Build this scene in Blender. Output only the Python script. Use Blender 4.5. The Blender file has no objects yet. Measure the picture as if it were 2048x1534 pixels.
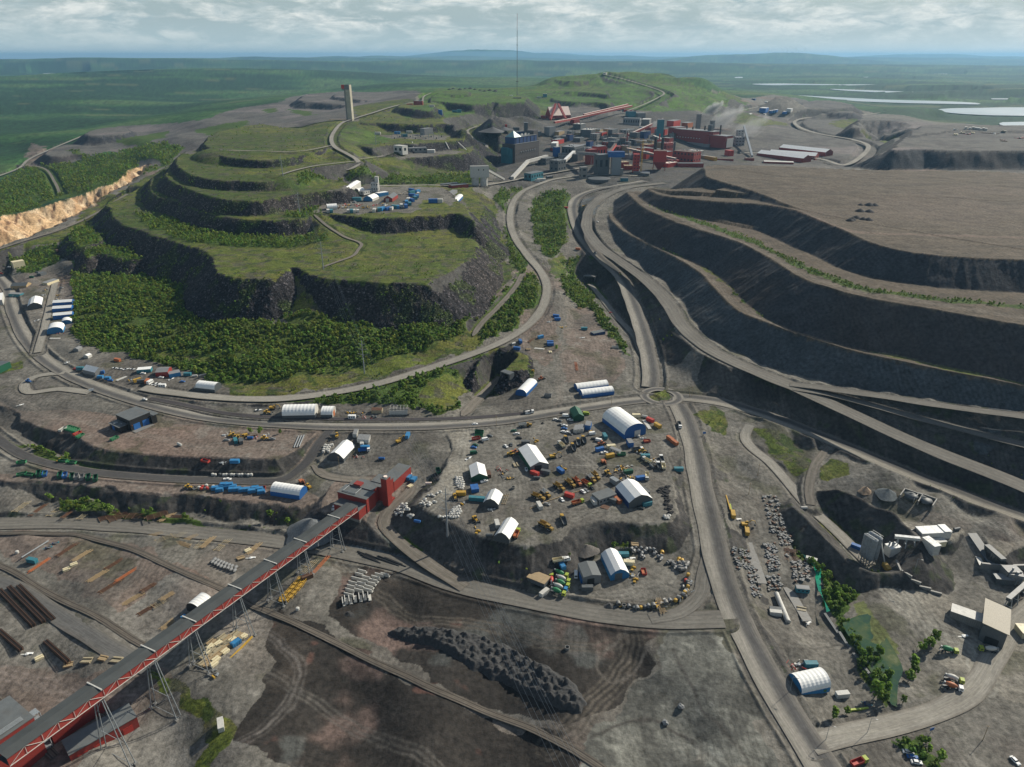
import bpy,bmesh,math,random
import numpy as np
from mathutils import Vector,Matrix
random.seed(7);RNG=np.random.default_rng(7)
R=math.radians
SC=bpy.context.scene
COL=SC.collection
CAM_H=250.0;PITCH=R(24.75);FPX=1421.0
cam_d=bpy.data.cameras.new('camera');cam=bpy.data.objects.new('camera',cam_d);COL.objects.link(cam)
cam.location=(0,0,CAM_H);cam.rotation_euler=(R(90)-PITCH,0,0)
cam_d.sensor_width=36;cam_d.lens=36*FPX/2048;cam_d.clip_start=1;cam_d.clip_end=200000
SC.camera=cam
SUN_DIR=Vector((0.80,0.60,0)).normalized();SUN_EL=R(33)
sv=Vector((SUN_DIR.x*math.cos(SUN_EL),SUN_DIR.y*math.cos(SUN_EL),math.sin(SUN_EL)))
sd=bpy.data.lights.new('sun','SUN');sd.energy=5.0;sd.angle=R(0.5);sd.color=(1.0,0.93,0.80)
so=bpy.data.objects.new('sun',sd);COL.objects.link(so)
so.rotation_euler=sv.to_track_quat('Z','Y').to_euler();so.location=(0,0,2000)
SC.view_settings.view_transform='Standard';SC.view_settings.look='None'
SC.view_settings.exposure=0.22;SC.view_settings.gamma=1.0
SC.cycles.max_bounces=4;SC.cycles.diffuse_bounces=2;SC.cycles.volume_bounces=0
SC.cycles.transparent_max_bounces=8;SC.cycles.use_denoising=True
SC.cycles.sample_clamp_indirect=4.0
def N(nt,typ,**kw):
 n=nt.nodes.new(typ)
 for k,v in kw.items():
  if k.startswith('_'): setattr(n,k[1:],v)
  else: n.inputs[k].default_value=v
 return n
def L(nt,a,b): nt.links.new(a,b)
w=bpy.data.worlds.new('World');SC.world=w;w.use_nodes=True
nt=w.node_tree;nt.nodes.clear()
wo=nt.nodes.new('ShaderNodeOutputWorld')
sky=N(nt,'ShaderNodeTexSky',_sky_type='NISHITA',_sun_disc=False,_sun_elevation=SUN_EL,
  _sun_rotation=math.atan2(SUN_DIR.x,SUN_DIR.y),_altitude=500,_air_density=1.0,_dust_density=1.0,_ozone_density=1.0)
bg=N(nt,'ShaderNodeBackground',Strength=0.07)
tc=nt.nodes.new('ShaderNodeTexCoord');sep=nt.nodes.new('ShaderNodeSeparateXYZ');L(nt,tc.outputs['Generated'],sep.inputs[0])
zc=N(nt,'ShaderNodeMath',_operation='MAXIMUM');L(nt,sep.outputs['Z'],zc.inputs[0]);zc.inputs[1].default_value=0.0
za=N(nt,'ShaderNodeMath',_operation='ADD');L(nt,zc.outputs[0],za.inputs[0]);za.inputs[1].default_value=0.035
dx=N(nt,'ShaderNodeMath',_operation='DIVIDE');L(nt,sep.outputs['X'],dx.inputs[0]);L(nt,za.outputs[0],dx.inputs[1])
dy=N(nt,'ShaderNodeMath',_operation='DIVIDE');L(nt,sep.outputs['Y'],dy.inputs[0]);L(nt,za.outputs[0],dy.inputs[1])
cmb=nt.nodes.new('ShaderNodeCombineXYZ');L(nt,dx.outputs[0],cmb.inputs[0]);L(nt,dy.outputs[0],cmb.inputs[1])
def wnoise(scale,detail,rough,dist,off):
 mp=N(nt,'ShaderNodeMapping');mp.inputs['Location'].default_value=off;mp.inputs['Scale'].default_value=(8,8,30);L(nt,tc.outputs['Generated'],mp.inputs[0])
 n=N(nt,'ShaderNodeTexNoise',Scale=scale,Detail=detail,Roughness=rough,Distortion=dist);L(nt,mp.outputs[0],n.inputs['Vector']);return n
c1=wnoise(1.3,9,0.64,0.35,(3.1,0.7,0));c2=wnoise(2.6,9,0.66,0.4,(7.3,2.2,1))
def wramp(src,p0,p1,c0=(0,0,0,1),c1_=(1,1,1,1)):
 r=nt.nodes.new('ShaderNodeValToRGB');r.color_ramp.elements[0].position=p0;r.color_ramp.elements[1].position=p1
 r.color_ramp.elements[0].color=c0;r.color_ramp.elements[1].color=c1_;L(nt,src,r.inputs[0]);return r
cov=wramp(c1.outputs[0],0.42,0.55)
shade=wramp(c2.outputs[0],0.36,0.62,(4.9,6.3,6.7,1),(10.6,10.9,10.4,1))
def wmix(fac,a,b):
 m=N(nt,'ShaderNodeMix',_data_type='RGBA');
 if hasattr(fac,'links'): L(nt,fac,m.inputs[0])
 else: m.inputs[0].default_value=fac
 for s,i in ((a,6),(b,7)):
  if isinstance(s,tuple): m.inputs[i].default_value=s
  else: L(nt,s,m.inputs[i])
 return m.outputs[2]
hz=wramp(zc.outputs[0],0.03,0.16,(1,1,1,1),(0,0,0,1))
hz2=wramp(zc.outputs[0],0.004,0.040,(1,1,1,1),(0,0,0,1))
base=wmix(hz.outputs[0],sky.outputs[0],(4.9,6.2,6.5,1))
thin=wramp(zc.outputs[0],0.12,0.5,(.9,.9,.9,1),(.18,.18,.18,1));covm=N(nt,'ShaderNodeMath',_operation='MULTIPLY');L(nt,cov.outputs[0],covm.inputs[0]);L(nt,thin.outputs[0],covm.inputs[1])
cl=wmix(covm.outputs[0],base,shade.outputs[0])
hf=N(nt,'ShaderNodeMath',_operation='MULTIPLY');L(nt,hz2.outputs[0],hf.inputs[0]);hf.inputs[1].default_value=0.9
xr=wramp(sep.outputs['X'],-0.4,0.5,(6.2,7.7,7.9,1),(8.3,9.3,9.1,1))
fin=wmix(hf.outputs[0],cl,xr.outputs[0])
L(nt,fin,bg.inputs[0]);L(nt,bg.outputs[0],wo.inputs[0])
CP,SP=math.cos(PITCH),math.sin(PITCH)
def ray(px,py):
 a,b=(px-1024)/FPX,(767-py)/FPX
 return np.array([a,CP+b*SP,-SP+b*CP])
def P(px,py,z=0.0):
 d=ray(px,py);t=(z-CAM_H)/d[2]
 return np.array([d[0]*t,d[1]*t,z])
def _h(ix,iy,s):
 n=(ix.astype(np.int64)*374761393+iy.astype(np.int64)*668265263+s*1442695041) & 0x7fffffff
 n=((n ^ (n >> 13))*1274126177) & 0x7fffffff
 return ((n ^ (n >> 16)) & 0xffff).astype(np.float32)/65535.0
def vn(x,y,s=0):
 x0=np.floor(x);y0=np.floor(y);fx=(x-x0).astype(np.float32);fy=(y-y0).astype(np.float32)
 fx=fx*fx*(3-2*fx);fy=fy*fy*(3-2*fy)
 x0=x0.astype(np.int64);y0=y0.astype(np.int64)
 a=_h(x0,y0,s);b=_h(x0+1,y0,s);c=_h(x0,y0+1,s);d=_h(x0+1,y0+1,s)
 return (a+(b-a)*fx)*(1-fy)+(c+(d-c)*fx)*fy
def fbm(x,y,o=4,s=0,g=0.5):
 r=0;a=1.0;t=0
 for i in range(o):
  r=r+a*vn(x,y,s+17*i);t+=a;a *= g
  x=x*2.03+5.1;y=y*2.03+1.7
 return r/t
def sst(a,b,x):
 t=np.clip((x-a)/(b-a),0,1);return t*t*(3-2*t)
# ================================================================ terrain
def _rows():
 ys=[110.0]
 while ys[-1]<62000:
  y=ys[-1];foot=(y*CP+CAM_H*SP)**2/(CAM_H*FPX/2)
  k=0.95 if y<380 else (0.5 if y<1250 else (0.6 if y<3200 else 0.8))
  ys.append(y+min(k*foot,900))
 return np.array(ys)
YS=_rows();NC=1180
SS=np.linspace(-0.92,0.92,NC)
def _wid(y): return y*CP+CAM_H*SP
GX=SS[None,:]*_wid(YS)[:,None];GY=np.repeat(YS[:,None],NC,1)
NR=len(YS)
ROADS=[
 ('haul',15,[(1330,366,50),(1262,374,49),(1216,389,44),(1182,414,39),(1174,440,35),(1176,462,32),(1201,495,28),(1245,526,24),(1296,564,21),(1338,609,19),(1363,650,18),(1414,695,17.5),(1473,726,17.5),(1532,751,17.3),(1590,774,17),(1708,829,14),(1855,896,10),(2048,973,5),(2300,1090,0)],'haul',.66),
 ('haul_b',9,[(1580,768,17.4),(1640,775,18.5),(1708,785,20),(1780,795,21.5),(1855,807,23),(1950,820,25),(2048,833,26),(2300,872,28)],'haul',.66),
 ('haul_c',9,[(1585,776,17),(1650,786,16.8),(1708,800,16.5),(1819,831,15.5),(1930,860,14.5),(2048,890,13.5),(2300,960,10)],'haul',.66),
 ('right',15,[(1300,774,0),(1302,748,1),(1296,710,3),(1283,660,6),(1262,600,10),(1240,553,13.5),(1196,512,18),(1166,477,22.5),(1149,440,28),(1145,412,33),(1156,394,37),(1190,380,42),(1240,370,48),(1290,362,46)],'main',.6),
 ('right_b',7,[(1305,730,1.5),(1282,702,2),(1266,668,1),(1235,635,-1),(1205,598,-4),(1180,568,-7)],'pale',.8),
 ('valley',10,[(1290,352,50),(1225,350,50),(1160,352,50),(1110,358,49),(1078,368,47),(1045,383,43),(1026,405,38),(1020,440,32),(1030,475,28),(1056,512,23),(1083,545,19),(1094,575,16),(1086,612,13),(1062,645,11),(1020,675,10),(960,702,9),(860,736,7),(760,766,6),(660,786,5),(560,797,4),(470,797,3),(400,791,3),(330,783,3),(285,775,3)],'pale',.6),
 ('hill',8,[(930,372,59),(860,370,63),(780,371,66),(700,371,69),(665,362,74),(650,352,80),(668,345,83),(700,338,87),(716,328,91),(712,318,95),(690,305,101),(668,292,105),(663,275,108),(672,258,110),(684,246,113),(700,240,115),(745,226,120),(790,212,126),(836,203,130)],'pale',.6),
 ('hill_b',5,[(845,205,131),(848,193,138),(862,186,142)],'pale',.6),
 ('hill_c',5,[(668,290,105),(600,302,106.5),(520,302,106),(440,300,106)],'pale',.6),
 ('hill_d',5,[(712,322,94),(640,330,95.5),(600,338,95.5),(565,348,95.8)],'pale',.6),
 ('hill_e',5,[(720,318,93),(760,313,87),(800,306,85.3)],'pale',.6),
 ('plantroad',8,[(930,372,59),(985,368,55),(1030,360,52),(1060,353,50.5),(1110,345,50),(1160,336,51)],'pale',.6),
 ('pathA',4,[(628,429,66),(655,452,60),(690,474,54),(722,487,50.2),(716,500,50.2),(705,512,50.2),(670,525,50.2),(648,533,50.2)],'dirt',.6),
 ('east',14,[(1345,793,0),(1400,798,0),(1450,806,-.5),(1520,826,-1),(1600,855,-2),(1720,905,-5),(1850,960,-9),(1960,1003,-12),(2048,1034,-14),(2300,1130,-18)],'main',.5),
 ('south',15,[(1355,808,0),(1372,842,0),(1390,905,-2),(1404,980,-4),(1422,1060,-6),(1440,1140,-8),(1470,1225,-11),(1525,1335,-14),(1580,1430,-16),(1640,1525,-18),(1700,1620,-19)],'main',.5),
 ('west',12,[(1298,798,0),(1230,806,0),(1100,826,0),(1000,842,0),(850,852,0),(700,853,0),(600,850,0),(500,843,0),(400,832,0),(300,808,1),(200,776,2),(130,745,3),(80,710,4),(45,665,5),(22,610,6),(12,570,7),(-40,520,8)],'main',.6),
 ('west_b',5,[(300,796,2),(380,812,1.2),(450,826,1),(540,834,1),(700,838,.8),(850,838,.5),(960,834,.3),(1050,826,.2)],'darklane',.6),
 ('service',8,[(665,855,0),(640,885,-2),(618,920,-5),(590,945,-7),(555,962,-8),(450,961,-8),(330,957,-8),(200,946,-8),(110,930,-8),(50,912,-7),(5,885,-6),(-40,850,-5)],'dark',.6),
 ('redroad',7,[(625,930,-6),(650,950,-6.5),(690,958,-6),(740,960,-6)],'dirt',.6),
 ('redroad_b',8,[(828,962,-5.5),(818,985,-6),(790,1010,-7.5),(768,1045,-10),(800,1085,-12),(860,1130,-13),(930,1175,-14)],'dirt',.6),
 ('yardroad',12,[(-60,1050,-17),(100,1046,-17),(250,1052,-17),(400,1066,-17),(560,1084,-16.5),(700,1108,-16),(800,1130,-15),(900,1165,-14.5),(1000,1190,-14),(1100,1210,-13.5),(1200,1228,-13),(1320,1240,-12),(1446,1238,-11)],'haul',.6),
 ('yardroad_b',8,[(1300,1238,-12),(1360,1225,-11.5),(1400,1190,-10.5),(1408,1150,-9),(1420,1100,-7.5)],'haul',.6),
 ('sideroad',8,[(1500,850,-2),(1490,870,-4),(1500,892,-4.5),(1540,925,-7),(1580,970,-10.5),(1620,1015,-13.5),(1670,1060,-16.5),(1705,1095,-18.3),(1740,1130,-19.5)],'pale',.6),
 ('sideroad_b',6,[(1655,895,-4),(1630,930,-5),(1618,975,-9),(1622,1010,-12)],'dirt',.6),
 ('southeast',11,[(1620,1490,-17.5),(1690,1470,-18),(1780,1450,-19),(1880,1420,-20),(1950,1375,-21),(1990,1310,-21.5),(2030,1250,-22),(2100,1180,-22)],'pale',.5),
 ('stripyard',7,[(75,705,5),(88,660,7),(102,600,9),(112,560,10)],'pale',.6),
 ('loop',8,[(130,745,3),(75,752,2.5),(50,768,2),(60,785,1.6),(120,778,2),(180,785,1.5)],'pale',.6),
 ('farhill',7,[(1255,222,95),(1290,208,107),(1315,196,118),(1328,186,129),(1305,176,139),(1270,165,152),(1235,155,165),(1208,149,174)],'pale',.5),
 ('farroad',12,[(1480,305,50),(1560,308,48),(1640,318,44),(1690,330,43),(1728,308,46),(1735,290,48),(1700,278,50),(1640,268,50),(1600,255,50),(1590,243,50),(1620,235,50),(1700,232,50),(1760,226,45)],'pale',.5),
 ('farroad_b',8,[(1440,232,70),(1480,222,68),(1520,214,62),(1560,214,60),(1590,210,55)],'pale',.5),
 ('backroad',7,[(960,250,92),(1000,243,92),(1060,240,92),(1110,238,92)],'pale',.5),
 ('backroad_b',7,[(955,252,92),(935,262,86),(950,280,76),(972,290,68),(975,306,60),(990,312,56)],'pale',.5),
 ('pitroad',6,[(-60,516,25),(0,497,25),(60,478,25),(110,463,26),(160,443,28),(205,420,32),(255,388,40)],'dirt',.5),
 ('forestroad',7,[(-40,365,6),(35,338,8),(60,318,12),(110,295,22),(170,270,30)],'pale',.5),
 ('forestroad_b',5,[(48,328,10),(90,338,12),(110,365,14),(120,388,14)],'dirt',.5),
 ('redroad_c',6,[(946,672,13),(965,645,15),(1000,610,17),(1030,575,19),(1045,548,21)],'dirt',.6),
 ('tunnelramp',9,[(925,832,-1.5),(948,806,-5),(975,780,-9),(1003,754,-12)],'dirt',2.6),
]
CTRL=[(900,900,-1),(1100,940,0),(1300,1000,0),(1200,1150,-12),(1060,1180,-13),(1330,1130,-11),(1000,1330,-18),(800,1250,-17.5),(1000,1500,-20),(700,1450,-20),(1250,1350,-17),(1350,1500,-19),
 (100,1180,-18),(300,1250,-18),(100,1400,-20),(300,1500,-21),(0,1120,-18),(200,1100,-17),(500,1200,-18),(-200,1300,-20),(-200,1000,-16),(0,1500,-21),
 (60,620,8),(100,560,10),(40,520,14),(150,690,7),(200,720,5),(300,745,4),(400,770,3),(250,800,1),(60,780,2),(0,700,5),(-150,650,6),(-100,480,25),(100,1025,-17),(250,1030,-17),(350,1038,-16.5),(450,1050,-16.5),(540,1064,-16.5),(600,1074,-16),(150,985,-15),(220,992,-15),(300,1000,-15),(400,1005,-15),(500,1015,-15),(570,1030,-15),(100,895,-8),(200,925,-8),(300,940,-8),(400,945,-8),(500,948,-8),(150,905,-8),(560,945,-7.5),
 (300,640,12),(500,700,12),(250,560,16),(180,560,13),(700,650,19),(370,600,18),(500,640,19),(600,740,8),(850,655,20),(940,640,20),(1000,600,21),(1030,545,23),(780,700,12),(170,460,26),(150,520,20),(200,505,20),
 (1080,480,22),(1100,420,28),(1090,400,34),(1160,560,9),(1200,600,5),(1170,640,6),(1200,720,3),(1100,700,5),(1060,720,6),(1230,660,3),(1080,790,1),(1200,790,0),
 (1000,470,28),(1000,420,36),(985,395,46),(960,385,54),(990,340,48),(1010,320,50),
 (700,430,50),(800,470,48),(600,470,48),(400,450,44),(850,355,64),(760,358,66),(940,350,60),
 (1100,330,50),(1200,300,56),(1300,335,54),(1350,325,54),(1450,300,52),(1550,330,46),(1600,320,45),(1150,262,74),(1050,262,82),(1200,250,78),(1300,250,74),(1400,250,68),(1500,250,60),(1060,290,60),(1100,285,62),
 (980,270,80),(945,275,85),(1000,290,60),
 (1640,240,50),(1560,235,52),(1700,260,48),(1750,250,46),(1850,290,48),(2000,300,50),(1650,225,48),(1900,240,30),(2048,250,20),(1700,215,20),
 (380,270,62),(300,275,48),(250,270,38),(180,275,28),(450,240,75),(520,225,82),(600,222,90),(330,300,46),(250,330,26),(340,310,46),(150,340,16),(230,300,30),(100,380,14),(40,410,12),(20,360,8),(200,360,24),(300,340,42),
 (540,262,100),(695,240,115),(780,225,118),(900,235,112),(1000,235,112),(1040,232,111),(1034,192,122),(950,190,122),(880,178,124),(800,195,105),(750,200,95),(1100,226,100),(1060,180,112),(980,175,105),(850,170,90),(700,190,60),(1000,165,70),
 (1130,215,97),(1190,214,97),(1080,206,100),(1200,222,96),(1350,218,92),(1420,218,82),(1480,212,66),(1300,206,104),(1180,198,112),(1130,197,112),(1280,192,118),(1400,204,100),(1350,192,118),(1150,180,128),(1250,174,140),(1170,172,136),(1200,172,137),(1130,180,128),(1190,180,128),(1160,193,112),(1210,164,147),(1228,196,116),(1235,182,131),(1160,164,146),(1140,155,163),(1200,155,164),(1120,160,154),(1320,178,136),(1450,206,86),(1280,165,150),(1330,172,142),(1400,190,116),(1080,186,124),(1110,170,138),(1440,196,100),
 (0,300,0),(100,260,0),(50,230,0),(250,230,0),(400,200,0),(550,185,0),(700,172,0),(0,350,4),(850,158,0),
 (1500,190,0),(1650,195,0),(1800,215,0),(2000,230,0),(1600,180,0),(1400,170,0),
 (1600,900,-6),(1450,880,-4),(1480,960,-10),(1550,1000,-11),(1500,1100,-13),(1560,1200,-18),(1550,1350,-19),(1700,1400,-21),(1650,1250,-22),(1620,1100,-17.5),(1700,1180,-21),
 (1900,1180,-21),(2000,1350,-22),(1850,1330,-22),(1850,1500,-20),(2000,1500,-21),(2150,1400,-22),(1800,1150,-17),(1880,1205,-18),(1750,1120,-17.5),(1840,1170,-17),(2000,1200,-20),(1950,930,-8),(2048,990,-12),(2200,1300,-22)]
far=[(220,3480,168),(270,3490,172),(350,3510,175),(440,3560,185),(540,3560,185),(660,3500,180),(780,3380,166),(900,3000,135),(1000,2850,112),(1080,2720,95),(450,3900,60),(700,3900,50),(950,3700,40),(1200,3300,20),(200,3900,40),(500,4500,5),(0,4000,20)]
for (bx,bz) in ((-60,0),(-30,0),(-12,0),(0,0),(12,0),(30,0),(60,0)):
 for yy in (9000,20000,45000): far.append((bx*1000*yy/45000,yy,bz))
def _base():
 pts=[]
 for r in ROADS:
  for (a,b,z) in r[2]: pts.append(P(a,b,z))
 for (a,b,z) in CTRL: pts.append(P(a,b,z))
 pts=np.array([(p[0],p[1],p[2]) for p in pts]+far)
 def warp(x,y): return x/_wid(y)*3.0,np.log(_wid(y))*2.2
 px_,py_=warp(pts[:,0],pts[:,1]);pz=pts[:,2]
 ri=np.unique(np.r_[np.arange(0,NR,4),NR-1]);ci=np.unique(np.r_[np.arange(0,NC,4),NC-1])
 gx,gy=warp(GX[np.ix_(ri,ci)],GY[np.ix_(ri,ci)])
 num=np.zeros(gx.shape);den=np.zeros(gx.shape)
 for x,y,z in zip(px_,py_,pz):
  d2=(gx-x)**2+(gy-y)**2+2e-5
  wgt=d2**-1.7;num+=wgt*z;den+=wgt
 b=num/den
 tmp=np.empty((len(ri),NC))
 for i in range(len(ri)): tmp[i]=np.interp(np.arange(NC),ci,b[i])
 fi=np.interp(np.arange(NR),ri,np.arange(len(ri)));lo=np.minimum(fi.astype(int),len(ri)-2);fr=(fi-lo)[:,None]
 return tmp[lo]*(1-fr)+tmp[lo+1]*fr
GZ=_base()
fd=np.sqrt(GX**2+GY**2)
plain=sst(2600,5200,fd)*1.0
GZ=GZ+plain*((fbm(GX/1500,GY/1500,4,3)-.5)*26*sst(2600,6000,fd))
for (px_,py_,dist,hh,wx,wy) in ((60,122,16000,170,5200,2300),(430,133,7800,130,2300,1700),(250,127,13500,120,5000,1500),(620,116,22000,210,7000,2200),(820,112,30000,240,8000,2500),(950,108,42000,420,3800,2500),(1000,122,15000,110,4500,2000),(1520,112,24000,330,3300,2500),(1180,110,40000,250,9000,3000),
  (1700,118,30000,170,7000,2500),(1880,112,42000,300,7500,3000),(2048,118,34000,200,9000,3000),(1350,128,13000,70,6000,1300),(1850,126,15000,70,7000,1300),(-400,118,24000,240,9000,3000),(2500,118,26000,220,9000,3000),(1080,113,52000,420,5200,2500)):
 cx=(px_-1024)/FPX*_wid(dist)
 g=np.exp(-((GX-cx)/wx)**2-((GY-dist)/wy)**2)
 GZ=GZ+hh*1.05*g*(0.75+0.5*fbm(GX/1800+px_,GY/1800,4,11))
def sdf_poly(V,X,Y,closed=True):
 """distance to an outline (negative inside), nearest-point arclength, nearest x, y"""
 n=len(V);D=np.full(X.shape,1e18);T=np.zeros(X.shape,np.float32);inside=np.zeros(X.shape,bool);s0=0.0
 for i in range(n if closed else n-1):
  ax,ay=V[i][0],V[i][1];bx,by=V[(i+1) % n][0],V[(i+1) % n][1]
  ex,ey=bx-ax,by-ay;l2=ex*ex+ey*ey+1e-9;l=math.sqrt(l2)
  t=np.clip(((X-ax)*ex+(Y-ay)*ey)/l2,0,1)
  d2=(X-ax-t*ex)**2+(Y-ay-t*ey)**2
  m=d2<D;D=np.where(m,d2,D);T=np.where(m,s0+t*l,T)
  if closed:
   c=((ay>Y) != (by>Y));
   with np.errstate(divide='ignore',invalid='ignore'):
    xi=ax+(Y-ay)*ex/(ey if abs(ey)>1e-9 else 1e-9)
   inside ^= c & (X<xi)
  s0+=l
 D=np.sqrt(D)
 if closed: D=np.where(inside,-D,D)
 return D,T
def smooth_line(V,step=6.0,closed=False):
 V=[np.array(v,float) for v in V];out=[]
 n=len(V);rng=range(n if closed else n-1)
 for i in rng:
  p1,p2=V[i],V[(i+1) % n]
  p0=V[i-1] if (i>0 or closed) else p1*2-p2
  p3=V[(i+2) % n] if (i+2<n or closed) else p2*2-p1
  k=max(1,int(np.linalg.norm((p2-p1)[:2])/step))
  k=min(k,8)
  for j in range(k):
   t=j/k
   q=.5*((2*p1)+(-p0+p2)*t+(2*p0-5*p1+4*p2-p3)*t*t+(-p0+3*p1-3*p2+p3)*t**3)
   lin=p1+(p2-p1)*t;q[2:]=lin[2:];out.append(q)
 if not closed: out.append(V[-1])
 return out
def window(V,pad):
 xs=[v[0] for v in V];ys=[v[1] for v in V]
 y0,y1=min(ys)-pad,max(ys)+pad
 i0=max(0,np.searchsorted(YS,y0)-1);i1=min(NR,np.searchsorted(YS,y1)+1)
 if i0>=i1: return None
 wlo=_wid(YS[i0]);whi=_wid(YS[i1-1])
 smin=min((min(xs)-pad)/wlo,(min(xs)-pad)/whi);smax=max((max(xs)+pad)/wlo,(max(xs)+pad)/whi)
 j0=max(0,np.searchsorted(SS,smin)-1);j1=min(NC,np.searchsorted(SS,smax)+1)
 if j0>=j1: return None
 return slice(i0,i1),slice(j0,j1)
CLS=np.zeros((NR,NC),np.int8);FACE=np.zeros((NR,NC),np.int8)   # face: 0 none 1 dark boulders 2 dark fines 3 grey fines
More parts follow.
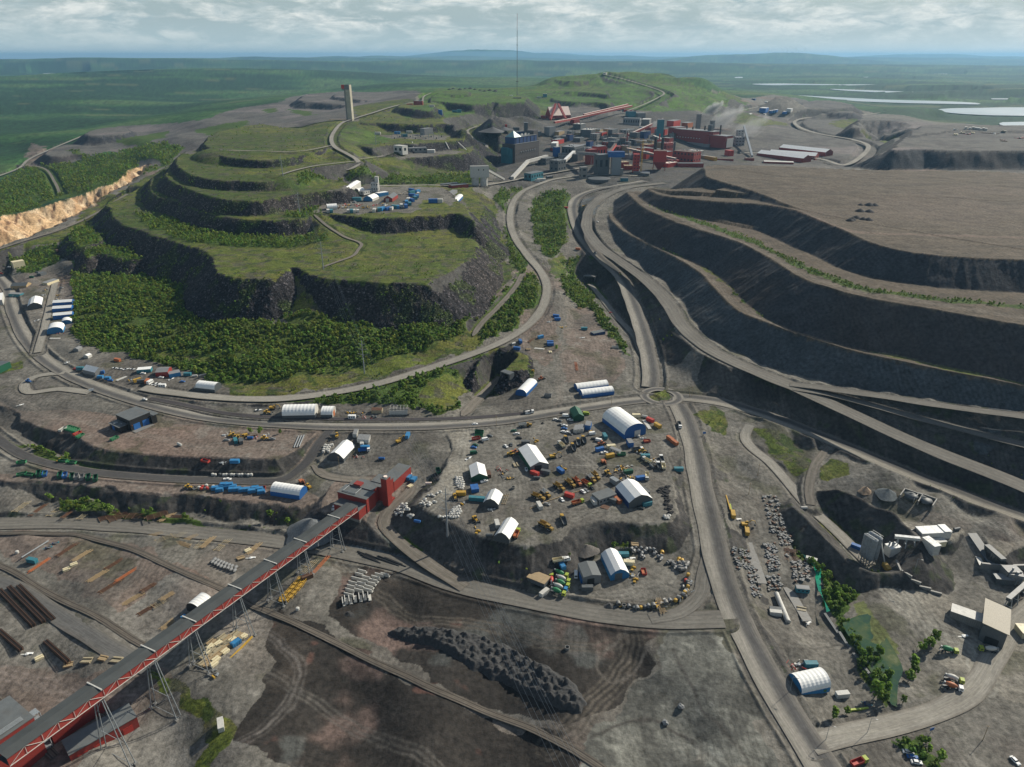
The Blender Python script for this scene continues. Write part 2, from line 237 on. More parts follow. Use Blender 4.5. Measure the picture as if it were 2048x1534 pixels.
PLATS=[
 (34,1,1,.75,.4,[(140,470),(165,452),(196,468),(205,480),(170,492),(150,488)]),
 (30,1,1,.75,.4,[(168,500),(190,488),(232,494),(266,503),(300,512),(262,520),(200,506),(176,512)]),
 (50,1,1,.9,.6,[(215,405),(220,420),(238,444),(262,455),(300,468),(349,484),(405,499),(424,512),(428,530),(432,544),(470,555),(519,558),(556,556),(582,536),(620,549),(650,556),(700,561),(760,566),(820,567),(873,566),(905,550),(930,528),(950,505),(952,488),(940,470),(950,455),(965,440),(962,405),(900,380),(700,350),(400,320),(345,328),(300,352),(255,374),(225,392)]),
 (66,1,1,1.0,.6,[(303,358),(298,372),(303,387),(325,396),(349,403),(417,428),(470,437),(519,441),(560,441),(602,438),(632,430),(660,428),(700,433),(760,437),(800,435),(870,430),(917,428),(935,437),(945,445),(950,436),(930,412),(902,392),(895,380),(860,372),(700,360),(500,340),(350,335),(318,347)]),
 (82,1,1,1.0,.5,[(330,350),(345,364),(391,383),(443,398),(480,401),(519,402),(578,392),(640,383),(690,379),(700,374),(690,364),(650,352),(640,345),(500,330),(400,315),(350,328)]),
 (93,1,1,1.0,.5,[(352,326),(362,338),(385,350),(417,358),(469,362),(519,364),(552,360),(600,345),(641,333),(688,327),(700,322),(690,312),(600,300),(450,290),(380,300),(356,314)]),
 (104,1,1,1.0,.4,[(411,284),(418,297),(443,311),(477,317),(519,320),(565,318),(600,311),(630,304),(652,296),(668,285),(676,262),(684,250),(640,243),(520,248),(450,260),(420,272)]),
 (85,1,1,.75,.3,[(716,326),(742,321),(780,317),(830,315),(880,312),(920,309),(938,306),(945,296),(930,280),(850,270),(740,290),(720,305)]),
 (99,1,1,.75,.3,[(690,288),(720,291),(768,298),(800,292),(840,287),(880,284),(925,279),(932,270),(928,255),(850,250),(720,262),(690,275)]),
 (115,1,1,.75,.3,[(722,243),(760,245),(800,248),(850,249),(896,247),(915,253),(925,258),(955,246),(1000,228),(1000,205),(900,195),(750,215)]),
 (131,1,1,.6,.2,[(798,213),(812,216),(835,219),(858,222),(866,216),(855,206),(845,200),(810,204)]),
 (133,1,1,.8,.2,[(862,199),(900,205),(930,208),(960,209),(985,204),(1010,208),(1040,208),(1052,201),(1045,191),(990,186),(900,185)]),
 (140,1,1,.8,.2,[(862,186),(885,189),(920,190),(938,188),(930,181),(890,180)]),
 (112.5,7,1,.9,.2,[(1100,196),(1118,201),(1150,204),(1180,204),(1205,205),(1218,209),(1222,204),(1200,197),(1150,193),(1110,193)]),
 (127,7,1,.9,.2,[(1067,175),(1075,180),(1110,183),(1160,184),(1200,187),(1214,189),(1210,183),(1150,178),(1090,172)]),
 (155.5,7,1,.9,.2,[(1112,158),(1118,161),(1150,162),(1195,159),(1190,155),(1140,155)]),
 (37,2,5,.74,.5,[(1213,420,36),(1217,428,36),(1222,440,36),(1240,458,36),(1278,480,36),(1340,510,37),(1399,546,37),(1429,579,37),(1473,621,37),(1532,645,37),(1590,668,37),(1635,682,37),(1708,703,37),(1855,736,37),(2048,773,37),(2350,830,37),(2600,700,37),(2500,500,37),(1500,480,37),(1350,440,37),(1262,412,37)]),
 (67,2,2,.74,.5,[(1256,384,55),(1264,396,57),(1285,414,59),(1340,440,61),(1414,465,62),(1473,484,63),(1532,513,65),(1590,550,66),(1664,579,67),(1760,601,67),(1855,616,67),(2048,651,67),(2350,690,67),(2600,600,67),(2500,450,67),(1600,440,65),(1400,405,62),(1310,387,58)]),
 (88,2,2,.74,.5,[(1296,378,66),(1318,390,70),(1363,397,76),(1429,403,80),(1532,410,85),(1590,421,88),(1635,440,88),(1679,458,88),(1745,487,88),(1826,506,88),(1929,515,88),(2048,521,88),(2350,540,88),(2600,480,88),(2500,400,88),(1600,380,88),(1480,374,84),(1400,376,79),(1340,379,72)]),
 (90,2,2,.74,.5,[(1414,332,92),(1411,344,91),(1415,354,91),(1451,366,91),(1488,377,90.5),(1532,392,89.5),(1560,404,88.6),(1600,418,88),(1700,440,88),(2048,500,88),(2350,540,88),(2600,480,88),(2500,390,88),(2048,347,88),(1750,341,89),(1600,335,90),(1500,331,92)]),
 (69,6,2,.72,.9,[(1738,306),(1770,309),(1800,309),(1850,310),(1900,311),(2048,309),(2400,318),(2500,290),(2048,272),(1800,275),(1750,295)]),
 (80,6,2,.72,.7,[(1782,298),(1800,300),(1850,298),(1900,301),(2000,301),(2200,303),(2400,300),(2400,262),(2048,262),(1900,262),(1830,268),(1800,284)]),
 (72,6,2,.72,.5,[(1712,246),(1700,256),(1740,254),(1790,257),(1850,256),(1870,249),(1800,240),(1730,239)]),
 (84,6,2,.7,.5,[(1846,252),(1820,270),(1850,268),(1900,262),(2000,262),(2048,262),(2300,270),(2300,255),(2000,250),(1900,249)]),
 (72,6,2,.6,.5,[(1620,202),(1600,214),(1650,222),(1700,226),(1712,220),(1690,205),(1650,200)]),
 (58,6,2,.6,.5,[(1552,194),(1560,204),(1590,212),(1620,208),(1600,196)]),
 (62,6,2,.6,.4,[(965,256),(975,262),(1005,262),(1015,254),(1000,249),(975,249)]),
 (108,6,2,.7,.3,[(598,202),(640,206),(690,210),(740,214),(800,210),(830,196),(800,186),(700,183),(640,186),(612,190)]),
 (118,6,2,.7,.3,[(668,192),(700,197),(740,201),(790,204),(830,199),(836,188),(760,186),(690,184)]),
 (52,6,2,.7,.2,[(176,268),(190,272),(230,270),(255,266),(250,256),(210,255),(185,260)]),
 (30,6,2,.7,.3,[(90,306),(110,312),(150,308),(185,306),(200,300),(170,290),(120,290)]),
 (0,0,3,.7,.4,[(778,1042),(800,1056),(850,1080),(900,1092),(960,1092),(1010,1100),(1070,1092),(1120,1074),(1160,1050),(1200,1040),(1250,1042),(1340,1044),(1350,1010),(1352,930),(1385,880),(1375,840),(1330,816),(1240,810),(915,855),(905,885),(890,930),(862,975),(812,1015)]),
 (0,5,3,.7,.4,[(-150,800),(0,812),(40,832),(62,848),(110,862),(150,872),(185,893),(215,905),(260,915),(300,917),(340,922),(420,924),(480,930),(560,926),(592,915),(625,880),(645,856),(400,838),(280,810),(180,782),(60,760),(-100,700)]),
 (-8,5,3,.7,.4,[(-120,905),(0,962),(50,962),(130,965),(205,972),(240,980),(330,988),(420,992),(500,1000),(560,1008),(600,1014),(640,995),(655,975),(650,950),(615,925),(420,940),(200,925),(60,900),(-100,850)]),
 (-7,5,3,.7,.4,[(632,905),(650,925),(690,948),(725,950),(760,945),(830,940),(850,905),(860,880),(820,868),(700,862),(650,862)]),
 (-6,5,2,.7,.4,[(640,1010),(650,985),(672,962),(760,950),(840,940),(830,975),(790,1012),(765,1040),(735,1048),(700,1040),(660,1035)]),
 (9,1,1,.7,.2,[(962,735),(985,738),(1040,742),(1055,728),(1050,708),(1000,700),(965,715)]),
 (-10,8,3,1.15,.6,[(1648,990),(1700,1020),(1760,1050),(1830,1085),(1900,1080),(1950,1060),(1990,1105),(2048,1125),(2250,1200),(2250,1130),(2048,1060),(1920,1010),(1820,978),(1700,950),(1662,955)]),
 (7,1,3,.75,.5,[(1650,985),(1680,975),(1760,1010),(1790,1040),(1740,1035),(1690,1010)]),
]
for (zt,top,face,slope,gul,V) in PLATS:
 vz=len(V[0])>2;W=smooth_line([P(*q) if vz else P(*q,zt) for q in V],8,True);WZ=np.array([q[2] for q in W]+[W[0][2]]);WL=np.r_[0,np.cumsum([np.linalg.norm((W[(i+1) % len(W)]-W[i])[:2]) for i in range(len(W))])];W=[q[:2] for q in W]
 pad=max(30,min(500,(zt+30)/slope*1.2))
 wi=window(W,pad)
 if wi is None: continue
 X=GX[wi];Y=GY[wi]
 sc_=max(6.0,np.mean([q[1] for q in W])*.012)
 wx=(fbm(X/(sc_*2),Y/(sc_*2),3,31)-.5)*sc_*1.1;wy=(fbm(X/(sc_*2)+40,Y/(sc_*2),3,37)-.5)*sc_*1.1
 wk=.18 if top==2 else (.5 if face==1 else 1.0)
 D,T=sdf_poly(W,X+wx*wk,Y+wy*wk)
 out=np.maximum(D,0)
 if vz: zt=np.interp(T,WL,WZ)
 gl=(fbm(T/(4.5 if top==2 else 9.0),out/60.0,3,5)-.5)*2*gul*1.6+(fbm(T/30.0,out/90.0,2,9)-.5)*2*gul*2.2
 z=zt-out*slope+gl*sst(0,8,out)
 z=z-1.0*np.exp(-(out/2.5))*(D>0)*.3
 z=np.where(D<=0,zt+(fbm(X/25,Y/25,3,77)-.5)*(1.2 if top in (1,2,6,7) else .3)+(np.exp(-(D/3.0)**2)*.8 if top in (2,) else 0),z)
 cur=GZ[wi];m=z>cur
 GZ[wi]=np.where(m,z,cur)
 ed=1.0+(fbm(X/5,Y/5,3,88)-.55)*(14 if face==1 else 5)*min(1,sc_/8)
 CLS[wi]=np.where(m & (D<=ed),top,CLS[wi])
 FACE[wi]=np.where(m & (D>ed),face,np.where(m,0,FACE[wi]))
 if face==1 and top==1: CLS[wi]=np.where(m,1,CLS[wi])
 if top==7: CLS[wi]=np.where(m,7,CLS[wi])
def pit(V,z0,floor,slope,tag):
 W=smooth_line([P(a,b,z0)[:2] for a,b in V],8,True);wi=window(W,10)
 X=GX[wi];Y=GY[wi]
 D,T=sdf_poly(W,X+(fbm(X/22,Y/22,4,3)-.5)*34,Y+(fbm(X/22,Y/22+9,4,5)-.5)*34)
 di=np.maximum(-D,0);z=np.maximum(floor,GZ[wi]-di*slope-(fbm(T/14,di/50,4,8)-.5)*14*sst(0,6,di))
 GZ[wi]=np.where(D<0,np.minimum(z,GZ[wi]),GZ[wi]);FACE[wi]=np.where(D<0,tag,FACE[wi])
pit([(-120,470),(-20,452),(20,432),(90,410),(150,392),(215,378),(262,358),(300,346),(300,366),(266,386),(220,414),(172,440),(104,469),(0,501),(-120,530)],17,-85,.95,4)
pit([(1700,262),(1740,258),(1800,262),(1815,272),(1790,282),(1730,280)],47,35,.5,0)
ROADPTS={}
rd_mask=np.full((NR,NC),1e9,np.float32)
for (name,width,pts,style,slope) in ROADS:
 Wp=[P(a,b,z) for a,b,z in pts]
 Wp=smooth_line(Wp,5)
 ROADPTS[name]=(Wp,width,style)
 zs=np.array([q[2] for q in Wp]);seg=np.r_[0,np.cumsum([np.linalg.norm((Wp[i+1]-Wp[i])[:2]) for i in range(len(Wp)-1)])]
 wi=window(Wp,60+width)
 if wi is None: continue
 X=GX[wi];Y=GY[wi]
 D,T=sdf_poly([q[:2] for q in Wp],X,Y,closed=False)
 zr=np.interp(T,seg,zs)
 cell=np.maximum(1.0,np.mean([q[1] for q in Wp])**2/180000)
 e=np.maximum(D-width/2-1.0-cell*.6,0)
 nz=(fbm(X/9,Y/9,3,21)-.5)*1.2*sst(0,6,e)
 lo_=zr-e*slope-.22*(e<=0)*cell+nz;hi_=zr+e*max(slope,.7)-.22*(e<=0)*cell+nz
 if style in ('dirt','darklane','pale') : e_b=np.where(e>0,e+60,e)
 else: e_b=e
 inf=e<55
 cur=GZ[wi]
 new=np.clip(cur,lo_,hi_)
 ch=inf & (np.abs(new-cur)>.8) & (e>0)
 GZ[wi]=np.where(inf,new,cur)
 rd_mask[wi]=np.where(e_b>50,np.minimum(rd_mask[wi],np.where(e>4.5,e,np.where(rd_mask[wi]<4.5,rd_mask[wi],e+4.5) if style != 'haul' else e)),np.minimum(rd_mask[wi],e))
 FACE[wi]=np.where((e<=0),0,np.where(ch & (FACE[wi]==0),3,FACE[wi]))
rough=sst(0,5,rd_mask)
GZ+=.9*np.exp(-((rd_mask-1.9)/.9)**2)*(fd<1300)*(.6+.8*fbm(GX/7,GY/7,2,61))*(GY>150)
GZ+=rough*((fbm(GX/6,GY/6,3,41)-.5)*.5*(fd<1500))
GZ+=rough*np.where(FACE==1,(fbm(GX/3.2,GY/3.2,3,51)-.5)*3.0,0)*(fd<2500)
GZ+=rough*np.where(FACE>1,(fbm(GX/7,GY/7,3,53)-.5)*1.0,0)*(fd<2500)
def zat(x,y):
 x=np.asarray(x,float);y=np.asarray(y,float)
 fi=np.interp(y,YS,np.arange(NR));i=np.clip(fi.astype(int),0,NR-2);fy=fi-i
 fj=(x/_wid(y)-SS[0])/(SS[1]-SS[0]);j=np.clip(fj.astype(int),0,NC-2);fx=np.clip(fj-j,0,1)
 return (GZ[i,j]*(1-fx)+GZ[i,j+1]*fx)*(1-fy)+(GZ[i+1,j]*(1-fx)+GZ[i+1,j+1]*fx)*fy
_tt=np.exp(np.linspace(math.log(150),math.log(60000),2600))
def G(px,py):
 """the point of the ground seen at a photo pixel"""
 d=ray(px,py);k=_tt
 x=d[0]*k;y=d[1]*k;z=CAM_H+d[2]*k
 ok=y>112
 h=z-zat(x,y);idx=np.where(ok & (h<0))[0]
 if len(idx)==0: return P(px,py,0) if d[2]<-1e-3 else np.array([d[0]*3e4,d[1]*3e4,0])
 i=idx[0];a,b=(k[i-1] if i else k[0]),k[i]
 for _ in range(14):
  m=(a+b)/2
  if CAM_H+d[2]*m-zat(d[0]*m,d[1]*m)<0: b=m
  else: a=m
 return np.array([d[0]*b,d[1]*b,float(zat(d[0]*b,d[1]*b))])
# ================================================================ lakes
LAKES=[
 (0,[(1482,187),(1500,186),(1560,189),(1620,192),(1700,196),(1760,199),(1830,201),(1900,203),(1953,206),(1956,209),(1900,208),(1800,206),(1700,202),(1620,197),(1550,192),(1490,190)]),
 (0,[(1504,168),(1560,167),(1620,168),(1680,169),(1678,170.5),(1600,170),(1540,170.5)]),
 (0,[(1686,169),(1740,169),(1784,169),(1780,171),(1720,171.5),(1690,170.5)]),
 (0,[(1660,178),(1720,180),(1800,183),(1888,186),(1880,187.5),(1800,186),(1700,182)]),
 (0,[(1874,220),(1900,217),(1960,216),(2048,215),(2400,218),(2400,236),(2048,232),(1960,230),(1900,226)]),
 (0,[(1998,247),(2048,244),(2300,246),(2300,262),(2048,256)]),
 (0,[(1716,155),(1735,154),(1734,156),(1718,156)]),(0,[(1755,156),(1825,159),(1823,160.5),(1770,158.5)]),
 (0,[(1984,197),(2016,197),(2014,199),(1986,199)]),(0,[(1840,147),(1890,147.5),(1888,149),(1845,148.5)]),
 (0,[(1470,154.5),(1484,154),(1484,156),(1472,156)]),(0,[(1950,171),(1968,171),(1966,173),(1952,173)]),
 (0,[(-40,161),(20,161),(70,161.5),(88,163),(60,165),(20,169),(-40,170)]),(0,[(86,147),(110,146),(135,147),(130,149.5),(100,149)]),
 (0,[(205,168),(230,167.5),(228,169.5),(208,169.5)]),(0,[(690,140),(705,139.5),(703,141.5),(692,141.5)]),(0,[(980,157),(1000,155),(998,159),(982,159)]),
]
LAKEW=[]
for z0,V in LAKES:
 W=smooth_line([P(a,b,z0)[:2] for a,b in V],60,True);wi=window(W,300)
 if wi is None: continue
 X=GX[wi];Y=GY[wi];D,T=sdf_poly(W,X,Y)
 GZ[wi]=np.where(D<0,z0-4,np.minimum(GZ[wi],z0-2+np.maximum(D,0)*.03+np.maximum(D-250,0)))
 LAKEW.append((W,z0))
# ================================================================ what covers the ground
MINE=[(-500,1750),(-500,620),(-120,545),(0,508),(60,492),(150,452),(280,376),(345,330),(420,288),(560,262),(690,243),(850,240),(960,255),(1000,245),(1100,236),(1350,226),(1480,215),(1545,200),(1640,205),(1700,222),(1780,232),(1900,243),(2048,252),(2600,262),(2900,1750)]
gm=(CLS==0) & (FACE==0)
def world(V,zz=None): return [G(a,b)[:2] for a,b in V]
def paint(V,cls,soft=6.0,only=None,W=None,keep_face=True):
 W=W or world(V);wi=window(W,20)
 if wi is None: return
 X=GX[wi];Y=GY[wi]
 s=max(soft,np.mean([q[1] for q in W])*.008)
 D,T=sdf_poly(W,X+(fbm(X/s/2,Y/s/2,3,91)-.5)*s*2.2,Y+(fbm(X/s/2+9,Y/s/2,3,92)-.5)*s*2.2)
 m=D<0
 if keep_face: m &= (FACE[wi]==0)
 if only is not None: m &= np.isin(CLS[wi],only)
 CLS[wi]=np.where(m,cls,CLS[wi])
 if not keep_face: FACE[wi]=np.where(m,0,FACE[wi])
Wm=[P(a,b,0)[:2] if b>300 else P(a,b,40)[:2] for a,b in MINE]
D,T=sdf_poly(Wm,GX,GY)
CLS=np.where((D>0) & (CLS==0) & (FACE==0),3,CLS)
HILL=[(190,400),(225,392),(300,350),(345,326),(411,283),(450,258),(520,246),(684,243),(720,243),(960,240),(1000,228),(1060,226),(1055,250),(960,262),(985,300),(1000,335),(960,350),(940,365),(960,385),(985,400),(1005,470),(1030,560),(900,640),(600,640),(370,600),(140,520),(140,470)]
PAINT=[
 (1,HILL),
 (9,[(268,424),(330,434),(420,458),(520,468),(640,466),(668,478),(600,494),(480,494),(380,484),(300,456)]),(9,[(135,455),(170,440),(205,475),(245,470),(272,505),(230,530),(180,530),(140,520)]),(9,[(590,352),(640,344),(650,360),(600,372)]),(9,[(650,398),(690,405),(650,425),(600,436),(560,434)]),
 (10,[(1158,400),(1190,392),(1196,408),(1182,450),(1168,470),(1156,440)]),
 (0,[(632,424),(650,390),(690,372),(760,368),(860,374),(920,392),(935,410),(905,412),(870,400),(850,398),(830,425),(700,428)]),
 (0,[(752,296),(800,300),(900,300),(930,304),(880,312),(800,316),(755,312)]),
 (0,[(745,268),(830,268),(900,270),(890,280),(760,276)]),
 (6,[(100,300),(178,264),(240,252),(330,247),(400,241),(478,216),(560,204),(612,188),(700,180),(835,184),(835,200),(800,212),(745,225),(700,240),(560,256),(450,258),(415,275),(370,310),(345,325),(300,345),(270,335),(330,315),(300,300),(215,303),(180,315),(130,330),(95,325)]),
 (9,[(220,285),(250,275),(300,268),(335,262),(330,275),(300,282),(345,290),(368,295),(350,308),(300,312),(260,305),(235,300),(280,290),(240,288)]),
 (9,[(50,330),(100,322),(120,328),(180,320),(250,305),(300,315),(280,330),(320,330),(290,350),(230,370),(150,390),(80,410),(20,435),(-60,460),(-60,380),(0,370)]),
 (9,[(130,300),(200,312),(300,302),(360,300),(340,330),(300,345),(240,335),(180,325)]),(9,[(380,262),(440,250),(500,240),(470,258),(420,272)]),
 (6,[(275,322),(310,315),(330,330),(300,338),(280,335)]),
 (5,[(60,285),(105,300),(90,320),(50,335)]),
 (9,[(525,218),(555,216),(556,224),(530,226)]),(9,[(570,218),(620,222),(635,230),(600,230)]),
 (9,[(-60,520),(40,500),(110,490),(125,520),(60,545),(0,545),(-60,560)]),
 (9,[(150,505),(180,520),(255,512),(330,512),(370,540),(365,580),(375,612),(440,640),(520,640),(590,645),(700,660),(860,662),(940,650),(1005,605),(1030,560),(1060,548),(1085,570),(1078,610),(1045,650),(950,695),(850,730),(700,765),(560,792),(470,780),(420,760),(330,730),(250,705),(200,700),(155,690),(142,660),(148,600),(140,560)]),
 (9,[(560,625),(640,630),(760,640),(900,632),(1000,590),(1035,560),(1060,555),(1000,625),(940,655),(860,665),(700,664),(590,650)]),
 (1,[(430,765),(560,760),(700,740),(850,700),(950,660),(975,670),(950,695),(850,730),(700,770),(560,793),(470,788)]),
 (1,[(290,700),(350,708),(400,715),(440,725),(400,728),(320,712)]),
 (9,[(520,800),(600,795),(720,782),(830,752),(940,716),(975,705),(965,720),(975,735),(955,760),(925,790),(905,820),(880,828),(820,810),(700,812),(640,808),(560,806)]),
 (1,[(850,770),(920,740),(960,745),(930,785),(895,818),(860,815),(840,795)]),
 (9,[(1085,385),(1130,380),(1142,400),(1140,440),(1135,480),(1110,520),(1085,510),(1070,470),(1060,430),(1068,400)]),
 (1,[(1095,520),(1130,505),(1135,540),(1115,560),(1100,540)]),
 (9,[(1125,520),(1180,510),(1215,545),(1250,590),(1250,610),(1225,600),(1190,590),(1185,600),(1215,640),(1250,690),(1262,715),(1240,700),(1200,650),(1150,610),(1125,575)]),
 (9,[(1012,440),(1022,480),(1055,520),(1045,560),(1030,540),(1015,500)]),
 (9,[(690,345),(760,345),(860,352),(960,345),(958,366),(880,370),(760,368),(680,366)]),
 (9,[(990,390),(1040,372),(1050,380),(1020,400),(1012,430),(990,410)]),
 (7,[(735,262),(760,270),(780,280),(760,290),(700,285),(672,270),(700,250)]),
 (1,[(940,262),(985,300),(1000,330),(960,345),(930,300),(920,270)]),
 (7,[(780,235),(860,235),(960,240),(1000,235),(1060,226),(1100,220),(1110,205),(1080,190),(1060,180),(900,172),(840,190),(850,210)]),
 (1,[(700,215),(820,198),(835,205),(800,240),(720,243)]),
 (1,[(1055,205),(1080,215),(1130,218),(1120,232),(1050,236),(960,240),(960,225),(1040,232)]),
 (7,[(1060,190),(1100,205),(1180,212),(1240,215),(1290,220),(1350,228),(1430,222),(1500,212),(1540,205),(1480,195),(1400,175),(1330,155),(1260,142),(1200,140),(1130,144),(1100,160),(1065,172)]),
 (6,[(1105,212),(1160,208),(1210,212),(1280,220),(1290,226),(1200,232),(1130,232),(1150,222)]),
 (10,[(700,1070),(735,1060),(800,1080),(850,1120),(780,1120),(740,1110),(705,1095)]),
 (4,[(680,1140),(770,1135),(900,1180),(1000,1200),(1150,1225),(1260,1245),(1330,1245),(1300,1290),(1300,1340),(1240,1400),(1180,1430),(1140,1460),(1050,1440),(900,1380),(780,1310),(660,1230)]),
 (4,[(560,1215),(720,1310),(900,1400),(1100,1480),(1200,1560),(600,1560),(440,1480),(520,1400),(540,1300)]),
 (11,[(1330,1275),(1380,1255),(1440,1262),(1470,1330),(1510,1420),(1570,1540),(1180,1560),(1160,1500),(1200,1450),(1260,1390),(1310,1340)]),
 (5,[(-100,1065),(150,1062),(300,1095),(470,1200),(330,1300),(200,1200),(0,1100),(-100,1090)]),
 (0,[(-100,1110),(0,1140),(150,1230),(300,1330),(150,1350),(0,1290),(-100,1280)]),
 (5,[(-100,1330),(60,1330),(200,1340),(330,1330),(380,1420),(370,1560),(-100,1560)]),
 (5,[(1140,615),(1180,615),(1230,690),(1255,740),(1230,770),(1130,765),(1125,700)]),
 (5,[(1045,620),(1110,610),(1120,700),(1090,735),(1040,690)]),
 (8,[(880,830),(905,900),(880,960),(840,1000),(900,1000),(930,960),(950,880),(1000,850),(940,860)]),
 (8,[(1700,1100),(1760,1100),(1850,1180),(1960,1230),(2100,1220),(2100,1420),(2000,1400),(1900,1340),(1860,1280),(1800,1220),(1740,1160)]),
 (12,[(1695,1240),(1720,1205),(1760,1240),(1790,1290),(1770,1320),(1740,1300)]),
 (9,[(1570,1050),(1640,1100),(1670,1150),(1720,1190),(1690,1230),(1720,1290),(1780,1320),(1800,1370),(1760,1420),(1720,1340),(1660,1240),(1640,1160),(1590,1090)]),
 (1,[(1390,825),(1425,815),(1455,830),(1450,870),(1420,860)]),
 (1,[(1505,860),(1530,856),(1600,895),(1622,935),(1595,952),(1540,908)]),(1,[(1640,935),(1660,918),(1705,930),(1690,952),(1645,962)]),
 (9,[(0,870),(60,900),(150,910),(215,935),(200,942),(100,925),(0,885)]),
 (9,[(90,985),(200,1000),(330,1030),(420,1045),(560,1060),(400,1052),(250,1040),(130,1020)]),
 (9,[(780,1062),(850,1085),(900,1110),(960,1120),(1000,1170),(930,1150),(860,1110),(790,1085)]),
 (9,[(1190,1085),(1250,1080),(1262,1100),(1200,1105)]),
 (9,[(1292,411),(1400,448),(1500,485),(1575,524),(1630,551),(1740,587),(2048,618),(2300,636),(2300,630),(2048,611),(1740,579),(1632,541),(1575,513),(1500,476),(1400,441)]),
 (9,[(1322,490),(1370,510),(1380,520),(1330,500)]),
 (9,[(1460,578),(1530,635),(1610,665),(1600,655),(1540,625),(1470,568)]),
 (1,[(1400,535),(1460,575),(1470,568),(1420,535)]),
 (1,[(1610,665),(1700,690),(1800,715),(1920,745),(2048,765),(2300,800),(2300,780),(2048,752),(1900,725),(1800,705),(1700,672),(1610,655)]),
 (1,[(1298,792),(1310,783),(1335,783),(1348,792),(1335,802),(1310,802)]),
 (1,[(-60,520),(60,482),(110,467),(160,447),(205,424),(255,392),(300,362),(330,345),(345,350),(300,372),(225,410),(190,430),(140,468),(60,494),(-60,530)]),
 (1,[(0,730),(40,722),(50,735),(0,748)]),
 (1,[(280,1330),(340,1400),(400,1430),(410,1500),(380,1560),(400,1560),(450,1480),(440,1420),(370,1370)]),
 (14,[(218,1236),(355,1138),(420,1170),(470,1205),(400,1260),(330,1318),(270,1285)]),(14,[(470,1235),(520,1215),(545,1235),(500,1290),(440,1340),(400,1330)]),(14,[(120,1560),(200,1460),(300,1395),(350,1385),(378,1430),(385,1560)]),
 (9,[(1790,1480),(1830,1460),(1850,1500),(1900,1534),(1850,1550),(1800,1510)]),
 (13,[(1000,232),(1100,228),(1250,232),(1400,225),(1500,222),(1540,230),(1560,300),(1520,330),(1400,345),(1300,372),(1200,372),(1150,345),(1000,380),(985,340),(990,290),(960,262)]),
 (6,[(1540,225),(1700,228),(1780,236),(1850,245),(2048,265),(2300,275),(2300,360),(2048,345),(1720,335),(1500,330),(1480,290),(1450,250)]),
 (1,[(1680,240),(1720,236),(1710,248),(1670,252),(1650,248)]),
 (1,[(1700,258),(1790,270),(1800,278),(1740,275)]),
 (1,[(1460,232),(1540,240),(1590,252),(1520,252),(1470,245)]),
]
for cls,V in PAINT: paint(V,cls)
PALETTE={0: (.135,.127,.110),1: (.088,.108,.022),2: (.098,.080,.060),3: (.022,.060,.021),4: (.030,.027,.024),5: (.150,.121,.101),6: (.105,.100,.090),
           7: (.072,.130,.024),8: (.20,.185,.155),9: (.052,.084,.018),10: (.105,.118,.122),11: (.125,.125,.110),12: (.10,.115,.045),13: (.068,.066,.063),14: (.175,.165,.145)}
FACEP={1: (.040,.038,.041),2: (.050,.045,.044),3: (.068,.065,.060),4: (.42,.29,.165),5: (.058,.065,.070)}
A=np.zeros((NR,NC,3),np.float32);X,Y=GX,GY
for k,c in PALETTE.items(): A[CLS==k]=c
n1=fbm(X/40,Y/40,5,101);n2=fbm(X/9,Y/9,4,103);n3=fbm(X/160,Y/160,4,107);n4=fbm(X/700,Y/420,5,109)
def lerp(a,b,t): return a+(b-a)*t[...,None]
def tint(mask,target,t):
 m=mask;A[m]=A[m]+(np.array(target,np.float32)-A[m])*t[m][:,None]
g1=CLS==1
tint(g1,(.120,.118,.028),sst(.45,.7,n1)*.7);tint(g1,(.040,.068,.018),sst(.5,.68,n3)*.7);tint(g1,(.105,.088,.052),sst(.56,.74,n2)*.6)
strp=fbm(X/30+n1*2,Y/3.5,3,211);tint(g1,(.10,.085,.045),sst(.55,.72,strp)*.5)
g7=CLS==7;tint(g7,(.040,.078,.018),sst(.4,.7,n1)*.8);tint(g7,(.095,.110,.030),sst(.55,.75,n3)*.6)
g3=CLS==3;tint(g3,(.040,.095,.028),sst(.45,.62,n4)*.9);tint(g3,(.075,.110,.042),sst(.58,.68,n4)*.5);tint(g3,(.013,.036,.018),sst(.52,.4,n4)*.6)
A[g3] *= (0.35+1.3*fbm(X/14,Y/14,3,333))[g3][:,None]
bog=fbm(X/380,Y/160,4,311);tint(g3 & (fd>2500),(.12,.13,.062),sst(.68,.74,bog)*.55)
for k in (0,5,8,10,13,14):
 m=CLS==k
 tint(m,(.215,.205,.180) if k != 13 else (.13,.12,.115),sst(.60,.78,n2)*.45);tint(m,(.088,.080,.070),sst(.54,.36,n1)*.65);tint(m,(.172,.112,.086),sst(.52 if k==5 else .60,.75,n3)*(.5 if k != 8 else .15))
 tint(m,(.060,.062,.035),sst(.62,.74,fbm(X/22,Y/22,4,401))*.55)
m4=CLS==4
tint(m4,(.060,.050,.041),sst(.5,.7,n1)*.8);tint(m4,(.150,.108,.092),sst(.57,.72,fbm(X/34,Y/34,4,411))*.75);tint(m4,(.125,.068,.054),sst(.76,.86,fbm(X/14,Y/14,3,417))*.7)
tint(m4,(.085,.090,.085),sst(.60,.70,fbm(X/30+9,Y/30,4,431))*.6)
m11=CLS==11
tint(m11,(.26,.26,.225),sst(.56,.76,fbm(X/16,Y/16,4,421))*.7);tint(m11,(.055,.055,.050),sst(.50,.36,fbm(X/12,Y/12,4,423))*.7);tint(m11,(.15,.10,.07),sst(.70,.80,n1)*.6)
m2=CLS==2;tint(m2,(.070,.060,.047),sst(.5,.7,fbm(X/60,Y/14,4,441))*.6);tint(m2,(.125,.098,.080),sst(.6,.8,n3)*.4)
m6=CLS==6;tint(m6,(.070,.064,.062),sst(.5,.3,n1)*.8);tint(m6,(.18,.155,.15),sst(.6,.75,n3)*.6)
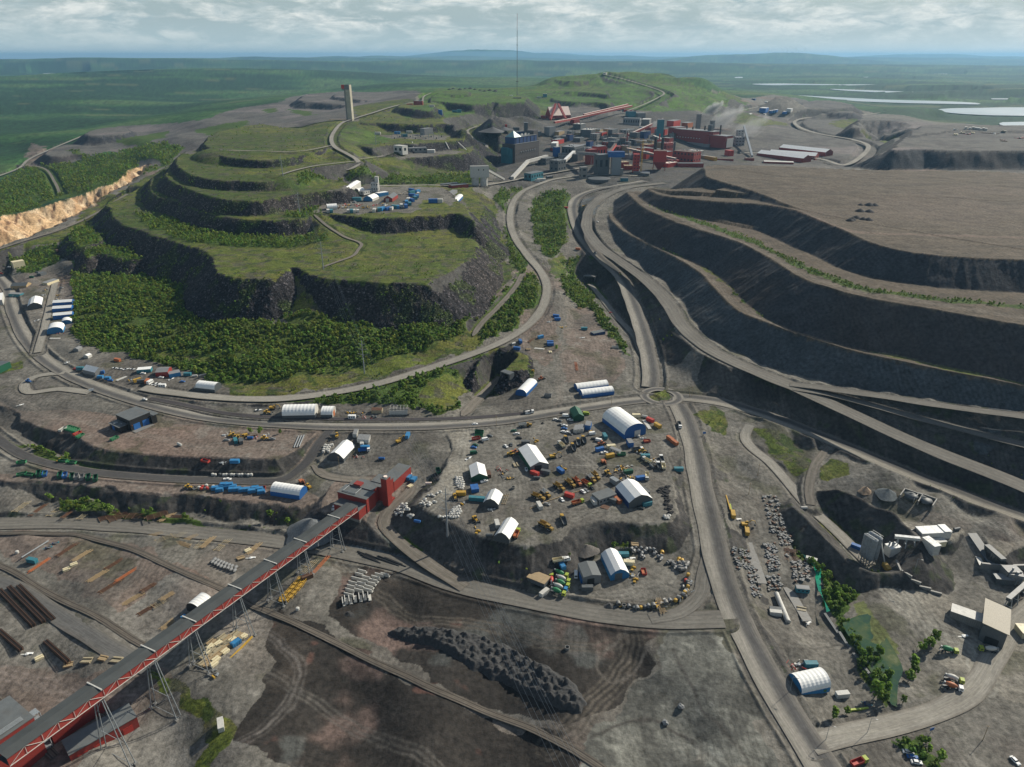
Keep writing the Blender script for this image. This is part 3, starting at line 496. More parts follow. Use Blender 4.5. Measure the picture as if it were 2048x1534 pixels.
m9=CLS==9;tint(m9,(.075,.088,.026),sst(.55,.72,n1)*.6)
tint(g1 | g7,(.072,.066,.055),sst(.60,.68,fbm(X/12,Y/9,4,811))*.75);tint(g1 | g7,(.034,.056,.014),sst(.62,.70,fbm(X/8,Y/8,3,821))*.8)
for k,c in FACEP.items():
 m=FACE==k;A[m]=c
m=FACE==4;tint(m,(.34,.19,.10),sst(.52,.7,fbm(X/14,Y/30,4,503))*.5);tint(m,(.50,.40,.27),sst(.52,.7,fbm(X/11,Y/26,4,507))*.7);tint(m,(.14,.08,.05),sst(.62,.72,fbm(X/5,Y/16,3,509))*.9)
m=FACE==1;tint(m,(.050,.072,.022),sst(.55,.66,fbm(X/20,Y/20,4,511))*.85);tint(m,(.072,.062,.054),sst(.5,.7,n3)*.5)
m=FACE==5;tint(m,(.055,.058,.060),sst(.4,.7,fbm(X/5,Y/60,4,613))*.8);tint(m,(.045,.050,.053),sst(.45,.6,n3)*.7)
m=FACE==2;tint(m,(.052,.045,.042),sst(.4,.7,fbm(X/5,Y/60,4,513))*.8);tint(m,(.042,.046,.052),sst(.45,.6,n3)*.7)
m=FACE==3;tint(m,(.038,.036,.035),sst(.42,.62,n1)*.8);tint(m,(.045,.062,.022),sst(.62,.72,n2)*.5);tint(m,(.120,.110,.098),sst(.62,.8,fbm(X/4,Y/20,3,517))*.5)
TRK=[([(1540,415),(1600,432),(1679,455),(1740,466),(1855,470),(2048,475),(2300,480)],9,(.17,.125,.10),.9),([(1225,440),(1300,484),(1400,540),(1480,612),(1590,660),(1708,692),(1855,725),(2048,762)],7,(.16,.14,.115),.7),([(1290,408),(1400,453),(1530,505),(1600,545),(1700,578),(1855,605),(2048,636)],8,(.16,.14,.115),.7),([(1118,812),(1120,760),(1128,700),(1140,640),(1132,580),(1135,520),(1135,470)],6,(.175,.155,.13),.7),([(660,1110),(700,1150),(760,1190),(840,1240),(1000,1260),(1120,1290),(1230,1285),(1300,1245)],7,(.085,.075,.062),.8),([(1262,1262),(1262,1300),(1240,1360),(1190,1400),(1150,1450),(1100,1500)],12,(.080,.070,.058),.9),([(1300,1250),(1320,1262),(1290,1300),(1270,1350),(1230,1370),(1195,1340),(1210,1300),(1260,1262)],3,(.10,.09,.078),.8),
 ([(945,850),(930,900),(915,960),(880,1000),(850,1030)],9,(.23,.22,.19),.7),([(1000,870),(1040,900),(1080,960),(1120,1000),(1200,1010),(1300,1000)],7,(.20,.19,.165),.6),([(960,850),(1100,870),(1180,930),(1200,1000),(1150,1040)],6,(.20,.19,.165),.6),([(1080,850),(1060,900),(1130,930),(1240,930),(1330,960)],5,(.20,.19,.165),.6),([(1320,870),(1340,940),(1320,990),(1230,1020),(1100,1030)],5,(.20,.19,.165),.6),([(1130,1200),(1200,1190),(1290,1180),(1340,1150),(1300,1110)],6,(.19,.18,.155),.6),
 ([(1500,1010),(1530,1080),(1560,1180),(1590,1270),(1640,1300)],5,(.19,.18,.155),.6),([(1590,1300),(1680,1290),(1720,1340),(1660,1400),(1590,1400),(1550,1350),(1580,1290)],4,(.085,.08,.07),.7),([(1700,1100),(1780,1180),(1870,1260),(1950,1300),(1960,1370)],14,(.26,.25,.215),.8),([(1900,1000),(1960,1040),(2040,1080),(2100,1100)],8,(.22,.21,.18),.7),([(1790,990),(1850,1030),(1930,1050)],8,(.20,.17,.14),.6),
 ([(0,790),(100,830),(200,850),(330,880),(450,900),(600,880)],6,(.19,.17,.145),.5),([(330,1250),(500,1330),(620,1400),(760,1480),(900,1560)],6,(.095,.088,.078),.6),([(520,1260),(600,1330),(560,1420),(470,1500)],5,(.13,.12,.11),.6),([(1480,1275),(1500,1350),(1550,1450),(1600,1540)],4,(.06,.056,.05),.6),([(0,1340),(90,1370),(160,1400),(260,1390)],10,(.16,.135,.12),.6),([(1345,1300),(1380,1380),(1440,1460),(1500,1540)],3,(.06,.056,.05),.7),([(1180,1480),(1300,1440),(1400,1500),(1480,1560)],3,(.055,.05,.045),.7)]
for V,wd,c,st in TRK:
 W=smooth_line([G(*p)[:2] for p in V],4);wi=window(W,wd+8)
 if wi is None: continue
 X_,Y_=X[wi],Y[wi];D,T=sdf_poly(W,X_+(fbm(X_/12,Y_/12,2,71)-.5)*5,Y_+(fbm(X_/12,Y_/12,2,73)-.5)*5,closed=False)
 t=np.where(FACE[wi]==0,(1-sst(wd*.35,wd*.75,D))*(.55+.45*np.cos(D*2.2))*st*(.5+fbm(T/15,D/2,3,75)),0)[...,None];t=np.clip(t,0,1);A[wi]=A[wi]*(1-t)+np.array(c,np.float32)*t
boul=((FACE==1)*1.0).astype(np.float32);grn=(np.isin(CLS,(1,3,7,9)) & (FACE==0)).astype(np.float32);fin=((FACE>1)*1.0).astype(np.float32)
def attr(me,name,arr):
 a=me.color_attributes.new(name,'FLOAT_COLOR','POINT')
 b=np.ones((len(me.vertices),4),np.float32);b[:,:arr.shape[1]]=arr;a.data.foreach_set('color',b.ravel())
def grid_mesh(name,V,nr,nc):
 me=bpy.data.meshes.new(name);me.vertices.add(nr*nc);me.vertices.foreach_set('co',V.astype(np.float32).ravel())
 i=np.arange(nr-1)[:,None]*nc+np.arange(nc-1)[None,:]
 q=np.stack([i,i+1,i+nc+1,i+nc],-1).reshape(-1,4).astype(np.int32);n=len(q)
 me.loops.add(n*4);me.loops.foreach_set('vertex_index',q.ravel())
 me.polygons.add(n);me.polygons.foreach_set('loop_start',np.arange(0,n*4,4,dtype=np.int32));me.polygons.foreach_set('loop_total',np.full(n,4,np.int32))
 me.update(calc_edges=True);me.polygons.foreach_set('use_smooth',np.ones(n,bool));return me
gme=grid_mesh('ground',np.stack([GX,GY,GZ],-1).reshape(-1,3),NR,NC)
attr(gme,'Col',A.reshape(-1,3));attr(gme,'Msk',np.stack([boul,fin,grn],-1).reshape(-1,3))
def newmat(name):
 m=bpy.data.materials.new(name);m.use_nodes=True;nt=m.node_tree;nt.nodes.clear()
 o=nt.nodes.new('ShaderNodeOutputMaterial');b=nt.nodes.new('ShaderNodeBsdfPrincipled');L(nt,b.outputs[0],o.inputs[0]);return m,nt,b
def ramp(nt,src,stops):
 r=nt.nodes.new('ShaderNodeValToRGB');e=r.color_ramp.elements
 while len(e)<len(stops): e.new(0.5)
 for i,(p,c) in enumerate(stops): e[i].position=p;e[i].color=(*c,1) if len(c)==3 else c
 L(nt,src,r.inputs[0]);return r.outputs[0]
def mixc(nt,fac,a,b,mode='MIX'):
 m=N(nt,'ShaderNodeMix',_data_type='RGBA',_blend_type=mode)
 for s,i in ((fac,0),(a,6),(b,7)):
  if hasattr(s,'links'): L(nt,s,m.inputs[i])
  elif isinstance(s,tuple): m.inputs[i].default_value=(*s,1) if len(s)==3 else s
  else: m.inputs[i].default_value=s
 return m.outputs[2]
def mth(nt,op,a,b=None):
 m=N(nt,'ShaderNodeMath',_operation=op)
 for s,i in ((a,0),(b,1)):
  if s is None: continue
  if hasattr(s,'links'): L(nt,s,m.inputs[i])
  else: m.inputs[i].default_value=s
 return m.outputs[0]
gm_,nt,bs=newmat('ground_surface')
bs.inputs['Roughness'].default_value=.95;bs.inputs['Specular IOR Level'].default_value=.15
tc=nt.nodes.new('ShaderNodeTexCoord');ca=N(nt,'ShaderNodeVertexColor',_layer_name='Col');cm=N(nt,'ShaderNodeVertexColor',_layer_name='Msk')
sp=nt.nodes.new('ShaderNodeSeparateColor');L(nt,cm.outputs[0],sp.inputs[0])
def tex(scale,detail=4,rough=.6):
 n=N(nt,'ShaderNodeTexNoise',Scale=scale,Detail=detail,Roughness=rough);L(nt,tc.outputs['Object'],n.inputs['Vector']);return n.outputs[0]
na=tex(.35,6,.7);nb=tex(.06,5,.65);nc_=tex(.9,3,.6)
f1=ramp(nt,na,[(.3,(.50,)*3),(.7,(1.55,)*3)]);f2=ramp(nt,nb,[(.32,(.78,)*3),(.68,(1.24,)*3)])
col=mixc(nt,1.0,ca.outputs[0],f1,'MULTIPLY');col=mixc(nt,1.0,col,f2,'MULTIPLY')
wv=N(nt,'ShaderNodeTexWave',Scale=.10,Distortion=14.0,Detail=4.0);wv.inputs['Detail Scale'].default_value=.35;L(nt,tc.outputs['Object'],wv.inputs['Vector'])
rt=mixc(nt,ramp(nt,tex(.02,3),[(.42,(0,)*3),(.6,(1,)*3)]),(1.0,1.0,1.0),ramp(nt,wv.outputs[0],[(.1,(.84,)*3),(.3,(1.02,)*3),(.8,(1.0,)*3),(1,(1.10,)*3)]))
col=mixc(nt,1.0,col,rt,'MULTIPLY')
sk=ramp(nt,tex(2.2,2),[(.62,(1,)*3),(.72,(1.5,)*3)]);col=mixc(nt,1.0,col,sk,'MULTIPLY')
vo=N(nt,'ShaderNodeTexVoronoi',Scale=.62);L(nt,tc.outputs['Object'],vo.inputs['Vector'])
vs=nt.nodes.new('ShaderNodeSeparateColor');L(nt,vo.outputs['Color'],vs.inputs[0])
bc=ramp(nt,vs.outputs[0],[(0,(.55,)*3),(.6,(.95,)*3),(.86,(1.5,1.45,1.45)),(1,(3.6,3.5,3.5))])
gap=ramp(nt,vo.outputs['Distance'],[(.2,(1,)*3),(.8,(.35,)*3)])
bcc=mixc(nt,1.0,mixc(nt,1.0,ca.outputs[0],bc,'MULTIPLY'),gap,'MULTIPLY')
col=mixc(nt,sp.outputs[0],col,bcc)
gt=ramp(nt,nc_,[(.35,(.45,.5,.5)),(.5,(.9,.95,.9)),(.68,(1.55,1.5,1.2))])
col=mixc(nt,mth(nt,'MULTIPLY',sp.outputs[2],.75),col,mixc(nt,1.0,col,gt,'MULTIPLY'))
L(nt,col,bs.inputs['Base Color'])
bh=mixc(nt,sp.outputs[0],na,vo.outputs['Distance']);bu=N(nt,'ShaderNodeBump',Strength=.55,Distance=1.0);L(nt,bh,bu.inputs['Height'])
L(nt,bu.outputs[0],bs.inputs['Normal'])
ground=bpy.data.objects.new('ground',gme);COL.objects.link(ground);gme.materials.append(gm_);ground['kind']='structure'
# ================================================================ materials
MATS={}
def pmat(name,col,rough=.6,metal=0.0,var=.18,scale=1.5,kind='noise',bump=.0,spec=.4,emis=None):
 """a painted, rusted, concrete or fabric surface with a procedural variation of its colour"""
 if name in MATS: return MATS[name]
 m,nt,b=newmat(name);MATS[name]=m
 b.inputs['Roughness'].default_value=rough;b.inputs['Metallic'].default_value=metal;b.inputs['Specular IOR Level'].default_value=spec
 tc=nt.nodes.new('ShaderNodeTexCoord')
 n=N(nt,'ShaderNodeTexNoise',Scale=scale,Detail=5,Roughness=.65);L(nt,tc.outputs['Object'],n.inputs['Vector'])
 lo=tuple(max(0,c*(1-var)) for c in col);hi=tuple(min(1,c*(1+var)) for c in col)
 c=ramp(nt,n.outputs[0],[(.3,lo),(.7,hi)])
 if kind in ('corr','panel','seam'):
  wv=N(nt,'ShaderNodeTexWave',Scale={'corr': 1.6,'panel': .35,'seam': .12}[kind],Distortion=0.0);wv.bands_direction='X'
  L(nt,tc.outputs['Object'],wv.inputs['Vector'])
  rr=ramp(nt,wv.outputs[0],[(0,(.78,)*3),(.12,(1,)*3),(1,(1.03,)*3)]);c=mixc(nt,1.0,c,rr,'MULTIPLY')
 if kind in ('rust',):
  n2=N(nt,'ShaderNodeTexNoise',Scale=scale*2.3,Detail=6,Roughness=.7);L(nt,tc.outputs['Object'],n2.inputs['Vector'])
  c=mixc(nt,ramp(nt,n2.outputs[0],[(.5,(0,)*3),(.62,(.8,)*3)]),c,(.09,.042,.02))
 if kind in ('dirty',):
  n2=N(nt,'ShaderNodeTexNoise',Scale=scale*.7,Detail=6,Roughness=.75);L(nt,tc.outputs['Object'],n2.inputs['Vector'])
  c=mixc(nt,ramp(nt,n2.outputs[0],[(.48,(0,)*3),(.72,(.65,)*3)]),c,(.13,.115,.095))
 L(nt,c,b.inputs['Base Color'])
 if bump:
  bu=N(nt,'ShaderNodeBump',Strength=bump,Distance=.2);L(nt,n.outputs[0],bu.inputs['Height']);L(nt,bu.outputs[0],b.inputs['Normal'])
 if emis: b.inputs['Emission Color'].default_value=(*emis,1);b.inputs['Emission Strength'].default_value=1
 return m
def grp_mat(name,col,rough=.95,scale=.5):
 m,nt,b=newmat(name);b.inputs['Roughness'].default_value=rough;b.inputs['Specular IOR Level'].default_value=.15
 tc=nt.nodes.new('ShaderNodeTexCoord');ca=N(nt,'ShaderNodeVertexColor',_layer_name='Col')
 mp=N(nt,'ShaderNodeMapping');mp.inputs['Scale'].default_value=(.09,1.6,1);L(nt,tc.outputs['UV'],mp.inputs[0])
 n=N(nt,'ShaderNodeTexNoise',Scale=1.0,Detail=5,Roughness=.7);L(nt,mp.outputs[0],n.inputs['Vector'])
 n2=N(nt,'ShaderNodeTexNoise',Scale=scale,Detail=5,Roughness=.65);L(nt,tc.outputs['Object'],n2.inputs['Vector'])
 c=mixc(nt,1.0,ca.outputs[0],ramp(nt,n.outputs[0],[(.3,(.72,)*3),(.7,(1.28,)*3)]),'MULTIPLY')
 c=mixc(nt,1.0,c,ramp(nt,n2.outputs[0],[(.3,(.85,)*3),(.7,(1.15,)*3)]),'MULTIPLY')
 L(nt,c,b.inputs['Base Color']);return m
ROADM=grp_mat('road_surface',None)
# ================================================================ roads as sheets laid on the graded ground
STY={  # colours across the road,left edge to right edge
 'main': [(.20,.185,.16),(.25,.235,.20),(.27,.25,.215),(.235,.22,.19),(.125,.12,.11),(.088,.085,.082),(.095,.092,.088),(.15,.14,.125),(.19,.175,.15)],
 'haul': [(.13,.12,.105),(.165,.155,.135),(.135,.127,.112),(.175,.165,.143),(.14,.132,.116),(.16,.15,.13),(.13,.122,.108),(.155,.145,.125),(.12,.11,.096)],
 'pale': [(.17,.155,.13),(.235,.22,.19),(.255,.24,.208),(.25,.235,.20),(.24,.225,.195),(.25,.235,.20),(.255,.24,.208),(.235,.22,.19),(.17,.155,.13)],
 'dark': [(.13,.12,.105),(.075,.072,.07),(.070,.068,.067),(.074,.071,.069),(.068,.066,.065),(.074,.071,.069),(.070,.068,.067),(.078,.074,.07),(.14,.13,.11)],
 'darklane': [(.15,.14,.12),(.060,.054,.056),(.056,.051,.053),(.056,.051,.053),(.056,.051,.053),(.056,.051,.053),(.056,.051,.053),(.06,.055,.056),(.15,.14,.12)],
 'dirt': [(.13,.115,.095),(.16,.143,.12),(.185,.165,.14),(.155,.14,.115),(.145,.13,.108),(.155,.14,.115),(.185,.165,.14),(.16,.143,.12),(.13,.115,.095)],
}
def ribbon(name,Wp,width,style,lift=.0,flip=False,amp=.06,cols=None):
 V=[];C=[];U=[];n=len(Wp);s=0
 cols=cols or STY[style];nc=len(cols)
 if flip: cols=cols[::-1]
 zs=[q[2] for q in Wp]
 for i,q in enumerate(Wp):
  a=Wp[max(0,i-1)];b=Wp[min(n-1,i+1)];t=(b-a)[:2];t=t/(np.linalg.norm(t)+1e-9);nn=np.array([t[1],-t[0]])
  if i: s+=np.linalg.norm((q-Wp[i-1])[:2])
  tp=min(1,.35+s/14) if style=='dirt' else 1
  wv=width*tp*(1+.16*(float(vn(np.array(s/22.),np.array(3.1),5))-.5));far_=max(0.,(q[1]-900)/1500)
  for j in range(nc):
   u=(j/(nc-1)-.5)*wv
   V.append((q[0]-nn[0]*u,q[1]-nn[1]*u,q[2]+lift+.10+.5*far_))
   k=1+amp*(random.random()-.5)*2;C.append([c*k for c in cols[j]]);U.append((s,u))
 me=grid_mesh(name,np.array(V),n,nc);C=np.array(C,np.float32);VV=np.array(V);C *= (.78+.44*fbm(VV[:,0]/30,VV[:,1]/30,4,55))[:,None];attr(me,'Col',C)
 uv=me.uv_layers.new(name='UVMap');li=np.zeros(len(me.loops),np.int32);me.loops.foreach_get('vertex_index',li);uv.data.foreach_set('uv',np.array(U,np.float32)[li].ravel())
 me.materials.append(ROADM);o=bpy.data.objects.new(name,me);COL.objects.link(o);o['kind']='structure';return o
RN={'haul': 'haul_road','haul_b': 'haul_road','haul_c': 'haul_road','south': 'road','east': 'road','west': 'road','right': 'road','service': 'asphalt_road'}
for i,(nm,(Wp,width,style)) in enumerate(ROADPTS.items()):
 if nm=='tunnelramp': st='dirt'
 k={'west': .0,'west_b': .03}.get(nm,.004*i+.01)
 ribbon(RN.get(nm,'track' if style=='dirt' else 'road'),Wp,width,style,lift=k,flip=nm=='right')
c0=P(1323,793,0)
def ring(name,cx,cy,r0,r1,z,cols,seg=64):
 V=[];C=[];U=[];nc=len(cols)
 for i in range(seg+1):
  a=2*math.pi*i/seg
  for j in range(nc):
   r=r0+(r1-r0)*j/(nc-1);V.append((cx+r*math.cos(a),cy+r*math.sin(a),z));C.append(cols[j]);U.append((a*r1,r))
 me=grid_mesh(name,np.array(V),seg+1,nc);attr(me,'Col',np.array(C,np.float32))
 uv=me.uv_layers.new(name='UVMap');li=np.zeros(len(me.loops),np.int32);me.loops.foreach_get('vertex_index',li);uv.data.foreach_set('uv',np.array(U,np.float32)[li].ravel())
 me.materials.append(ROADM);o=bpy.data.objects.new(name,me);COL.objects.link(o);o['kind']='structure';return o
ring('roundabout_road',c0[0],c0[1],10.2,17.5,.34,[(.24,.225,.195),(.22,.205,.18),(.10,.096,.09),(.09,.087,.084),(.11,.105,.1),(.22,.205,.18),(.20,.185,.16)])
def tag(o,label,cat,group=None):
 o['label']=label;o['category']=cat
 if group: o['group']=group
 return o
def mobj(name,V,F,mats,parent=None,mi=None,smooth=False):
 me=bpy.data.meshes.new(name);me.from_pydata([tuple(v) for v in V],[],[tuple(f) for f in F])
 for m in (mats if isinstance(mats,(list,tuple)) else [mats]): me.materials.append(m)
 if mi is not None: me.polygons.foreach_set('material_index',mi)
 if smooth: me.polygons.foreach_set('use_smooth',[True]*len(F))
 me.update();o=bpy.data.objects.new(name,me);COL.objects.link(o)
 if parent: o.parent=parent
 return o
wm,wnt,wb=newmat('lake_water');wb.inputs['Base Color'].default_value=(.10,.16,.17,1);wb.inputs['Roughness'].default_value=.32;wb.inputs['Specular IOR Level'].default_value=1.0
wtc=wnt.nodes.new('ShaderNodeTexCoord');wn_=N(wnt,'ShaderNodeTexNoise',Scale=.004,Detail=4);L(wnt,wtc.outputs['Object'],wn_.inputs['Vector'])
L(wnt,ramp(wnt,wn_.outputs[0],[(.35,(.30,.36,.37)),(.65,(.42,.46,.46))]),wb.inputs['Base Color'])  # pale base colour stands in for the bright sky reflected in the water
for W,z0 in LAKEW:
 n=len(W);o=mobj('lake',[(q[0],q[1],z0+1.0) for q in W],[tuple(range(n))],wm);o['kind']='structure'
# ================================================================ haze: the air itself
def haze(density):
 x,y0,y1,z0,z1=61000,-500,63500,-120,420
 V=[(-x,y0,z0),(x,y0,z0),(x,y1,z0),(-x,y1,z0),(-x,y0,z1),(x,y0,z1),(x,y1,z1),(-x,y1,z1)]
 F=[(0,3,2,1),(4,5,6,7),(0,1,5,4),(1,2,6,5),(2,3,7,6),(3,0,4,7)]
 m=bpy.data.materials.new('haze_air');m.use_nodes=True;nt=m.node_tree;nt.nodes.clear();o=nt.nodes.new('ShaderNodeOutputMaterial')
 v=nt.nodes.new('ShaderNodeVolumePrincipled');v.inputs['Color'].default_value=(.30,.58,.86,1);v.inputs['Density'].default_value=density;v.inputs['Anisotropy'].default_value=.25
 L(nt,v.outputs[0],o.inputs['Volume'])
 h=mobj('haze',V,F,m);h['kind']='stuff'
haze(3.4e-5)
# ================================================================ builders
class MB:
 def __init__(s): s.V=[];s.F=[];s.M=[];s.mats=[]
 def mi(s,m):
  if m not in s.mats: s.mats.append(m)
  return s.mats.index(m)
 def add(s,V,F,m):
  o=len(s.V);s.V+=[tuple(v) for v in V];s.F+=[tuple(i+o for i in f) for f in F];s.M+=[s.mi(m)]*len(F);return s
 def box(s,c,d,m,rz=0.0,top=None,rx=0.0,ry=0.0):
  """centre of the base, size; top = (sx, sy) taper"""
  x,y,z=d[0]/2,d[1]/2,d[2];tx,ty=top or (1,1)
  V=[(-x,-y,0),(x,-y,0),(x,y,0),(-x,y,0),(-x*tx,-y*ty,z),(x*tx,-y*ty,z),(x*tx,y*ty,z),(-x*tx,y*ty,z)]
  Mx=Matrix.Translation(c) @ Matrix.Rotation(rz,4,'Z') @ Matrix.Rotation(ry,4,'Y') @ Matrix.Rotation(rx,4,'X')
  return s.add([Mx @ Vector(v) for v in V],[(0,3,2,1),(4,5,6,7),(0,1,5,4),(1,2,6,5),(2,3,7,6),(3,0,4,7)],m)
 def bar(s,a,b,r,m,n=4,r2=None):
  a=Vector(a);b=Vector(b);d=(b-a);l=d.length
  if l<1e-6: return s
  d.normalize();u=d.orthogonal().normalized() if abs(d.z)>.99 else d.cross(Vector((0,0,1))).normalized();v=d.cross(u);r2=r if r2 is None else r2
  V=[]
  for p,rr in ((a,r),(b,r2)):
   for k in range(n):
    t=2*math.pi*(k+.5)/n;V.append(p+(u*math.cos(t)+v*math.sin(t))*rr)
  F=[(k,(k+1) % n,n+(k+1) % n,n+k) for k in range(n)]+[tuple(range(n))[::-1],tuple(range(n,2*n))]
  return s.add(V,F,m)
 def cyl(s,c,r,h,m,n=12,r2=None): return s.bar(c,(c[0],c[1],c[2]+h),r,m,n,r2)
 def wheel(s,c,r,w,m,n=10): return s.bar((c[0],c[1]-w/2,c[2]),(c[0],c[1]+w/2,c[2]),r,m,n)
 def lathe(s,prof,m,axis='X',n=12,o=(0,0,0),tilt=0):
  V=[];F=[]
  for (t,r) in prof:
   for k in range(n):
    a=2*math.pi*k/n;p=Vector((t,r*math.cos(a),r*math.sin(a))) if axis=='X' else Vector((r*math.cos(a),r*math.sin(a),t))
    if tilt: p=Matrix.Rotation(tilt,3,'Y') @ p
    V.append(p+Vector(o))
  q=len(prof)
  for i in range(q-1):
   for k in range(n): F.append((i*n+k,i*n+(k+1) % n,(i+1)*n+(k+1) % n,(i+1)*n+k))
  F+=[tuple(range(n))[::-1],tuple(range((q-1)*n,q*n))]
  return s.add(V,F,m)
 def prism(s,poly,z0,z1,m,m2=None):
  n=len(poly);V=[(p[0],p[1],z0) for p in poly]+[(p[0],p[1],z1) for p in poly]
  s.add(V,[(k,(k+1) % n,n+(k+1) % n,n+k) for k in range(n)],m)
  return s.add(V,[tuple(range(n,2*n))],m2 or m)
 def build(s,name,parent=None,smooth=False):
  if not s.V: return None
  return mobj(name,s.V,s.F,s.mats,parent,s.M,smooth)
def empty(name,loc=(0,0,0),rz=0.0):
 o=bpy.data.objects.new(name,None);COL.objects.link(o);o.location=loc;o.rotation_euler=(0,0,rz);return o
KIDS={}
def copy_tree(o,parent=None):
 c=o.copy();COL.objects.link(c)
 if parent is not None: c.parent=parent
 for ch in list(KIDS.get(o.name) or o.children): copy_tree(ch,c)
 return c
PROTO={};USED=set()
def inst(key,loc,rz=0.0,scale=1.0,label=None,group=None):
 """the first call uses the built thing itself, later calls copy it with its parts"""
 p=PROTO[key]
 if key in USED: o=copy_tree(p)
 else: USED.add(key);o=p
 o.location=loc;o.rotation_euler=(0,0,rz);o.scale=(scale,)*3 if not isinstance(scale,tuple) else scale
 if label: o['label']=label
 if group: o['group']=group
 elif 'group' in o.keys() and key in USED and not group and o is not p: pass
 return o
def head(px,py,dx,dy):
 a=G(px,py);z=a[2];b=P(px+dx,py+dy,z);return math.atan2(b[1]-a[1],b[0]-a[0])
def put(key,px,py,dx=1,dy=0,scale=1.0,label=None,group=None,dz=0.0):
 a=G(px,py);z=float(zat(a[0],a[1]))
 return inst(key,(a[0],a[1],z+dz),head(px,py,dx,dy),scale,label,group)
C_=dict(white=(.78,.78,.75),offwhite=(.50,.49,.45),grey=(.21,.215,.215),dgrey=(.09,.10,.105),black=(.018,.019,.02),blue=(.02,.115,.34),sky=(.03,.19,.40),teal=(.035,.17,.21),green=(.025,.19,.075),dgreen=(.010,.085,.045),
 red=(.42,.042,.03),brick=(.25,.035,.027),rust=(.115,.058,.034),orange=(.40,.13,.05),yellow=(.46,.28,.04),dyellow=(.32,.20,.04),lime=(.33,.40,.05),cream=(.66,.58,.38),wood=(.34,.25,.14),conc=(.20,.195,.18),glass=(.02,.03,.04),tyre=(.016,.016,.017),steel=(.24,.26,.27),roofgrey=(.12,.13,.13),pinkw=(.84,.68,.58),navy=(.014,.045,.14),tan=(.34,.29,.19))
def M(n,kind='noise',**k):
 rough={'glass': .12,'steel': .4,'tyre': .9}.get(n,.55)
 return pmat(n+'_'+kind,C_[n],rough=rough,kind=kind,**k)
PM=lambda n: M(n,'dirty',scale=.5)
def veh_wheels(t,xs,half,r,w=.3,name='wheel'):
 mb=MB().wheel((0,0,0),r,w,M('tyre'),10);mb.wheel((0,0,0),r*.5,w*1.04,M('steel'),8);first=None
 for x in xs:
  for s in (-1,1):
   if first is None: o=first=mb.build(name,t)
   else: o=first.copy();COL.objects.link(o);o.parent=t
   o.location=(x,s*half,r)
def car(key,paint,kind='car'):
 t=empty({'car': 'parked_car','van': 'van','pickup': 'pickup_truck'}[kind]);p=M(paint,'car',scale=.4)
 b=MB();g=MB()
 if kind=='van':
  b.box((0,0,.35),(5.2,2.0,.85),p);b.box((-.35,0,1.2),(4.4,1.92,1.0),p,top=(.94,.88));g.box((2.12,0,1.22),(.5,1.7,.62),M('glass'),top=(.4,.9));g.box((1.0,0,1.45),(.9,1.95,.45),M('glass'),top=(.96,.94));xs=(1.6,-1.55)
 elif kind=='pickup':
  b.box((0,0,.38),(5.1,1.85,.55),p);b.box((.35,0,.93),(1.9,1.7,.62),p,top=(.7,.82));b.box((-1.65,.86,.93),(1.7,.08,.3),p);b.box((-1.65,-.86,.93),(1.7,.08,.3),p);b.box((-2.5,0,.93),(.08,1.75,.3),p)
  g.box((.35,0,1.02),(1.96,1.74,.38),M('glass'),top=(.74,.86));xs=(1.6,-1.55)
 else:
  b.box((0,0,.30),(4.5,1.78,.42),p,top=(.98,.98));b.box((0,0,.72),(4.3,1.72,.16),p,top=(.92,.92));b.box((-.3,0,.88),(2.5,1.5,.5),p,top=(.66,.82));g.box((-.3,0,.9),(2.56,1.56,.36),M('glass'),top=(.76,.86));xs=(1.4,-1.35)
 b.build('body',t);g.build('window',t);veh_wheels(t,xs,.8,.33,.22)
 l=MB();l.box((2.27 if kind=='car' else 2.6,.6,.55),(.06,.35,.16),M('offwhite'));hl=l.build('headlight',t);h2=hl.copy();COL.objects.link(h2);h2.parent=t;h2.location=(0,-1.2,0)
 t['category']={'car': 'car','van': 'van','pickup': 'pickup truck'}[kind];PROTO[key]=t
def truck_cab(t,paint,x,h=2.6):
 c=MB();c.box((x,0,.7),(2.0,2.4,h-.7),M(paint,'car',scale=.4),top=(.88,.94));cb=c.build('cab',t)
 g=MB();g.box((x+.93,0,h*.58),(.2,2.1,h*.26),M('glass'),top=(.6,.95));g.box((x+.1,0,h*.6),(1.1,2.44,h*.2),M('glass'),top=(.95,.97));g.build('window',cb)
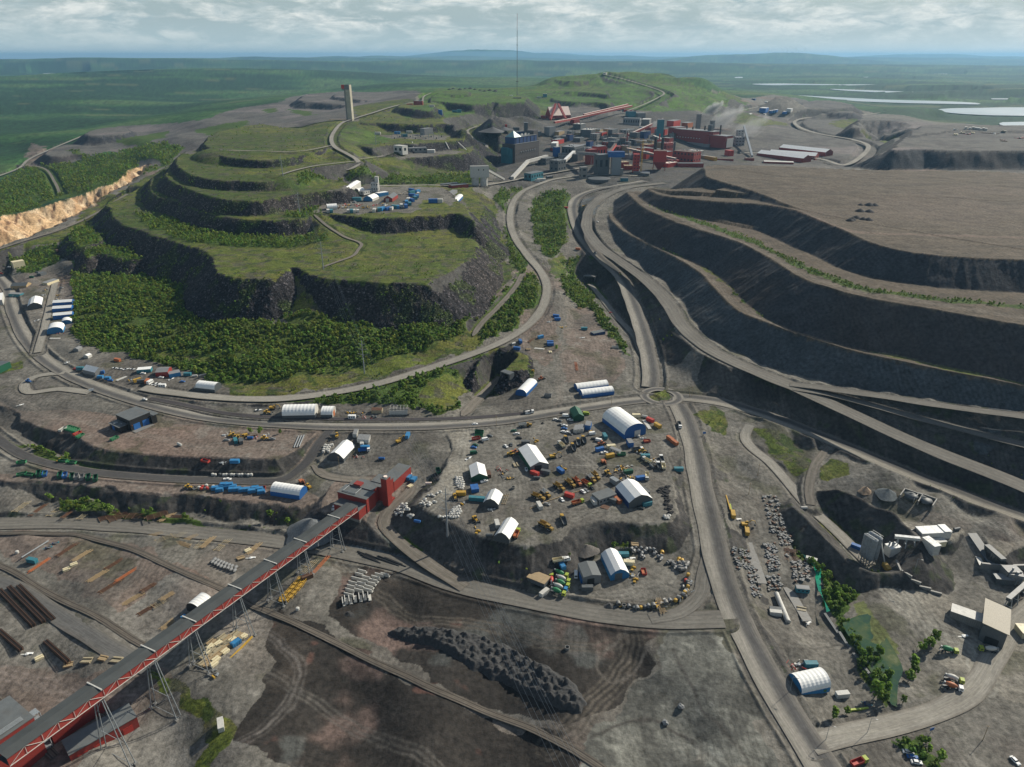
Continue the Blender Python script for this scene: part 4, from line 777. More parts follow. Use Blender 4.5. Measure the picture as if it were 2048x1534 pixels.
def dumper(key,paint='dyellow',bed='dyellow',load=None):
 """articulated hauler with six big wheels"""
 t=empty('dump_truck');p=PM(paint)
 f=MB();f.box((3.3,0,1.0),(3.2,2.0,1.3),p,top=(.9,.9));f.box((1.5,0,1.0),(1.2,2.6,.6),p);f.build('hood',t)
 f=MB();f.box((1.7,0,1.6),(1.6,1.7,1.7),p,top=(.85,.9));cb=f.build('cab',t);g=MB();g.box((1.75,0,2.2),(1.62,1.74,.7),M('glass'),top=(.9,.92));g.build('window',cb)
 f=MB();f.box((-1.8,0,.8),(5.6,1.1,.5),M('dgrey'));f.box((.5,0,.9),(1.2,.8,.5),M('dgrey'));f.build('chassis',t)
 b=MB();q=PM(bed)
 for s in (-1,1): b.add([(-4.9,s*1.0,1.5),(.5,s*1.0,1.4),(.6,s*1.5,3.0),(-5.1,s*1.5,2.7),(-4.9,s*.85,1.5),(.5,s*.85,1.4),(.5,s*1.38,3.0),(-5.0,s*1.38,2.7)],[(0,1,2,3),(4,7,6,5),(3,2,6,7),(0,3,7,4),(1,5,6,2),(0,4,5,1)],q)
 b.box((-2.2,0,1.35),(5.4,2.0,.14),q);b.add([(.5,-1.0,1.4),(.5,1.0,1.4),(.62,1.5,3.1),(.62,-1.5,3.1),(.38,-1,1.4),(.38,1,1.4),(.5,1.5,3.1),(.5,-1.5,3.1)],[(0,1,2,3),(4,7,6,5),(3,2,6,7),(0,3,7,4),(1,5,6,2),(0,4,5,1)],q)
 b.build('dump_body',t)
 veh_wheels(t,(3.1,-1.9,-3.7),1.15,.85,.6);t['category']='dump truck';PROTO[key]=t
def tipper(key,paint,bed):
 t=empty('tipper_truck');truck_cab(t,paint,3.3)
 f=MB();f.box((-.3,0,.75),(7.6,1.0,.35),M('dgrey'));f.build('chassis',t)
 b=MB();q=PM(bed);b.box((-1.0,0,1.15),(5.6,2.4,.15),q)
 for s in (-1,1): b.box((-1.0,s*1.17,1.3),(5.6,.1,1.2),q)
 b.box((1.77,0,1.3),(.1,2.4,1.4),q);b.box((-3.77,0,1.3),(.1,2.4,1.1),q);b.build('dump_body',t)
 veh_wheels(t,(3.3,-1.5,-2.9),1.02,.5,.5);t['category']='tipper truck';PROTO[key]=t
def mixer(key,cabc,drumc):
 t=empty('concrete_mixer_truck');truck_cab(t,cabc,3.4)
 f=MB();f.box((-.3,0,.75),(7.8,1.0,.35),M('dgrey'));f.build('chassis',t)
 d=MB();d.lathe([(-3.0,.55),(-2.7,.8),(-1.2,1.22),(.4,1.22),(1.7,.75),(2.0,.6)],PM(drumc),o=(-.3,0,2.35),tilt=.14,n=14);d.build('drum',t,True)
 c=MB();c.bar((-3.6,0,3.0),(-4.3,0,1.4),.28,M('steel'),6);c.box((-3.6,0,3.0),(.7,.8,.5),M('steel'));c.build('chute',t)
 veh_wheels(t,(3.4,2.0,-1.6,-2.9),1.02,.5,.5);t['category']='concrete mixer truck';PROTO[key]=t
def loader(key,paint='yellow'):
 t=empty('wheel_loader');p=PM(paint)
 f=MB();f.box((-1.6,0,.9),(2.9,2.1,1.1),p,top=(.92,.9));f.box((1.0,0,.9),(1.8,1.3,.7),p);f.build('body',t)
 f=MB();f.box((-.3,0,1.9),(1.5,1.5,1.5),p,top=(.85,.85));cb=f.build('cab',t);g=MB();g.box((-.3,0,2.2),(1.5,1.5,.8),M('glass'),top=(.9,.9));g.build('window',cb)
 a=MB()
 for s in (-1,1): a.bar((1.1,s*.55,1.9),(3.0,s*.55,.8),.14,p)
 a.build('lift_arm',t)
 b=MB();b.add([(3.0,-1.45,.15),(4.2,-1.45,.1),(3.0,-1.45,1.3),(3.0,1.45,.15),(4.2,1.45,.1),(3.0,1.45,1.3),(2.85,-1.45,.1),(2.85,1.45,.1),(2.85,-1.45,1.35),(2.85,1.45,1.35)],[(0,1,2),(3,5,4),(0,3,4,1),(6,8,9,7),(8,2,5,9),(6,7,3,0),(0,2,8,6),(3,7,9,5)],M('dgrey'));b.build('bucket',t)
 veh_wheels(t,(1.5,-1.8),1.05,.8,.6);t['category']='wheel loader';PROTO[key]=t
def excavator(key,paint='yellow',up=True):
 t=empty('excavator');p=PM(paint);tr=MB().box((0,0,0),(4.2,.65,.95),M('tyre'),top=(.85,1));o=tr.build('crawler_track',t);o.location=(0,1.2,0);o2=o.copy();COL.objects.link(o2);o2.parent=t;o2.location=(0,-1.2,0)
 f=MB();f.box((0,0,.6),(1.6,1.8,.5),M('dgrey'));f.box((-.9,0,1.1),(3.4,2.7,1.1),p,top=(.95,.92));f.build('body',t)
 f=MB();f.box((.9,.8,1.2),(1.5,1.0,1.7),p,top=(.9,.9));cb=f.build('cab',t);g=MB();g.box((1.0,.8,1.7),(1.5,1.04,.9),M('glass'),top=(.92,.92));g.build('window',cb)
 m=MB();m.bar((.9,-.2,1.8),(3.2,-.2,4.3),.28,p);m.bar((3.2,-.2,4.3),(5.4,-.2,3.6),.22,p);bo=m.build('boom',t)
 m=MB();m.bar((5.3,-.2,3.7),(6.0,-.2,1.4),.2,p);m.build('arm',t)
 m=MB();m.box((5.7,-.2,.3),(1.1,1.2,1.0),M('dgrey'),top=(.6,1));m.build('bucket',t);t['category']='excavator';PROTO[key]=t
def container(key,col,l=6.1,wd=2.45,h=2.6,name='shipping_container',roof=None,win=False,cat='container'):
 t=empty(name);b=MB();b.box((0,0,.12),(l,wd,h-.12),M(col,'corr'));b.build('body',t)
 r=MB();r.box((0,0,h),(l+.06,wd+.06,.09),M(roof or col,'dirty',scale=.7));r.build('roof',t)
 d=MB().box((0,0,.2),(.06,wd/2-.12,h-.4),M(col,'noise'));o=d.build('door',t);o.location=(l/2+.04,wd/4,0);o2=o.copy();COL.objects.link(o2);o2.parent=t;o2.location=(l/2+.04,-wd/4,0)
 if win:
  g=MB().box((0,0,1.2),(1.0,.05,.9),M('glass'));o=None
  for x in (-l*.3,0,l*.3):
   if o is None: o=g.build('window',t);q=o
   else: q=o.copy();COL.objects.link(q);q.parent=t
   q.location=(x,-wd/2-.03,0)
 t['category']=cat;PROTO[key]=t
def skip(key,col,inner='dgrey',l=5.5,wd=2.4,h=1.7,lid=False):
 t=empty('waste_skip');m=PM(col);b=MB();b.box((0,0,.15),(l,wd,.12),m)
 for s in (-1,1): b.add([(-l/2,s*wd/2,.15),(l/2,s*wd/2,.15),(l/2+.25,s*(wd/2+.15),h),(-l/2-.25,s*(wd/2+.15),h),(-l/2,s*(wd/2-.1),.15),(l/2,s*(wd/2-.1),.15),(l/2+.25,s*(wd/2+.05),h),(-l/2-.25,s*(wd/2+.05),h)],[(0,1,2,3),(4,7,6,5),(3,2,6,7),(0,3,7,4),(1,5,6,2)],m)
 for s in (-1,1): b.box((s*(l/2+.1),0,.15),(.12,wd+.2,h-.15),m)
 b.build('body',t);i=MB();i.box((0,0,.28),(l-.25,wd-.3,.5 if not lid else h-.2),PM(inner));i.build('floor_lining' if not lid else 'cover',t)
 r=MB()
 for x in (-l*.3,0,l*.3):
  for s in (-1,1): r.box((x,s*(wd/2+.14),.2),(.12,.12,h-.25),m)
 r.build('rib',t);t['category']='skip';PROTO[key]=t
def hall(name,x1,y1,x2,y2,W,H,eave,wall,label,cat='hall',roof='white',prof='arch',door=None,band=0.0,group=None,seams=6,win=0,endmat=None,open_end=False,extra=None):
 """long hall; (x1, y1) the middle of the near end's foot and (x2, y2) of the far end's, in photo pixels"""
 a=G(x1,y1);b=G(x2,y2);z=min(a[2],b[2],float(zat((a[0]+b[0])/2,(a[1]+b[1])/2)));Lh=math.hypot(b[0]-a[0],b[1]-a[1]);rz=math.atan2(b[1]-a[1],b[0]-a[0])
 t=empty(name,(a[0],a[1],z-.05),rz);tag(t,label,cat,group)
 if prof=='arch': pr=[(-W/2,eave*.0)]+[(-W/2*math.cos(math.pi*k/12)**1.0 if False else -W/2*math.cos(math.pi*k/12),eave+(H-eave)*math.sin(math.pi*k/12)**.85) for k in range(13)]+[(W/2,0)]
 elif prof=='gambrel': pr=[(-W/2,0),(-W/2,eave),(-W*.27,eave+(H-eave)*.66),(0,H),(W*.27,eave+(H-eave)*.66),(W/2,eave),(W/2,0)]
 elif prof=='gable': pr=[(-W/2,0),(-W/2,eave),(0,H),(W/2,eave),(W/2,0)]
 elif prof=='flat': pr=[(-W/2,0),(-W/2,H),(W/2,H),(W/2,0)]
 else: pr=[(-W/2,0),(-W/2,eave),(W/2,H),(W/2,0)]
 n=len(pr);wm=M(wall,'panel');rm=pmat(roof+'_sheet',C_[roof],kind='noise',rough=.6,var=.07,scale=.25);em=M(endmat or wall,'panel')
 for (p,q) in ((pr[0],pr[1]),(pr[-2],pr[-1])):
  sw=MB();sw.add([(0,p[0],p[1]),(Lh,p[0],p[1]),(Lh,q[0],q[1]),(0,q[0],q[1])],[(0,1,2,3)],wm);s=1 if p[0]+q[0]>0 else -1
  if band>0:
   yy=[p for p in pr if p[0]*s>0 and p[1]>eave-.01]
   yy=sorted(yy,key=lambda p: p[1])
   if len(yy)>1: sw.add([(0,yy[0][0]*1.004,yy[0][1]),(Lh,yy[0][0]*1.004,yy[0][1]),(Lh,yy[1][0]*1.006,yy[1][1]+.02),(0,yy[1][0]*1.006,yy[1][1]+.02)],[(0,1,2,3)],wm)
  sw.build('wall',t)
 rf=MB();V=[];F=[];ns=seams*2+1;core=pr[1:-1];m=len(core)
 for i in range(ns):
  x=Lh*i/(ns-1);sag=(.985 if i % 2 else 1.0)
  for p in core: V.append((x,p[0]*(sag if prof=='arch' else 1),p[1]*(sag if prof in ('arch',) else 1)))
 for i in range(ns-1):
  for k in range(m-1): F.append((i*m+k,i*m+k+1,(i+1)*m+k+1,(i+1)*m+k))
 rf.add(V,F,rm);rf.build('roof',t)
 for x,s in ((0,0),(Lh,1)):
  e=MB();e.add([(x,p[0],p[1]) for p in pr],[tuple(range(n)) if s else tuple(range(n))[::-1]],em if not (open_end and not s) else M('black'));e.build('end_wall',t)  # an open end has no wall: a black sheet stands in for its shade
 if door:
  d=MB();dh=min(H*.62,5.0);dw=min(W*.4,5.0);d.box((-.08,W*(.08 if door[0] != '-' else -.1),0),(.12,dw,dh),M(door.strip('-'),'corr'));d.build('door',t)
 if win:
  g=MB().box((0,0,1.1),(1.1,.06,1.0),M('glass'));o=None
  for k in range(win):
   if o is None: o=g.build('window',t);q=o
   else: q=o.copy();COL.objects.link(q);q.parent=t
   q.location=(Lh*(k+.5)/win,-W/2-.04,0)
   q2=o.copy();COL.objects.link(q2);q2.parent=t;q2.location=(Lh*(k+.5)/win,W/2+.04,0)
 if extra: extra(t,Lh)
 return t
def boxb(name,px,py,dx,dy,dims,wall,roof,label,cat='building',kind='panel',win=(0,0),group=None,dz=-.3,flues=0,rand=None,z=None):
 """flat-roofed block: foot centre in photo pixels, its long side towards (dx, dy)"""
 a=G(px,py) if z is None else P(px,py,z);l,wd,h=dims;t=empty(name,(a[0],a[1],(float(zat(a[0],a[1])) if z is None else z)+dz),head(px,py,dx,dy) if z is None else math.atan2(*(lambda b: (b[1]-a[1],b[0]-a[0]))(P(px+dx,py+dy,z))));tag(t,label,cat,group)
 b=MB();b.box((0,0,0),(l,wd,h),M(wall,kind));b.build('wall',t)
 r=MB();r.box((0,0,h),(l+.3,wd+.3,max(.25,h*.02)),M(roof,'dirty',scale=.2));r.build('roof',t)
 nx,nz=win
 if nx:
  ww=l/nx*.45;hh=h/nz*.32;g=MB()
  for i in range(nx):
   for k in range(nz):
    for s in (-1,1): g.box((-l/2+l*(i+.5)/nx,s*(wd/2+.03),h*(k+.45)/nz),(ww,.08,hh),M('glass'))
  for i in range(max(1,int(nx*wd/l))):
   for k in range(nz):
    for s in (-1,1): g.box((s*(l/2+.03),-wd/2+wd*(i+.5)/max(1,int(nx*wd/l)),h*(k+.45)/nz),(.08,ww,hh),M('glass'))
  o=g.build('window_row',t)
 if flues:
  rr=random.Random(int(px*7+py))
  for i in range(flues):
   f=MB();x=rr.uniform(-.4,.4)*l;y=rr.uniform(-.35,.35)*wd
   if i % 2: f.box((x,y,h+.2),(l*.06+.8,wd*.08+.6,rr.uniform(.8,2.5)),M('steel','dirty'))
   else: f.cyl((x,y,h+.2),.5,rr.uniform(1,3.5),M('steel','dirty'),8)
   f.build('roof_vent',t)
 return t
# ================================================================ things. Points below are read off enlarged crops of the photo:
def Zm(x0,y0,s): return lambda X,Y: (x0+X/s,y0+Y/s)
zB=Zm(500,100,3.835);zC=Zm(950,100,5.113);zD=Zm(1250,100,4.551);zE=Zm(1600,100,3.835);zF=Zm(0,450,3.835);zG=Zm(500,450,3.835);zH=Zm(980,400,3.41)
z1=Zm(0,760,4.5125);z2=Zm(380,780,4.795);z3=Zm(740,800,5.114);z4=Zm(1060,800,5.114);z5=Zm(960,1060,4.267);z6=Zm(1380,800,3.835);z7=Zm(1640,900,4.512);z8=Zm(1440,1160,3.368)
y1=Zm(0,1020,5.12);y2=Zm(0,1250,5.12);y3=Zm(340,1000,4.383);y4=Zm(340,1250,3.103);y5=Zm(900,1200,3.413)
NTH=['first','second','third','fourth','fifth','sixth','seventh','eighth','ninth','tenth','eleventh','twelfth','thirteenth','fourteenth','fifteenth','sixteenth','seventeenth','eighteenth','nineteenth','twentieth','twenty-first','twenty-second','twenty-third','twenty-fourth','twenty-fifth','twenty-sixth','twenty-seventh','twenty-eighth','twenty-ninth','thirtieth']
hall('storage_hall',569,829,634,829,13,8.6,3.2,'dgrey','long white roofed hall by the main road, grey lower wall, larger of the pair','hall',band=0,seams=9,endmat='offwhite')
hall('storage_hall',669,829.5,646,829.5,11,6.6,2.8,'dgrey','short white roofed hall with orange end door, smaller of the pair','hall',seams=4,endmat='offwhite',door='orange')
hall('storage_hall',671.5,922.5,695,888,12.6,7.4,3.0,'dgrey','white gambrel hall on the gravel pad above the red hoist house','hall',prof='gambrel',seams=7)
hall('fabric_hall',607.5,991.5,549.5,982.5,10,6.6,1.6,'blue','white tunnel tent with blue sides beside the blue skips','fabric hall',seams=9,band=1)
hall('fabric_hall',1079,941,1054,904.5,13,7.0,4.2,'dgreen','white gable hall with dark gateway amid parked dump trucks','hall',prof='gable',seams=7,endmat='grey',door='black')
hall('fabric_hall',959,963,953.6,939,10.5,6.2,3.6,'dgreen','small white gable hall with dark green end wall','hall',prof='gable',seams=4)
hall('fabric_hall',981.5,1015.5,991,994,9.8,6.6,3.0,'dgrey','white polygonal hall joined by two teal containers','hall',prof='gambrel',seams=5)
hall('fabric_hall',1003.5,1084.5,1022.5,1051,9.2,6.8,3.2,'dgrey','white polygonal hall at the bottom corner of the truck yard','hall',prof='gambrel',seams=6)
hall('fabric_hall',1270,873.5,1225,838.5,18.5,10.6,3.6,'blue','biggest white arched hall with blue walls near the roundabout','fabric hall',seams=9,door='-offwhite',band=0)
hall('fabric_hall',1281,1013,1253,980,16,8.6,4.2,'navy','white hall with steel blue lower roof by the tyre heaps','hall',prof='gambrel',seams=7,endmat='dgrey')
hall('fabric_hall',1239.5,1159,1219,1114,10.6,7.2,3.6,'sky','white roofed hall with bright blue walls above the mixer trucks','hall',prof='gambrel',seams=6,door='dgrey')
hall('workshop',1184,1168,1172,1139,10,6.4,5.4,'grey','grey metal workshop with dark gateway beside the bright blue hall','workshop',roof='roofgrey',prof='gable',seams=5,door='black')
hall('fabric_hall',1042,792,1064,767.5,9.6,6.0,2.0,'blue','lone white tunnel tent with blue sides near the tunnel mouth','fabric hall',seams=8,band=1)
hall('fabric_hall',1161,791.5,1224,784.5,9,5.6,2.0,'blue','nearer of two parallel white tunnel tents with blue sides','fabric hall',seams=9,band=1)
hall('fabric_hall',1151,778.5,1213,772,9,5.6,2.0,'blue','farther of two parallel white tunnel tents with blue sides','fabric hall',seams=9,band=1)
hall('shed',1184,669,1207,667,6,3.4,3.0,'navy','dark flat roofed shed on the pink gravel terrace','shed',roof='roofgrey',prof='flat',win=4)
for k,(ax,ay,bx,by,lb) in enumerate([(109,611,147,606,'top white hall of three stacked close beside the birch thicket'),(108,623,146,618,'middle white hall of three stacked close beside the birch thicket'),(109,637,147,632,'bottom white hall of three stacked close beside the birch thicket')]):
 hall('fabric_hall',ax,ay,bx,by,8,6,4.2,'blue',lb,'hall',prof='gable',seams=6,group='three white halls in a row')
hall('fabric_hall',134,648.5,134.5,642,9,4.6,1.6,'sky','small white arched tent with bright blue front below three white halls','fabric hall',seams=3)
hall('fabric_hall',111,667,115,656,13.5,6.6,2.2,'sky','wide white arched tent with bright blue front and brown pallet','fabric hall',seams=5)
hall('fabric_hall',71,618.5,74,603,13,7.4,4.0,'dgrey','white hall with dark grey front on the strip yard','hall',prof='gambrel',seams=5)
hall('fabric_hall',201,749,176,742,9,6.6,3.6,'grey','white gable hall with grey front at the edge of the boat yard','hall',prof='gable',seams=5)
hall('red_hall',316,748,341,748,11,6.0,4.4,'brick','red walled hall with grey roof beside a bright blue shed','hall',roof='grey',prof='gable',seams=4)
hall('shed',338,753,361,749,7,3.6,3.0,'sky','bright blue shed with flat grey roof beside the red hall','shed',roof='grey',prof='flat')
hall('shed',276,744.5,304,742,6,3.4,3.0,'teal','low white roofed shed with teal wall in the boat yard','shed',prof='flat')
hall('fabric_hall',437,780,399,775,9.5,6.4,2.4,'dgrey','white hall with grey end by the bend of the valley road','hall',seams=7)
hall('fabric_hall',1590,1368,1645,1366,10.5,7.6,3.0,'sky','white hall with bright blue base alone on the lower right yard','fabric hall',seams=7,endmat='sky')
hall('fabric_hall',389,1226,414,1204,10.5,6.4,.8,'brick','white arched shelter with red sides beside the conveyor bridge','fabric hall',seams=5,open_end=True)
hall('cabin',172,716.5,180,712,5,3.4,2.4,'offwhite','small weathered cabin with pale roof at the thicket edge','cabin',prof='gable',seams=2)
hall('cabin',152,703,160,697,5,3.4,2.4,'grey','tiny grey cabin half hidden in birch thicket','cabin',roof='grey',prof='gable',seams=2)
hall('gatehouse',27,538,50,533,8,9,7.6,'cream','tall cream building with a band of windows under its flat roof','building',roof='cream',prof='flat',win=4)
hall('house',28,577,58,571,11,7,4.6,'wood','brown house with dark grey pitched roof by the junction','house',roof='dgrey',prof='gable',win=3)
hall('shed',90,570,114,563,7,3.8,3.2,'cream','cream walled shed with grey sloping roof','shed',roof='grey',prof='mono')
hall('shed',22,592,44,590,6,3.6,3.0,'teal','low teal shed beside the left road','shed',roof='grey',prof='flat')
hall('shed',78,552,90,548,6,3.2,2.6,'dgrey','dark low shed behind the cream walled shed','shed',roof='dgrey',prof='flat')
hall('kiosk',0,610,3,596,6,6,5,'offwhite','white building cut by the left edge of the view','building',prof='flat')
hall('shed',744,824,765,823,5,3.4,2.8,'tan','old shed with rusty brown roof beside the service strip','shed',roof='rust',prof='gable',seams=3)
hall('bunker',-6,738,12,741,12,6,5,'dgreen','dark green building cut by the left edge below the junction','building',roof='dgrey',prof='flat')
hall('fabric_hall',*zB(905,1160),*zB(955,1138),14,7.5,3.4,'offwhite','white hall on the hill yard with corrugated sides','hall',prof='gambrel',seams=5,endmat='sky')
hall('red_hall',*zB(1060,1165),*zB(1105,1135),12,8.5,5,'brick','dark red hall with grey gable roof on the hill yard','hall',roof='dgrey',prof='gable',door='offwhite')
hall('fabric_hall',*zB(590,1222),*zB(668,1218),12,7,3,'offwhite','white hall at the left end of the hill yard','hall',seams=6,endmat='grey')
hall('storage_hall',*zB(738,1054),*zB(825,1050),11,10,8,'offwhite','large pale hall behind the hill yard','hall',prof='gable',seams=5)
hall('fabric_hall',*zB(815,1082),*zB(862,1086),10,7,2.5,'grey','small rounded grey and white hall behind the hill yard','hall',seams=4)
hall('shed',*zB(975,1125),*zB(1050,1105),9,5.5,4.4,'sky','white roofed shed with bright blue wall on the hill yard','shed',prof='flat')
hall('fabric_hall',*zB(1540,1136),*zB(1612,1134),9,6,3,'blue','white and blue tunnel tent below the twin silo house','fabric hall',seams=4)
hall('shed',*zB(1485,1098),*zB(1572,1096),8,5,4,'grey','grey flat shed below the twin silo house','shed',roof='grey',prof='flat')
boxb('tower_block',*zB(960,1080),1,0,(10,9,12),'offwhite','grey','pale two storey block with stair tower behind the hill yard','building',win=(3,2))
boxb('stair_tower',*zB(978,1078),1,0,(5,5,20),'offwhite','offwhite','slim white tower beside the pale block on the hill','tower')
boxb('barracks',*zB(900,1100),1,-.25,(26,8,5),'offwhite','grey','row of pale huts behind the hill yard','hut',win=(6,1))
def black_building():
 a=G(262,852);rz=head(262,852,40,18);t=empty('black_workshop',(a[0],a[1],a[2]),rz);tag(t,'black two level workshop with bright blue gates on the left plateau','workshop')
 w=M('black','corr');rf=M('roofgrey','dirty',scale=.25)
 b=MB();b.box((0,3.5,0),(17.5,16,9),w);b.box((6.5,12.5,0),(9,4,6.5),w);b.build('wall',t)
 b=MB();b.box((-1.5,-7.5,0),(14,6,5),w);b.build('annex',t)
 r=MB();r.box((0,3.5,9),(17.9,16.4,.25),rf);r.box((6.5,14.3,6.5),(9.2,4.2,.2),rf);r.box((-1.5,-8,5),(14.3,7,.22),rf);r.build('roof',t)
 p=MB();p.box((-3,-8.7,5.2),(1.2,2.6,.7),M('steel'));p.box((1,-7,5.2),(2.5,.7,.5),M('steel'));p.build('roof_vent',t)
 g=MB().box((0,0,0),(.12,5,4.6),M('blue','corr'))
 o=g.build('gate',t);o.location=(8.82,0,.3);o2=o.copy();COL.objects.link(o2);o2.parent=t;o2.location=(8.82,7,.3)
 g=MB();g.box((-4,-10.58,.3),(3,.1,3.4),M('blue','corr'));g.build('gate',t)
 s=MB();s.box((11,3,-.2),(4.5,15,.5),M('conc'));s.build('apron',t)
 l=MB();l.box((8.95,-3.4,4.2),(.3,.5,.5),M('orange'));l.build('lamp',t)
black_building()
def red_house():
 p0=P(712,1034,-6);p1=P(800,950,-5);ax=(p1-p0)[:2];Lx=np.linalg.norm(ax);rz=math.atan2(ax[1],ax[0])
 t=empty('conveyor_station',(p0[0],p0[1],-8),rz);tag(t,'red conveyor station of stepped blocks with a square stair tower','industrial building')
 w=M('brick','corr');rf=M('roofgrey','dirty',scale=.2);pl=M('conc')
 b=MB();r=MB();c=MB();s=Lx
 for (x0,x1,ya,yb,h) in ((-2,6,-4,3.5,8.5),(6,15.2,-4.4,17,12),(15.2,20.5,-3,15,12.6),(20.5,24,-6.2,12,12.4),(24,33,-6.6,4,12.8),(33,54,-6.8,2.6,9.5),(-1,6,3.5,15,8)):
  b.box(((x0+x1)/2,(ya+yb)/2,2.2),(x1-x0,yb-ya,h-2.2),w);r.box(((x0+x1)/2,(ya+yb)/2,h),(x1-x0+.3,yb-ya+.3,.3),rf);c.box(((x0+x1)/2,(ya+yb)/2,-2),(x1-x0+.12,yb-ya+.12,4.2),pl)
 b.build('wall',t);r.build('roof',t);c.build('plinth',t)
 tw=MB();tw.box((21.8,-8.6,0),(4.6,4.2,20),w);tw.box((21.8,-8.6,20),(4.8,4.4,.25),rf);o=tw.build('stair_tower',t)
 h=MB();h.cyl((21.8,-8.6,20.2),1.2,.7,M('pinkw'),12);h.build('beacon',o)
 p=MB()
 for k in range(3): p.bar((25+k*.9,-3,13.4),(32+k*.3,-3+k*1.6,13.4),.16,M('steel'),6)
 p.bar((8,5,12.8),(14.5,5,12.8),.25,M('steel'),6);p.bar((8,5,12.8),(8,14,12.8),.25,M('steel'),6);p.bar((8,14,12.8),(14.5,14,12.8),.25,M('steel'),6);p.build('roof_pipe',t)
 m=MB();m.box((17.5,9,12.7),(4,5,1.3),w);m.build('roof_hatch',t)
 d=MB();d.box((8,-4.6,-1.8),(3,.25,3.4),M('dgrey'));d.box((28,-6.85,-1.8),(3,.25,3.4),M('dgrey'));d.build('door',t)
 e=MB();e.box((26,-9.2,0),(3,2.4,2.4),w);e.build('porch',t)
 return p0
red_house()
def conveyor():
 zt0,zt1=6.5,30.0                       # the gallery climbs towards the camera side
 A=P(706,1022,0.0);B=P(40,1500,20.0)
 a=Vector((A[0],A[1],1.0));b=Vector((B[0],B[1],20.0));d=(b-a);Lx=d.xy.length;rz=math.atan2(d.y,d.x);sl=(b.z-a.z)/Lx
 t=empty('conveyor_bridge',a,rz);tag(t,'long inclined conveyor bridge with dark roof, red side and white trusses on steel trestles','conveyor bridge')
 W=7.4;Hh=3.9;x1=Lx*1.03
 def z(x): return x*sl
 rf=MB();side=MB();tr=MB();fl=MB();wm=M('offwhite')
 n=40
 for s,y in ((1,W/2),(-1,-W/2)):
  side.add([(0,y,z(0)),(x1,y,z(x1)),(x1,y,z(x1)+Hh),(0,y,z(0)+Hh)],[(0,1,2,3)],M('brick'))
  for zo in (0,Hh): tr.bar((0,y+s*.18,z(0)+zo),(x1,y+s*.18,z(x1)+zo),.15,wm)
  nb=int(x1/6.0)
  for i in range(nb):
   xa=x1*i/nb;xb=x1*(i+1)/nb
   tr.bar((xa,y+s*.2,z(xa)),((xa),y+s*.2,z(xa)+Hh),.10,wm)
   tr.bar((xa,y+s*.2,z(xa)+(0 if i % 2 else Hh)),(xb,y+s*.2,z(xb)+(Hh if i % 2 else 0)),.10,wm)
 roofm=pmat('bitumen_roof',(.050,.056,.056),scale=.15,rough=.8)
 rf.add([(0,-W/2-.5,z(0)+Hh+.1),(x1,-W/2-.5,z(x1)+Hh+.1),(x1,0,z(x1)+Hh+.7),(0,0,z(0)+Hh+.7),(0,W/2+.5,z(0)+Hh+.1),(x1,W/2+.5,z(x1)+Hh+.1)],[(0,1,2,3),(3,2,5,4)],roofm)
 fl.add([(0,-W/2,z(0)-.1),(x1,-W/2,z(x1)-.1),(x1,W/2,z(x1)-.1),(0,W/2,z(0)-.1)],[(0,3,2,1)],M('dgrey'))
 rf.build('roof',t);side.build('side_wall',t);tr.build('truss',t);fl.build('floor',t)
 sb=MB()
 feet=[(677,1099,1.0),(624,1153,1.0),(564,1209,1.0),(495,1270,1.0),(420,1345,1.0),(338,1428,1.0),(242,1519,1.0)]
 c,s_=math.cos(-rz),math.sin(-rz)
 for fx,fy,k in feet:
  g=G(fx,fy);lx=(g[0]-a.x)*c-(g[1]-a.y)*s_;zb=g[2]-a.z;top=z(lx)
  m=MB();sp=2.1;q=M('steel','dirty',scale=.8)
  for sx in (-1,1):
   for sy in (-1,1): m.bar((lx+sx*1.2,sy*6.2*max(.55,(top-zb)/26),zb),(lx+sx*.35,sy*2.2,top),.22,q,6)
  hh=top-zb
  for f0,f1 in ((.02,.36),(.36,.68),(.68,.98)):
   yw=lambda f: (6.2*max(.55,hh/26))*(1-f)+2.2*f
   m.bar((lx,-yw(f0),zb+hh*f0),(lx,yw(f1),zb+hh*f1),.12,q);m.bar((lx,yw(f0),zb+hh*f0),(lx,-yw(f0),zb+hh*f0),.13,q)
  m.bar((lx,-yw(.68),zb+hh*.68),(lx,yw(.68),zb+hh*.68),.13,q)
  o=m.build('trestle',t)
  for sx in (-1,1):
   for sy in (-1,1): MB().box((lx+sx*1.2,sy*6.2*max(.55,hh/26),zb-.4),(1.5,1.5,1.3),M('conc')).build('footing',o)
  sb.box((lx,0,top+Hh+.35),(.5,W+1.2,.5),wm)
 sb.build('roof_rib',t)
conveyor()
def red_block(name,px,py,dx,dy,z0,dims,label,extra=None,cat='industrial building'):
 a=P(px,py,z0);b=P(px+dx,py+dy,z0);t=empty(name,(a[0],a[1],z0),math.atan2(b[1]-a[1],b[0]-a[0]));tag(t,label,cat);l,w_,h=dims
 b_=MB();b_.box((0,0,0),(l,w_,h),M('brick','corr'));b_.build('wall',t);r=MB();r.box((0,0,h),(l+.3,w_+.3,.3),M('roofgrey','dirty',scale=.2));r.build('roof',t)
 if extra: extra(t)
 return t
